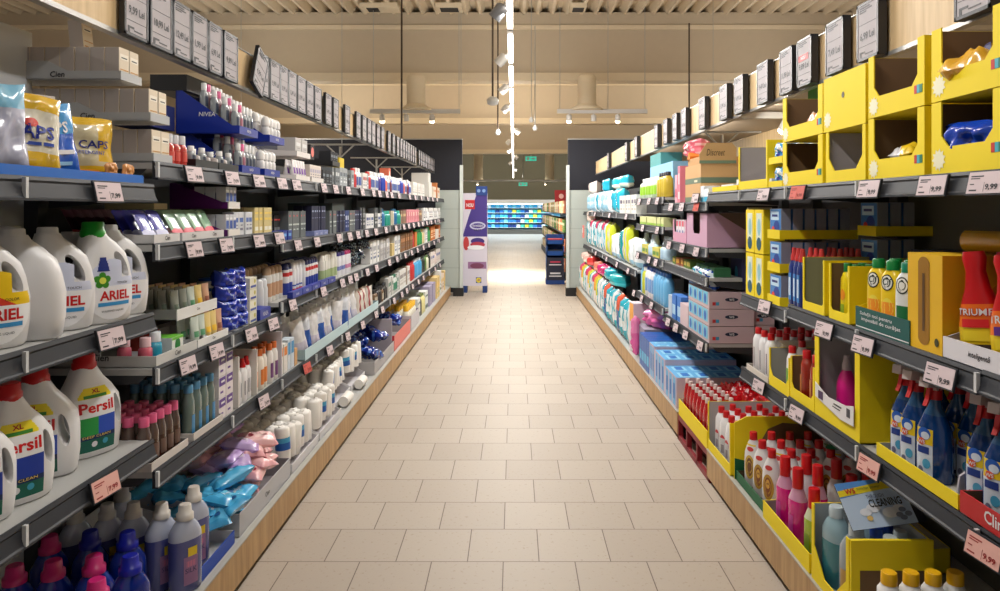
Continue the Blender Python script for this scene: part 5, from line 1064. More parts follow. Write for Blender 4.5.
so = link('lettering', sl.build('lettering')); so.parent = bpy.data.objects[REC[-1][0].name].children[1] if REC[-1][0].children else REC[-1][0]; so.location = (0, -.18-.0046, 0)
for r_ in range(4):
    for i in range(3): put(cif if i else cifw, 1, 2.175+.088*i, .01+.056*r_, 1.078, 'yellow cream cleaner with green cap' if i else 'white cream cleaner with teal cap', 'in the green-lipped tray, ' + ROWS[r_], yaw=.35)
ylb = carton('tall_yellow_box', .17, .30, .275, mat((226, 178, 20), .5), [('R', -.18, .16, .12, .92, pr(150, 104, 10)), ('D', -.01, .90, .028, .020, pr(150, 104, 10)), ('D', -.01, .13, .028, .020, pr(150, 104, 10)), ('R', -.05, .02, .2, .8, pr(90, 60, 20)), ('D', .36, .12, .010, .012, pr(60, 60, 20))], cat='box')
put(ylb, 1, 2.03, .0, 1.074, 'large golden-yellow box with brown slot window', RB_)
sw = MB()
for q in range(5): sw.T = Matrix.Identity(4); r0 = .07 + .045*q; n_ = 20; vs = []; 
for q in range(5):
    r0 = .06 + .042*q; vs = []; n_ = 16
    for i in range(n_+1):
        a_ = PI/2*i/n_
        for rr in (r0, r0+.018):
            vs.append((.0856, .148 - min(.29, rr*math.cos(a_)), min(.272, rr*math.sin(a_))))
    sw.add(vs, [(2*i, 2*i+1, 2*i+3, 2*i+2) for i in range(n_)], pr(200, 140, 16))
so2 = link('side_print', sw.build('side_print')); so2.parent = REC[-1][0]; so2['label'] = 'darker orange arcs printed on the box side'
foilr = MB(); foilr.T = Matrix.Rotation(PI/2, 4, 'Y'); foilr.loft([(0, .0, .0), (0, .032, .032), (.2, .034, .034), (.34, .03, .03), (.36, .01, .01)], fo(206, 160, 40), 16)
put(Proto('foil_roll_pack', 'pack', [('foil_roll_pack', foilr.build('foil_roll_pack'), None, None)], .36, .06, .06), 1, 2.07, .12, 1.385, 'gold film-wrapped roll lying down', 'on top of the golden-yellow box', yaw=.3)
bbx = carton('dark_blue_pack', .30, .10, .05, mat((16, 28, 80), .4), [('R', -.45, .2, .2, .8, pr(90, 100, 150)), ('D', -.3, .5, .015, .015, pr(190, 60, 60))], cat='pack'); put(bbx, 1, 2.30, .24, 1.29, 'dark blue pack lying across the bottles', RB_, yaw=.5)
def redtrig(name, liquid, lab): return None
tri = MB(); TS = [(0, .048, .030), (.01, .052, .034), (.10, .050, .033), (.17, .040, .028), (.22, .026, .022), (.27, .020, .020), (.31, .026, .020), (.33, .022, .018)]
tri.loft(TS, None, 20, 2.4, mz=lambda z: pl(226, 196, 30) if z < .12 else (pl(232, 110, 20) if z < .19 else pl(196, 14, 22)))
fyT = surf_of(TS, 2.4); tl = MB(); tl.text('TRIUMF', 0, .135, .022, fyT, pr(200, 20, 30), width=.085, bold=.03); tl.text('TRIUMF', 0, .137, .020, fyT, WHITE, width=.080, bold=.01, off=.003); tl.patch(-.03, .03, .10, .125, fyT, pr(206, 26, 30), off=.002); tl.patch(-.03, .03, .06, .09, fyT, pr(236, 210, 40), off=.002); tl.patch(-.02, .03, .02, .05, fyT, pr(50, 40, 40), off=.002)
trp = MB(); tl2 = MB(); tl2.text('TRIUMF', 0, .135, .022, fyT, WHITE, width=.085, bold=.02); tl2.patch(-.03, .03, .10, .125, fyT, pr(90, 40, 130), off=.002); tl2.patch(-.03, .03, .06, .09, fyT, pr(236, 210, 40), off=.002)
TRI = Proto('oven_cleaner_bottle', 'cleaner bottle', [('body', tri.build('body'), None, None), ('label', tl.build('label'), 0, None)], .10, .07, .33)
TRI2 = Proto('oven_cleaner_bottle', 'cleaner bottle', [('body', TRI.parts[0][1], None, None), ('label', tl2.build('label'), 0, 'label with purple band')], .10, .07, .33)
wtt = tray(.30, .36, .055, .17, mat((216, 214, 220), .5), mat((170, 160, 166), .6), text='inteligentă', tm=INK, th=.014, shear=.2, slope0=.02); put(wtt, 1, 1.785, .0, 1.077, 'white slogan tray with dark lettering', RB_ + ' at picture edge')
for r_ in range(2):
    for i in range(2): put(TRI if i else TRI2, 1, 1.735+.125*i, .03+.09*r_, 1.083, 'red and yellow cleaner bottle' if i else 'red and yellow cleaner bottle with purple band', 'in the white slogan tray, ' + ROWS[r_], yaw=.45, tilty=-.12, sc=(1.15, 1, .86))

# ---------------- lowest shelf
RC_ = 'on the lowest shelf of the cleaning side'
wt0 = tray(.30, .36, .03, .20, mat((214, 206, 196), .6), mat((150, 140, 130), .7), slope0=.9); put(wt0, 1, 3.42, .0, .672, 'pale tray of white red-capped bottles', RC_)
wrc = bottle('bleach_bottle', .215, .066, .05, MILK, RED, .028, .016, texts=[('R', -.6, -.35, .15, .7, pr(170, 60, 60)), ('R', .1, .35, .15, .65, pr(110, 100, 120))])
for r_ in range(5):
    for i in range(3): put(wrc, 1, 3.33+.085*i, .008+.07*r_, .678, 'white bottle with round red cap', RC_ + ', ' + ROWS[r_])
gt = dispbox(.24, .36, .17, .05, .012, .03, spot=False, logo=False, inner=mat((160, 160, 152), .7)); put(gt, 1, 3.14, .002, .672, 'yellow-fronted box with grey side', RC_)
wgb = bottle('bleach_bottle', .20, .06, .045, MILK, RED, .028, .016, texts=[('R', -.5, .3, .1, .6, pr(110, 170, 60))]); put(wgb, 1, 3.10, .02, .680, 'single white bottle with green label', 'in the yellow-fronted box with grey side'); 
for q in range(3): put(wrc, 1, 3.20, .10+.08*q, .680, 'white bottle with round red cap', 'deep in the grey-sided box', sc=(1, 1, .95))
rt2 = dispbox(.24, .36, .175, .045, .014, .02, spot=False, logo=False); put(rt2, 1, 2.89, .002, .682, 'yellow box holding amber-red bottles', RC_)
amr = bottle('drain_bottle', .205, .07, .045, lq(150, 40, 20), RED, .03, .017, texts=[('R', -.7, .1, .1, .6, pr(190, 110, 50))])
for r_ in range(4):
    for i in range(2): put(amr, 1, 2.84+.095*i, .015+.06*r_, .688, 'amber-red bottle with red cap', 'in the yellow box, ' + ROWS[r_])
bigy = dispbox(.36, .38, .305, .085, .035, .015, spot=False, logo=False, inner=GRYC); put(bigy, 1, 2.585, .002, .682, 'big yellow box with white lip and pink bottle', RC_)
wl = MB(); wl.prism([(-.16, .075), (-.16, .13), (-.05, .10), (.09, .105), (.15, .12), (.15, .05), (.05, .045)], -.195-.006, -.195-.0045, pr(226, 224, 226)); wl.box(.10, .125, -.2022, -.2012, .07, .10, pr(60, 60, 70)); wl.box(-.13, -.09, -.2022, -.2012, .075, .105, pr(60, 30, 80)); wl.box(.0, .06, -.2022, -.2012, .085, .09, INK); wl.box(-.01, .05, -.2022, -.2012, .075, .078, INK)
wlo = link('white_lip_print', wl.build('white_lip_print')); wlo.parent = REC[-1][0]; wlo['label'] = 'white printed band'
pkb = bottle('pink_duck_bottle', .235, .085, .065, pl(232, 30, 140), pl(196, 180, 186), .05, .016, capshape='tall', neck=.3, texts=[('R', -.2, .4, .1, .4, pr(200, 60, 160))]); put(pkb, 1, 2.68, .05, .690, 'bright pink bottle with grey spout', 'in the big yellow box'); 
# blue trigger sprays
def trigger(name, liquid, capm, h=.30):
    S = [(0, .046, .028), (.008, .050, .031), (.10, .050, .031), (.15, .046, .029), (.19, .030, .022), (.215, .017, .016), (.245, .015, .015)]
    mb = MB(); mb.loft(S, liquid, 20, 2.5, mz=lambda z: liquid if z < .17 else lq(40, 84, 124))
    fy = surf_of(S, 2.5); l = MB()
    l.patch(-.038, .012, .012, .150, fy, lambda x, z: pr(216, 226, 240), 6, 8); l.patch(-.038, .012, .105, .150, fy, pr(240, 206, 30), 6, 4, off=.0014); l.disc(-.014, .135, .020, .018, fy, pr(30, 90, 180), off=.002); l.disc(-.010, .130, .013, .011, fy, pr(214, 226, 240), off=.0026); l.disc(-.020, .112, .012, .010, fy, pr(220, 80, 40), off=.003)
    l.text('W5', -.020, .107, .010, fy, WHITE, off=.004, bold=.02); l.patch(-.034, .002, .078, .098, fy, pr(30, 60, 140), 4, 2, off=.0016); l.disc(-.006, .05, .012, .014, fy, pr(80, 170, 210), off=.002); l.disc(-.024, .03, .008, .010, fy, pr(120, 120, 150), off=.002)
    c = MB(); c.cyl(0, 0, .235, .262, .019, capm, 16)
    c.prism([(-.050, .272), (-.046, .300), (.0, .306), (.034, .296), (.040, .270), (.020, .262), (-.012, .262)], -.013, .013, capm, axis='x') if False else None
    hd = MB(); hd.T = Matrix.Identity(4)
    hd.prism([(-.055, .276), (-.050, .302), (.010, .304), (.040, .290), (.036, .262), (-.014, .262), (-.020, .272)], -.014, .014, mat((206, 190, 186), .4), axis='x')
    tg_ = MB(); tg_.prism([(-.030, .272), (-.040, .240), (-.052, .222), (-.046, .220), (-.028, .244), (-.018, .268)], -.006, .006, capm, axis='x'); hd.cyl(0, 0, .258, .266, .015, capm, 12)
    return Proto(name, 'spray bottle', [('body', mb.build('body'), None, None), ('label', l.build('label'), 0, None), ('collar', c.build('collar'), None, None), ('spray_head', hd.build('spray_head'), None, None), ('trigger', tg_.build('trigger'), None, None)], .10, .062, .305)
spb = trigger('trigger_spray_bottle', lq(4, 56, 116), RED)
yfl = tray(.42, .36, .04, .05, YEL, mat((200, 196, 186), .6), front=YEL); put(yfl, 1, 2.08, .0, .687, 'yellow-lipped tray of blue spray bottles', RC_)
for i, (y_, d_) in enumerate(((2.23, .03), (2.155, .02), (2.065, .02))): put(spb, 1, y_, d_, .692, 'blue trigger spray with red collar', 'in the yellow-lipped tray, front row', yaw=.5)
for i, (y_, d_) in enumerate(((2.22, .12), (2.13, .13), (2.04, .12), (1.965, .12), (2.2, .22), (2.1, .22))): put(spb, 1, y_, d_, .692, 'blue trigger spray with red collar', 'in the yellow-lipped tray, behind', yaw=.5)
gdv = MB(); gdv.prism([(-.17, 0), (.17, 0), (.17, .20), (.10, .20), (-.16, .06)], -.003, .003, mat((186, 182, 190), .6)); gdo = Proto('grey_divider', 'divider', [('grey_divider', gdv.build('grey_divider'), None, None)], .34, .006, .2); gdo.put(Matrix.Translation((1.37, 1.955, .692)) @ Matrix.Rotation(.12, 4, 'Z') @ Matrix.Rotation(PI, 4, 'Z') @ Matrix.Diagonal((-1, 1, 1, 1)), 'pale grey sloping divider between spray bottle trays', RC_)
for i, (y_, d_) in enumerate(((1.885, .05), (1.80, .04), (1.72, .05))): put(spb, 1, y_, d_, .692, 'blue trigger spray with red collar', 'in the tray nearest the picture edge', yaw=.5)
rcl = tray(.26, .34, .055, .22, mat((190, 26, 32), .5), BRN, text='Clin', tm=WHITE, th=.030, slope0=.35); put(rcl, 1, 1.725, -.004, .690, 'red tray lettered in white at picture edge', RC_)

# ---------------- base deck, cleaning side
RD_ = 'on the base deck of the cleaning side'
def baseR(p, x, y, z, desc, where, yaw=0, sc=1, group=None): return p.put(Matrix.Translation((x, y, z)) @ Matrix.Rotation(-PI/2 + yaw, 4, 'Z') @ Matrix.Diagonal((sc, sc, sc, 1)), desc, where, group)
def trayR(p, x0, y, z, desc, where): return p.put(Matrix.Translation((x0 + p.d/2, y, z)) @ Matrix.Rotation(-PI/2, 4, 'Z'), desc, where)
# red soap bottles over a red pallet base
m = MB(); RB2 = mat((130, 24, 34), .5, noise=.05); m.box(-.20, .28, -.37, .37, .13, .165, RB2)
for yy in (-.36, -.12, .12, .34): m.box(-.20, -.17, yy, yy+.025, .0, .13, RB2); m.box(.2, .23, yy, yy+.025, .0, .13, RB2)
m.box(-.20, -.18, -.37, .37, .0, .03, RB2); m.box(-.12, .26, -.35, .35, .0, .02, mat((80, 20, 30), .6))
o = link('red_pallet', m.build('red_pallet')); o.location = (1.25, 4.20, 0); record(o, 'dark red pallet base under the red soap bottles', '', 'pallet')
rst = tray(.66, .56, .10, .12, YEL, mat((200, 200, 200), .6)); trayR(rst, 1.052, 4.20, .168, 'yellow carton tray of red soap bottles', RD_)
soap = bottle('soap_bottle', .235, .062, .05, lq(180, 16, 24), pl(222, 204, 200), .026, .013, neck=.3, texts=[('R', -.5, .5, .1, .5, pr(150, 20, 30)), ('R', -.2, .2, .2, .4, pr(220, 180, 180))], n=14)
soaph = pillow('soap_refill', .11, .13, .06, lambda u, v: fo(190, 14, 24) if not (abs(u) < .3 and .3 < v < .6) else fo(226, 180, 184), 81, crink=.012, flat=True, cat='refill')
for r_ in range(3):
    for i in range(8): baseR(soap, 1.09+.066*r_, 3.93+.077*i, .176+.0, 'red soap bottle with pale cap', RD_ + ', ' + ROWS[r_], yaw=rnd.uniform(-.2, .2))
for q in range(26): soaph.put(Matrix.Translation((1.28 + .29*rnd.random(), 3.92+.62*rnd.random(), .30+.055*(q/26))) @ Matrix.Rotation(rnd.uniform(0, 6.3), 4, 'Z') @ Matrix.Rotation(rnd.uniform(-.4, .4), 4, 'X'), 'shiny red soap refill', 'heaped behind the red soap bottles', 'shiny red soap refills')
for i in range(8): baseR(soap, 1.59, 3.93+.077*i, .23, 'red soap bottle with pale cap', 'behind the heaped refills')
# white red-capped bottles in the grey-lined tray
gw = dispbox(.40, .50, .255, .05, .012, .01, spot=False, logo=False, inner=mat((176, 172, 172), .7)); trayR(gw, 1.055, 3.66, .178, 'yellow-edged grey-lined tray of white bottles', RD_)
wcl = bottle('cleaner_bottle', .245, .072, .055, MILK, RED, .03, .017, texts=[('R', -.5, .5, .08, .5, pr(196, 196, 200)), ('D', 0, .45, .02, .028, pr(200, 40, 50)), ('R', -.3, .3, .15, .35, pr(120, 110, 120))], n=16)
for r_ in range(6):
    for i in range(4): baseR(wcl, 1.10+.072*r_, 3.53+.088*i + (.04 if r_ % 2 else 0)-.02, .184, 'white cleaner bottle with red cap', 'in the grey-lined tray, ' + ROWS[r_], yaw=rnd.uniform(0, .5))
# jars-and-handles bottles behind brown cut-out carton
bcut = dispbox(.30, .50, .275, .06, .02, .02, spot=False, logo=False, inner=BRN, outer=YEL); 
mm = MB(); P_ = [(-.25, 0), (.25, 0), (.25, .30), (-.19, .30), (-.25, .27)]; mm.prism(P_, -.003, .003, YEL, YEL); mm.prism([(-.13, .02), (.22, .02), (.22, .25), (-.02, .27), (-.09, .24), (-.13, .17)], -.0042, -.0032, BRN); mm.prism([(-.25, 0), (-.12, 0), (-.12, .07), (-.25, .10)], -.0044, -.0034, mat((16, 96, 56), .6))
Proto('yellow_carton_side', 'carton', [('yellow_carton_side', mm.build('yellow_carton_side'), None, None)], .5, .006, .3).put(Matrix.Translation((1.31, 3.425, .178)), 'yellow carton side with brown cut-out and green foot', RD_)
mul = bottle('detergent_bottle', .25, .086, .058, MILK, RED, .034, .018, neck=.3, texts=[('D', 0, .42, .028, .055, pr(190, 150, 60)), ('D', 0, .42, .018, .042, pr(140, 80, 50)), ('D', 0, .80, .018, .010, pr(200, 60, 60)), ('D', 0, .48, .010, .02, pr(226, 180, 80))], n=18)
muy = bottle('detergent_bottle', .25, .086, .058, MILK, RED, .034, .018, neck=.3, texts=[('D', 0, .42, .028, .055, pr(206, 170, 70)), ('D', 0, .42, .018, .042, pr(120, 76, 50)), ('D', 0, .80, .018, .010, pr(200, 60, 60)), ('R', -.55, .55, .87, .90, pr(236, 206, 40))], n=18)
gtr = tray(.40, .50, .045, .05, mat((16, 96, 56), .6), mat((90, 70, 50), .7)); trayR(gtr, 1.07, 3.215, .178, 'low green tray of white handled bottles', RD_)
for r_ in range(5):
    for i in range(3):
        if True: baseR(muy if (i+r_) % 3 == 2 else mul, 1.12+.085*r_, 3.09+.12*i, .184, 'white red-capped bottle with gold oval label', 'in the low green tray, ' + ROWS[r_], yaw=.6)
grt = pillow('green_ticket', .14, .07, .004, mat((20, 120, 70), .5), 83, flat=True, crink=.002, cat='ticket', nx=6, nz=4)
grt.put(Matrix.Translation((1.40, 3.40, .485)) @ Matrix.Rotation(.3, 4, 'Z'), 'flat dark green card', 'resting over white bottles near the yellow carton side'); grt.put(Matrix.Translation((1.42, 3.08, .44)) @ Matrix.Rotation(-.3, 4, 'Z'), 'flat dark green card', 'resting on white bottles in the low green tray')
# pink and green floor cleaner with long red caps
yl2 = tray(.47, .50, .07, .09, YEL, mat((150, 146, 140), .7), slope0=.02); trayR(yl2, 1.055, 2.77, .178, 'yellow-fronted tray of pink cleaner bottles', RD_)
pkc = bottle('floor_cleaner_bottle', .285, .078, .058, lq(206, 150, 180), pl(196, 20, 26), .075, .021, liquid=lq(214, 20, 130), fill=.78, neck=.2, texts=[('R', -.6, .2, .15, .5, pr(190, 60, 150))], n=18)
grc = bottle('floor_cleaner_bottle', .265, .078, .058, lq(196, 206, 170), pl(196, 20, 26), .07, .021, liquid=lq(150, 176, 20), fill=.78, neck=.2, texts=[('R', -.6, .2, .15, .5, pr(120, 150, 40))], n=18)
clc = bottle('floor_cleaner_bottle', .285, .078, .058, lq(206, 206, 206), pl(196, 20, 26), .075, .021, neck=.2, texts=[('R', -.6, .4, .15, .5, pr(60, 130, 110))], n=18)
for x_, y_, p_, ds in ((1.105, 2.90, pkc, 'clear pink floor cleaner with long red cap'), (1.105, 2.77, pkc, 'clear pink floor cleaner with long red cap'), (1.105, 2.62, grc, 'yellow-green floor cleaner with long red cap'), (1.195, 2.80, pkc, 'pink floor cleaner with red cap, behind'), (1.30, 2.87, clc, 'pale floor cleaner with red cap'), (1.20, 2.92, clc, 'pale floor cleaner with red cap'), (1.40, 2.82, clc, 'pale floor cleaner with red cap'), (1.39, 2.70, clc, 'pale floor cleaner with red cap'), (1.28, 2.70, clc, 'pale floor cleaner with red cap')): baseR(p_, x_, y_, .184, ds, 'in the yellow-fronted tray', yaw=.3)
put(cart(.20, .04, .16, (70, 50, 40)), 1, 2.9, .30, .30, 'dark brown carton with faint lettering', RD_ + ' deep behind')
# teal and clear bottles
ybx = dispbox(.28, .25, .262, .04, .02, .08, spot=False, logo=False, inner=mat((150, 156, 160), .6)); trayR(ybx, 1.055, 2.375, .178, 'yellow cut-out box of teal bottles', RD_)
tlb = bottle('floor_cleaner_bottle', .24, .09, .07, lq(150, 180, 190), lq(190, 204, 210), .03, .022, liquid=lq(60, 130, 140), fill=.66, neck=.18, n=18); crb2 = bottle('floor_cleaner_bottle', .24, .10, .07, lq(150, 160, 166), lq(176, 186, 190), .03, .022, neck=.2, texts=[('R', -.6, -.1, .1, .5, pr(190, 150, 80)), ('R', -.5, -.2, .1, .2, pr(60, 80, 140))], n=18)
baseR(tlb, 1.112, 2.455, .184, 'clear bottle with teal liquid', 'in the yellow cut-out box, front', yaw=.3, sc=1.12); baseR(crb2, 1.118, 2.325, .184, 'clear empty-looking bottle with tan label', 'in the yellow cut-out box, front', yaw=.5, sc=1.1)
blcap = bottle('floor_cleaner_bottle', .235, .07, .05, lq(60, 90, 130), pl(20, 60, 150), .03, .022, neck=.18, n=16)
for q, (x_, y_) in enumerate(((1.21, 2.46), (1.21, 2.375), (1.21, 2.29), (1.265, 2.42), (1.265, 2.33))): baseR(blcap if q % 2 else tlb, x_, y_, .184, 'dark-filled bottle with blue cap' if q % 2 else 'clear bottle with teal liquid', 'in the yellow cut-out box, behind')
# card lying over the boxes
sgn = MB(); sgn.box(-.125, .125, -.002, .002, 0, .15, mat((24, 26, 34), .4)); c_ = MB(); fS = FLAT(-.002)
c_.box(-.125, .095, -.003, -.002, 0, .15, pr(196, 216, 240)); c_.add([(-.125, -.0034, .10), (.085, -.0034, .125), (.065, -.0034, .15), (-.125, -.0034, .15)], [(0,1,2,3)], pr(90, 150, 220)); c_.add([(-.125, -.0038, .105), (.08, -.0038, .118), (.07, -.0038, .143), (-.125, -.0038, .125)], [(0,1,2,3)], pr(236, 214, 40))
for dx, dz, rr in ((-.06, .05, .02), (-.03, .06, .024), (.02, .04, .028), (.05, .05, .02)): c_.disc(dx, dz, rr, rr*.6, fS, pr(236, 240, 248), off=.003)
for dx, dz in ((.045, .03), (.06, .045), (.075, .03), (.055, .02)): c_.disc(dx, dz, .012, .008, fS, pr(130, 140, 160), off=.0036)
c_.disc(-.055, .03, .010, .008, fS, pr(236, 200, 120), off=.004)
t_ = MB(); t_.text('CLEANING', .015, .062, .024, fS, INK, width=.11, bold=.02, off=.0045); t_.text('THROUGH', -.01, .090, .012, fS, pr(60, 70, 120), width=.06, off=.0045); t_.text('W5', -.085, .112, .016, fS, pr(200, 60, 50), off=.005, bold=.03); t_.text('summer power', -.02, .121, .009, fS, pr(60, 90, 60), width=.08, off=.005)
SGN = Proto('printed_card', 'printed card', [('board', sgn.build('board'), None, None), ('printed_face', c_.build('printed_face'), 0, None), ('lettering', t_.build('lettering'), 0, None)], .25, .004, .15)
SGN.put(Matrix.Translation((1.215, 2.30, .452)) @ Matrix.Rotation(.06, 4, 'Z') @ Matrix.Rotation(-.10, 4, 'Y') @ Matrix.Rotation(-.72, 4, 'X'), 'pale blue and yellow CLEANING card', 'lying on bottles in the yellow box')
# yellow box end with yellow capped white bottles in front
ybe = tray(.36, .50, .14, .245, YEL, BRN, slope0=.0); trayR(dispbox(.20, .40, .245, .10, .02, .02, spot=False, logo=False), 1.08, 2.16-.03, .178, 'yellow box with brown inside and straight rim', RD_ + ' behind yellow-capped bottles') if False else None
m = MB(); m.box(-.208, .050, -.004, .004, .17, .264, YEL); m.box(-.208, -.18, -.004, .004, 0, .17, YEL); m.box(-.18, .05, .0, .003, 0, .17, BRN); m.box(-.195, .04, .012, .03, .235, .2375, mat((150, 156, 160), .6))
o = link('yellow_box_end', m.build('yellow_box_end')); o.location = (1.26, 2.226, .178); record(o, 'yellow box end with brown panel behind yellow-capped bottles', '', 'display box')
ycb = bottle('milk_cleaner_bottle', .25, .072, .06, MILK, pl(230, 176, 20), .032, .0225, neck=.10, n=18)
for q in range(4): baseR(ycb, 1.085+.064*q, 2.06, .178, 'white bottle with yellow cap', 'at the lower picture edge, %s from aisle' % ['first', 'second', 'third', 'fourth'][q])

# ---------------- bay 4.27-5.52
RE_ = 'on the cleaning side middle bays'
dsc = carton('brown_pad_box', .40, .34, .12, mat((206, 164, 112), .6), [('R', -.5, .5, .0, .25, pr(110, 132, 110)), ('R', .1, .3, .06, .18, pr(226, 220, 190))], cat='carton', side=None); 
put(dsc, 1, 4.66, .0, 1.517, 'tan and green pad box', 'lowest of the stack beside the yellow trays')
put(dsc, 1, 4.66, .0, 1.638, 'tan and green pad box', 'second of the stack beside the yellow trays')
for o_ in [q for q, d_, w_ in REC if d_ == 'tan and green pad box']:
    gb_ = MB(); gb_.box(-.2008, .2008, -.1708, .1708, .0, .035, mat((104, 124, 104), .6)); g_ = link('green_band', gb_.build('green_band')); g_.parent = o_; g_['label'] = 'grey-green band round the box foot'
m = MB(); TN = mat((196, 158, 106), .6); m.prism([(-.17, 0), (.17, 0), (.17, .10), (.13, .13), (-.10, .13), (-.17, .06)], -.003, .003, TN); m.text('Discreet', -.02, .05, .042, FLAT(-.003), pr(60, 50, 30), width=.17, shear=.3, off=.001); m.box(-.17, .17, -.0036, -.003, -.0, .02, pr(110, 132, 110))
PB = Proto('pad_box_lid', 'carton lid', [('pad_box_lid', m.build('pad_box_lid'), None, None)], .34, .006, .13); PB.put(Matrix.Translation((1.275, 4.455, 1.758)) @ Matrix.Diagonal((.68, 1, 1, 1)), 'tan box flap lettered in flowing script', 'standing on the pad box stack')
put(carton('tan_box', .30, .30, .05, mat((196, 150, 96), .6), cat='carton'), 1, 4.72, .02, 1.76, 'tan slanted box', 'on top of the pad box stack')
put(cart(.06, .10, .05, (232, 130, 40)), 1, 4.86, .02, 1.80, 'orange carton tilted', 'on top of the pad boxes', tilty=.5)
pkp = pillow('pink_film_pack', .24, .12, .16, lambda u, v: fo(232, 110, 130) if (u*3+v*2) % 1 > .25 else fo(240, 190, 196), 91, cat='pack', texts=[('R', -.3, .1, .5, .8, pr(190, 30, 50)), ('R', .2, .5, .5, .8, pr(236, 220, 220))], crink=.01); put(pkp, 1, 4.95, .02, 1.83, 'pink film pack with red label', 'topmost beside the header, cleaning side')
put(cart(.10, .10, .08, (232, 236, 240), [('R', -.5, .5, 0, .4, pr(60, 180, 220))]), 1, 4.33, .0, 1.517, 'white and cyan carton', RE_ + ' top shelf, nearer'); put(cart(.08, .10, .10, (232, 236, 240), [('R', -.5, .5, 0, .3, pr(60, 180, 220))]), 1, 4.43, .0, 1.517, 'white and cyan carton', RE_ + ' top shelf')
put(cart(.07, .10, .26, (226, 130, 150), [('R', -.3, .3, .5, .8, pr(240, 200, 206)), ('R', -.4, .4, .1, .3, pr(240, 210, 214))]), 1, 5.05, .0, 1.517, 'tall pink carton', RE_ + ' top shelf'); put(cart(.07, .10, .20, (236, 170, 186), [('R', -.3, .3, .2, .5, pr(200, 80, 110))]), 1, 5.14, .0, 1.517, 'tall pale pink carton', RE_ + ' top shelf')
ppt = dispbox(.50, .36, .21, .08, .16, .02, spot=False, logo=False, outer=mat((206, 164, 190), .5), inner=mat((120, 96, 80), .7)); PINKT = put(ppt, 1, 4.56, .002, 1.237, 'big pink display tray with empty corner', RE_ + ' second shelf')
put(dispbox(.40, .34, .16, .07, .03, .02, spot=False, logo=False, outer=mat((216, 160, 186), .5), inner=GRYC), 1, 5.03, .002, 1.237, 'smaller pink display tray', RE_ + ' second shelf')
for q in range(4): put(cart(.07, .08, .15, (228, 226, 232), [('D', 0, .4, .016, .02, pr(60, 70, 150)), ('R', -.4, .4, .7, .95, pr(226, 100, 120))]), 1, 4.90+.085*q, .012, 1.245, 'white carton with blue dot and pink top', 'in the smaller pink tray')
for q in range(2): put(cart(.09, .08, .06, (226, 222, 214), stripes((170, 140, 150), (150, 150, 150))), 1, 4.50+.10*q, .02, 1.245, 'small cream carton', 'in the big pink tray')
ct_ = MB(); ct_.prism([(-.12, .212), (.178, .212), (.178, .03)], .2502, .2512, mat((120, 96, 80), .7), axis='x'); cto = link('side_cut_out', ct_.build('side_cut_out')); cto.parent = PINKT; cto['label'] = 'brown inside showing at the cut side'
put(cart(.01, .13, .12, (232, 226, 232)), 1, 4.42, .05, 1.245, 'torn white carton flap', 'inside the big pink tray', tilty=.3)
SPB = lambda a, b: cart(.10, .10, .055, a, [('R', -.4, .4, .3, .8, pr(*b))])
run(1, 4.85, 5.45, .03, 1.062, [(SPB((90, 120, 40), (190, 170, 60)), 'olive flat carton', 2), (SPB((160, 90, 50), (226, 170, 60)), 'brown flat carton', 2)], RE_ + ' third shelf'); run(1, 4.30, 4.8, .03, 1.062, [(SPB((50, 110, 70), (60, 140, 90)), 'green flat carton', 3)], RE_ + ' third shelf')
w5c = carton('tissue_case', .44, .34, .10, mat((196, 172, 178), .6), [('R', -.42, -.36, .1, .3, pr(200, 50, 50)), ('R', -.36, -.30, .1, .3, pr(60, 150, 190))], cat='case')
blw = lambda u, v: fo(226, 234, 240) if (u*2.2+v*1.5) % 1 > .45 else fo(40, 100, 200)
fp = carton('blue_front', .1, .1, .1, NV)
def wcase(y, z, desc, where, w=.50, h=.10, dp=.27, d=.0):
    p = carton('tissue_case', w, dp, h, mat((200, 176, 182), .6), [('R', -.5, .5, 0, .16, pr(200, 176, 182))] + [('R', -.48+.24*i, -.27+.24*i, .2, .97, pr(120, 200, 226)) for i in range(4)] + [('D', -.38+.24*i, .55, .025, .03, pr(30, 100, 190)) for i in range(4)], cat='case')
    o = put(p, 1, y, d, z, desc, where); mb = MB(); a = w/2+.0008
    for (y0_, y1_, z0_, z1_, c) in ((-dp/2+.02, -dp/2+.04, .02, .04, (200, 50, 50)), (-dp/2+.04, -dp/2+.06, .02, .04, (60, 150, 190))): mb.box(-a, -a+.0005, y0_, y1_, z0_, z1_, pr(*c)); mb.box(a-.0005, a, y0_, y1_, z0_, z1_, pr(*c))
    old = mb.T; mb.T = Matrix.Rotation(PI/2, 4, 'Z'); mb.disc(.0, h*.55, .04, .012, FLAT(-a), pr(30, 36, 60), off=.0008, n=20); mb.text('W5', 0, h*.48, .014, FLAT(-a), WHITE, off=.002, bold=.02); mb.T = old
    s_ = link('side_print', mb.build('side_print')); s_.parent = o
for lv in range(3): wcase(4.52, .667+.104*lv, 'pinkish grey case of blue tissue packs', 'on the lower shelf, %s of three' % ['bottom', 'middle', 'top'][lv])
for lv in range(3): wcase(4.54, .667+.104*lv, 'pinkish grey case', 'behind the front cases on the lower shelf, %s' % ['bottom', 'middle', 'top'][lv], w=.44, dp=.13, d=.28)
put(cart(.22, .18, .20, (56, 58, 104), [('D', 0, .5, .03, .04, pr(60, 160, 200))], one=False), 1, 4.42, .21, .982, 'dark blue-violet carton', 'on the pinkish grey cases, under the pink tray')
tsp = pillow('tissue_pack', .22, .16, .10, lambda u, v: fo(216, 230, 240) if (u*2+v*2.5) % 1 > .4 else (fo(40, 170, 200) if u < 0 else fo(30, 80, 180)), 93, cat='pack', crink=.01)
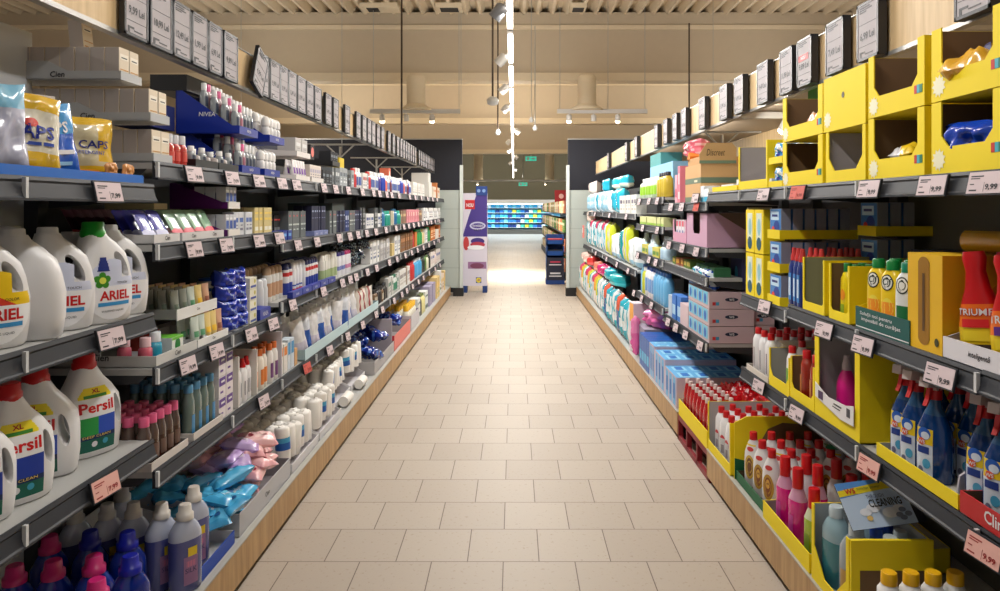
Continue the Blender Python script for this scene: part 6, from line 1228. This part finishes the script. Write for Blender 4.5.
put(tsp, 1, 4.42, .0, .98, 'white and turquoise tissue pack', 'on top of the pinkish grey cases', sc=(1, 1, .8)); put(tsp, 1, 4.66, .02, .98, 'white and turquoise tissue pack', 'on top of the pinkish grey cases', sc=(1, 1, .8))
put(cart(.22, .34, .15, (206, 184, 190)), 1, 4.90, .0, .667, 'pinkish grey carton', RE_ + ' lower shelf'); run(1, 5.03, 5.48, .0, .667, [(cart(.12, .2, .18, (60, 120, 200), [('R', -.4, .4, .2, .6, pr(160, 200, 230))]), 'blue carton', 2), (cart(.10, .2, .16, (180, 196, 214)), 'pale blue carton', 1)], RE_ + ' lower shelf')
dkb = cart(.22, .3, .20, (44, 50, 90), [('D', 0, .5, .03, .04, pr(60, 160, 200))], one=False); put(dkb, 1, 4.42, .12, 1.245-.245+.07, 'dark blue carton with turquoise dot', RE_ + ' between the shelves', sc=(1, 1, .0001)) if False else None
# base: blue sanitary cartons
SKB = mat((96, 170, 220), .5); LBX = mat((206, 190, 206), .6)
def bluecase(y, h, w=.36):
    p = carton('tissue_carton', w, .50, h, LBX, [('R', -.40+.3*i, -.18+.3*i, .05, .95, pr(110, 180, 226)) for i in range(3)] + [('R', -.34+.3*i, -.24+.3*i, .25, .75, pr(30, 90, 180)) for i in range(3)], cat='carton', top=SKB)
    o = trayR(p, 1.055, y, .178, 'lilac case with light blue packs on top', RD_); mb = MB()
    for i in range(4):
        for j in range(2): mb.box(-w/2+.02+(w/2)*j+.02, -w/2+(w/2)*(j+1)-.02, -.22+.12*i, -.13+.12*i, h+.001, h+.0016, pr(150, 206, 236)); mb.box(-w/2+.05+(w/2)*j, -w/2+(w/2)*(j+1)-.04, -.20+.12*i, -.15+.12*i, h+.0017, h+.0022, pr(40, 110, 190))
    s_ = link('top_print', mb.build('top_print')); s_.parent = o
for y_, h_ in ((4.80, .20), (5.16, .24)): bluecase(y_, h_)
bluecase(5.45, .26, .20)
blp2 = carton('blue_carton', .10, .46, .26, mat((20, 90, 170), .4), [('R', -.4, .4, .2, .5, pr(90, 180, 220))], cat='carton')
for q in range(4): trayR(blp2, 1.055, 5.62+.105*q, .178, 'deep blue upright pack', RD_)
# pink fluffy pack on grey patterned carton
gpc = carton('patterned_carton', .34, .44, .275, mat((146, 140, 158), .6), [('D', -.3+.2*i, .75, .014, .014, pr(176, 170, 186)) for i in range(4)], cat='carton'); trayR(gpc, 1.10, 6.18, .178, 'grey-lilac dotted carton', RD_)
pinkm = lambda u, v: fo(228, 104, 172) if v < .55 else fo(236, 140, 192)
pf1 = pillow('pink_film_pack', .34, .16, .26, pinkm, 95, cat='pack', crink=.02); pf2 = pillow('pink_film_pack', .22, .12, .18, pinkm, 96, cat='pack', crink=.02)
pf1.put(Matrix.Translation((1.28, 6.16, .452)) @ Matrix.Rotation(-PI/2+.2, 4, 'Z'), 'wide pink film pack', 'on the dotted carton'); pf2.put(Matrix.Translation((1.27, 6.18, .60)) @ Matrix.Rotation(-PI/2, 4, 'Z'), 'small pink film pack', 'topmost above the dotted carton'); 
pf3 = pillow('pink_film_pack', .07, .34, .05, pinkm, 97, cat='pack', crink=.02); pf3.put(Matrix.Translation((1.075, 6.28, .185)) @ Matrix.Rotation(-PI/2, 4, 'Z'), 'long pink film pack hanging down', 'in front of the dotted carton')
RF = RD_ + ' far stretch'
tealp = lambda s_: pillow('diaper_pack', .20, .40, .14, lambda u, v: fo(30, 160, 180) if v < .35 or v > .8 or (v > .5 and u < 0) else fo(210, 226, 230), s_, cat='pack', nx=8, nz=10, crink=.01)
dpk = [(tealp(101), 'teal diaper pack', 1), (pillow('diaper_pack', .18, .42, .14, lambda u, v: fo(20, 90, 150) if v < .6 else fo(216, 90, 60), 102, cat='pack', nx=8, nz=10), 'blue diaper pack', 1),
       (pillow('diaper_pack', .16, .42, .14, lambda u, v: fo(226, 226, 226) if abs(u) > .4 else fo(60, 180, 200), 103, cat='pack', nx=8, nz=10), 'white diaper pack', 1), (pillow('diaper_pack', .14, .44, .14, lambda u, v: fo(190, 206, 216) if v < .7 else fo(200, 60, 100), 104, cat='pack', nx=8, nz=10), 'pale diaper pack', 1),
       (pillow('diaper_pack', .16, .42, .14, lambda u, v: fo(200, 206, 60) if v > .4 else fo(230, 230, 220), 105, cat='pack', nx=8, nz=10), 'lime diaper pack', 1), (pillow('diaper_pack', .18, .42, .14, lambda u, v: fo(230, 160, 60) if v > .5 else fo(226, 216, 206), 106, cat='pack', nx=8, nz=10), 'orange diaper pack', 1)]
run(1, 6.42, 6.62, -.10, .178, [(carton('tall_carton', .18, .4, .44, mat((214, 200, 210), .6), [('R', -.45, .45, .6, .98, pr(232, 160, 60)), ('D', 0, .3, .03, .04, pr(120, 130, 140))], cat='carton'), 'tall pale carton with orange top', 1)], RF)
run(1, 6.64, 8.9, -.11, .178, [dpk[2], dpk[0], dpk[0], dpk[1], dpk[0]], RF); run(1, 9.0, 11.7, -.11, .178, [dpk[2], dpk[4], dpk[5], dpk[3], dpk[2]], RF)
for q, (y_, c, z_) in enumerate(((8.0, (30, 170, 180), .60), (8.5, (30, 160, 180), .62), (8.9, (200, 40, 110), .62), (9.3, (206, 40, 110), .62), (9.7, (226, 130, 110), .62), (10.6, (220, 60, 60), .62), (11.2, (232, 190, 180), .62), (11.5, (236, 200, 190), .64))):
    pz = pillow('soft_film_pack', .34, .14, .2, (lambda c: lambda u, v: fo(*c) if v > .35 else fo(*[min(255, k_+50) for k_ in c]))(c), 110+q, cat='pack', nx=8, nz=8); put(pz, 1, y_, -.08, z_, 'soft film pack lying flat', RF, yaw=rnd.uniform(-.3, .3))
RG = 'on the cleaning side farther middle shelf'
run(1, 5.56, 6.7, .0, .702, [(bt(.26, .09, (110, 180, 226), (60, 120, 200)), 'light blue bottle', 5), (bt(.26, .08, (226, 226, 230), (40, 80, 170), (120, 160, 210)), 'white bottle with blue label', 4), (bt(.24, .07, (196, 200, 60), (226, 226, 226)), 'lime bottle', 2)], RG)
run(1, 4.94, 5.5, .16, .85, [(bt(.20, .07, (150, 170, 210), (40, 80, 170)), 'pale blue bottle', 6)], RG + ' back row')
run(1, 5.56, 6.7, .0, 1.072, [(bt(.18, .1, (190, 220, 240), (220, 236, 244), capshape='tall', caph=.08), 'pale blue pointed bottle', 2), (cart(.12, .1, .08, (200, 190, 90), [('R', -.4, .4, .2, .6, pr(90, 140, 60))]), 'olive-yellow carton', 2)], RG)
run(1, 5.56, 6.7, .0, 1.332, [(cart(.14, .1, .07, (206, 210, 150), [('R', -.5, .5, 0, .3, pr(150, 190, 60))]), 'low yellow-green carton', 4)], RG)
run(1, 5.56, 5.9, .0, 1.567, [(bt(.2, .08, (206, 180, 60), (40, 40, 50)), 'yellow bottle with dark cap', 3)], RG)
run(1, 5.95, 6.75, .0, 1.567, [(bt(.18, .11, (200, 220, 190), (226, 230, 220), (150, 200, 60)), 'pale green tub', 2)], RG)
put(cart(.50, .3, .26, (130, 186, 220), [('R', .1, .3, .65, .72, INK), ('R', -.3, .0, .2, .26, INK)]), 1, 6.42, .02, 1.75, 'large light blue carton', 'on the top shelf behind the pale green tubs', sc=(1, 1, .9)) if False else None
put(cart(1.0, .22, .30, (140, 190, 226), [('R', .25, .33, .68, .74, INK), ('R', .1, .2, .1, .15, INK), ('R', -.3, -.2, .1, .14, INK)]), 1, 6.55, .18, 1.58, 'large light blue carton', 'on the top shelf behind pale green tubs')
put(cart(.5, .2, .12, (80, 150, 150)), 1, 6.9, .2, 1.881, 'teal-grey carton', 'high above the light blue carton')
RH = 'on the far diaper shelves'
tl3 = pillow('diaper_pack', .30, .29, .16, lambda u, v: fo(40, 180, 210) if v > .15 else fo(120, 210, 226), 121, cat='pack', nx=8, nz=8); tl4 = pillow('diaper_pack', .12, .28, .14, lambda u, v: fo(150, 200, 226) if abs(u) < .6 else fo(240, 244, 250), 122, cat='pack', nx=8, nz=8); tl5 = pillow('diaper_pack', .24, .15, .16, lambda u, v: fo(50, 190, 220) if v > .4 else fo(236, 240, 220), 123, cat='pack', nx=8, nz=8)
run(1, 6.82, 8.0, .0, 1.422, [(cart(.16, .1, .19, (220, 220, 214), stripes((90, 80, 100), (170, 160, 150))), 'white dotted carton', 5)], RH); run(1, 8.05, 8.9, .0, 1.422, [(tl3, 'turquoise diaper pack', 2)], RH); run(1, 8.95, 11.6, .0, 1.422, [(tl4, 'pale blue slim diaper pack', 8), (tl3, 'turquoise diaper pack', 1)], RH)
put(tl5, 1, 8.2, .05, 1.71, 'turquoise and cream pack', 'on top of the turquoise diapers'); put(tl5, 1, 8.8, .05, 1.71, 'turquoise and cream pack', 'on top of the slim diapers'); put(tl3, 1, 10.2, .1, 1.70, 'turquoise diaper pack', 'highest of the far diapers', sc=(1, 1, .7))
put(pillow('white_film_bag', .4, .2, .2, fo(240, 226, 220), 124, cat='pack', nx=8, nz=8), 1, 11.3, .02, 1.70, 'white puffy bag', 'at the far end of the diaper shelf')
run(1, 6.82, 9.2, .0, .882, [(pillow('wipe_pack', .28, .30, .16, lambda u, v: fo(150, 200, 226) if v < .3 else fo(232, 240, 244), 125, cat='pack', nx=8, nz=8), 'pale blue puffy pack', 2), (pillow('diaper_pack', .16, .42, .14, lambda u, v: fo(206, 216, 60) if u > .3 or v > .85 else fo(206, 200, 216), 126, cat='pack', nx=8, nz=8), 'grey pack with lime edge', 2), (pillow('diaper_pack', .26, .38, .16, fo(20, 150, 160), 127, cat='pack', nx=8, nz=8), 'solid teal pack', 1)], RH + ' lower')
run(1, 9.2, 11.6, .0, .882, [dpk[2], dpk[3], dpk[0], dpk[2]], RH + ' lower'); put(pillow('white_film_bag', .4, .2, .2, fo(236, 216, 206), 128, cat='pack', nx=8, nz=8), 1, 11.2, -.02, 1.25, 'white puffy bag', 'above the lower diaper shelf end')
ptg = cart(.14, .02, .2, (226, 130, 120), [('R', -.4, .4, .4, .8, pr(240, 220, 214))]); put(ptg, 1, 11.5, -.06, 1.0, 'coral hanging price card', 'at the far end of the diaper shelf')

# ================================================================== beyond the aisle end
bn_ = link('promo_banner_stand', None); bn_.location = (-.665, 12.45, 0); record(bn_, 'tall promo stand printed purple and white beside the end panel', '', 'banner')
m = MB(); m.box(-.235, .195, -.01, .25, .12, 1.74, mat((206, 200, 214), .5)); link('body', m.build('body'), bn_)
m = MB(); fB = FLAT(-.012); m.box(-.235, .195, -.012, -.010, .12, 1.74, pr(212, 206, 220)); m.prism([(-.235, .98), (.195, .98), (.195, 1.74), (.02, 1.74), (-.12, 1.35)], -.0135, -.0125, pr(66, 48, 130))
m.disc(.03, 1.17, .14, .07, fB, pr(190, 190, 216), off=.003); m.disc(.03, 1.17, .11, .045, fB, pr(66, 48, 130), off=.004); m.text('formidabil', .03, 1.15, .05, fB, WHITE, width=.18, off=.005); m.text('PRET', .03, 1.07, .04, fB, INK, width=.12, off=.004)
m.disc(.03, .90, .12, .06, fB, pr(60, 40, 120), off=.003); m.disc(.03, .84, .13, .05, fB, pr(170, 50, 70), off=.004); m.disc(.0, .79, .15, .04, fB, pr(236, 236, 240), off=.005)
m.disc(-.17, .86, .05, .12, fB, pr(190, 60, 60), off=.003); m.box(-.14, .18, -.0145, -.0135, .42, .54, pr(150, 110, 150)); m.disc(.02, .47, .12, .05, fB, pr(120, 60, 90), off=.006)
m.box(.0, .095, -.0155, -.0145, .17, .27, pr(30, 60, 140)); m.disc(.0475, .22, .045, .045, fB, pr(240, 216, 40), off=.006); m.text('L DL', .0475, .205, .035, fB, pr(30, 60, 150), width=.06, off=.007, bold=.03); m.text('i', .043, .203, .038, fB, pr(210, 40, 40), off=.0075, bold=.03)
link('printed_face', m.build('printed_face'), bn_)
m = MB(); m.box(-.19, -.02, -.016, -.012, 1.46, 1.62, pr(196, 30, 36)); m.text('NOU', -.105, 1.50, .06, FLAT(-.016), WHITE, width=.12, bold=.03); link('red_sticker', m.build('red_sticker'), bn_)
m = MB(); m.box(.0, .2, -.03, -.02, 1.70, 1.86, pr(24, 60, 130)); m.disc(.05, 1.78, .03, .03, FLAT(-.03), pr(120, 150, 200), off=.002); m.disc(.14, 1.78, .03, .03, FLAT(-.03), pr(120, 150, 200), off=.002); link('top_card', m.build('top_card'), bn_)
for x_ in (-.235, .115): m = MB(); m.box(x_, x_+.08, -.02, .26, 0, .12, mat((16, 50, 110), .5)); link('foot', m.build('foot'), bn_)
# stacked blue crates, right behind the far end panel
WP = mat((214, 186, 140), .6)
for lv in range(4):
    r = link('stacked_crate', None); r.location = (.80, 14.0, .10+.22*lv); BL = mat((20, 80, 160), .5)
    m = MB(); m.box(-.17, .17, -.2, .2, 0, .02, BL); m.box(-.17, .17, -.2, -.18, 0, .10 if lv else .2, BL); m.box(-.17, -.15, -.2, .2, 0, .2, BL); m.box(.15, .17, -.2, .2, 0, .2, BL); m.box(-.17, .17, .18, .2, 0, .2, BL); link('crate_body', m.build('crate_body'), r)
    m = MB(); m.box(-.14, .14, -.17, .17, .02, .12, mat((40, 60, 90) if lv < 3 else (200, 60, 60), .5)); link('contents', m.build('contents'), r)
    if lv in (0, 1): m = MB(); m.box(-.165, .165, -.206, -.2, -.02, .2, pr(36, 40, 60)); m.box(-.10, .10, -.208, -.206, .10, .13, pr(200, 60, 90) if lv else WHITE); m.box(-.12, .12, -.208, -.206, .05, .07, pr(226, 226, 230)); link('printed_panel', m.build('printed_panel'), r)
    record(r, 'blue carton crate', 'of the stack beyond the aisle mouth, ' + ['lowest', 'second', 'third', 'topmost'][lv], 'crate')
m = MB(); m.box(.62, .98, 13.8, 14.2, 0, .10, mat((16, 60, 130), .5)); o = link('blue_pallet', m.build('blue_pallet')); record(o, 'blue pallet under the stacked crates', '', 'pallet')
def farshelf(side, x0, x1, y0, y1, h, cols, desc, seed):
    rr = random.Random(seed); o = link('far_shelving', None); o.location = (side*(x0+x1)/2, (y0+y1)/2, 0); L = (y1-y0)/2; W = (x1-x0)/2
    m = MB(); m.box(-W, W, -L, L, 0, .15, DARK); m.box(side*W-.02 if side > 0 else -W, side*W if side > 0 else -W+.02, -L, L, .15, h, DARK); link('frame', m.build('frame'), o)
    nl = 4
    for k in range(nl): m = MB(); m.box(-W, W, -L, L, .15+k*(h-.15)/nl, .17+k*(h-.15)/nl, DARK); link('shelf_board', m.build('shelf_board'), o)
    record(o, desc, '', 'shelving')
    protos = [cart(.3, .3, .26, c, stripes((236, 226, 200), (150, 120, 80)), name='grocery_carton') for c in cols]
    for k in range(nl):
        y = y0+.2
        while y < y1-.2:
            p = protos[rr.randrange(len(protos))]; p.put(Matrix.Translation((side*(x0+.18), y, .172+k*(h-.15)/nl)) @ Matrix.Rotation(-side*PI/2, 4, 'Z'), 'small far carton', 'on the %s, %s level' % (desc.split(' beyond')[0], ['lowest', 'second', 'third', 'highest'][k])); y += .36 if y < 20 else .5
farshelf(1, 1.0, 1.7, 14.5, 26, 1.75, [(226, 200, 150), (214, 196, 160), (90, 140, 60), (230, 214, 180), (190, 110, 70)], 'pale goods shelving beyond the crates', 5)
farshelf(-1, 1.1, 1.7, 16.5, 27, 1.15, [(150, 70, 50), (120, 90, 60), (170, 150, 130), (60, 60, 50)], 'low dark goods shelving beyond the banner', 6)
rs = link('red_round_sign', None); rs.location = (1.28, 17.5, 1.62); m = MB(); m.box(-.28, .28, -.02, .02, 0, .30, pr(150, 20, 30)); m.disc(-.12, .15, .06, .06, FLAT(-.02), pr(220, 180, 180), off=.002); m.disc(.12, .15, .06, .06, FLAT(-.02), pr(220, 180, 180), off=.002); link('board', m.build('board'), rs); record(rs, 'dark red sign board with two pale discs above far shelving', '', 'sign')
# chilled wall at the back of the store
fr = link('chiller_cabinet', None); fr.location = (0, 40.6, 0)
m = MB(); m.box(-4, 4, -.4, .6, 0, .25, mat((110, 112, 112), .4)); m.box(-4, 4, .5, .6, .25, 1.95, mat((110, 190, 220), .5)); m.box(-4, 4, -.3, .6, 1.72, 1.95, WHITE); link('cabinet_body', m.build('cabinet_body'), fr)
for k in range(5): m = MB(); m.box(-4, 4, .0+.05*k, .5, .35+.28*k, .37+.28*k, WHITE); link('cabinet_shelf', m.build('cabinet_shelf'), fr)
m = MB(); m.box(-4, 4, -.28, -.22, 1.68, 1.72, mat((190, 230, 255), .5, emit=9)); link('light_strip', m.build('light_strip'), fr); record(fr, 'lit blue chiller cabinet across the far end of the store', '', 'cabinet')
cp = [cart(.2, .2, .16, c, name='chilled_pack') for c in ((60, 170, 220), (40, 120, 200), (120, 210, 230), (230, 220, 60), (60, 190, 170), (30, 60, 130), (230, 236, 240))]
for k in range(5):
    for i in range(19):
        c = [0, 2, 0, 6][i % 4] if k > 3 else ([0, 1, 2, 1, 5, 0][(i*5+k*3) % 6] if i < 9 else [3, 4, 1, 5, 6, 4][(i*7+k*5) % 6])
        cp[c].put(Matrix.Translation((-2.15+.24*i, 40.7+.05*k+.05, .372+.28*k)), 'small chilled pack', 'in the far chiller, %s shelf' % ['lowest', 'second', 'third', 'fourth', 'top'][k])
l = bpy.data.lights.new('chiller_light', 'AREA'); l.shape = 'RECTANGLE'; l.size = 7; l.size_y = .3; l.energy = 260; l.color = (.7, .9, 1); lo = bpy.data.objects.new('chiller_light', l); COL.objects.link(lo); lo.location = (0, 40.2, 1.66); lo.rotation_euler = (-.5, 0, 0)
# ------------------------------------------------------------------ camera, light, colour
finish_labels()
cam = bpy.data.cameras.new('camera'); co = bpy.data.objects.new('camera', cam); COL.objects.link(co)
co.location = (0, 0, 1.48); co.rotation_euler = (PI/2, 0, 0); cam.lens = 25.63; cam.sensor_width = 36; cam.sensor_fit = 'HORIZONTAL'
cam.shift_x = -.014; cam.shift_y = -.0875; cam.clip_end = 200; cam.clip_start = .05
scn.camera = co
def area(x, y, z, sx, sy, e, col=(1, .93, .82), rot=(0, 0, 0), spread=PI):
    l = bpy.data.lights.new('area_light', 'AREA'); l.shape = 'RECTANGLE'; l.size = sx; l.size_y = sy; l.energy = e; l.color = col; l.spread = spread
    o = bpy.data.objects.new('area_light', l); COL.objects.link(o); o.location = (x, y, z); o.rotation_euler = rot; return o
for k, y in enumerate((2.0, 4.2, 6.4, 8.6, 10.8)):
    area(-.035, y, 3.06, .12, 1.4, (31, 42, 68, 80, 80)[k], (1, .97, .93), rot=(0, (-.1, -.2, -.3, -.3, -.3)[k], 0))
for y in (15, 19, 23, 28, 34): area(-.035, y, 3.06, .12, 1.8, 75, (1, .94, .84))
for x in (-4.3, 4.3):
    for y in (1, 6, 11): area(x, y, 3.1, .3, 3.0, 60, (1, .95, .88))
for x in (-4.3, 0, 4.3):  # unseen upward lights added to brighten the ceiling and beams
    for y in (5, 10.2): area(x, y, 3.3, .3, 3.0, 31, (1, .96, .90), (PI, 0, 0))
    for y in (15.6, 21.5): area(x, y, 3.2, .3, 2.5, 62, (1, .92, .80), (PI, 0, 0))
for x in (-3, 3): area(x, 36, 3.0, 2.5, .3, 90, (1, .95, .85), (PI/2+.3, 0, 0))  # unseen pair added to lift the dark back wall
area(0, 15.6, 3.4, .5, .5, 100, (1, .90, .72), spread=1.2)
# wood_wash: added lights brightening the second header board; one short track hangs nearby
for y in (5.0, 7.0, 9.5): area(1.9, y, 2.17, .3, 1.2, 9, (1, .93, .8), (0, -.9, 0))
w = bpy.data.worlds.new('world'); scn.world = w; w.use_nodes = True
w.node_tree.nodes['Background'].inputs[0].default_value = (1.0, .96, .92, 1); w.node_tree.nodes['Background'].inputs[1].default_value = .24
scn.view_settings.view_transform = 'Standard'; scn.view_settings.look = 'None'; scn.view_settings.gamma = 1; scn.view_settings.exposure = 0.0
try: scn.view_settings.use_curve_mapping = False
except Exception: pass
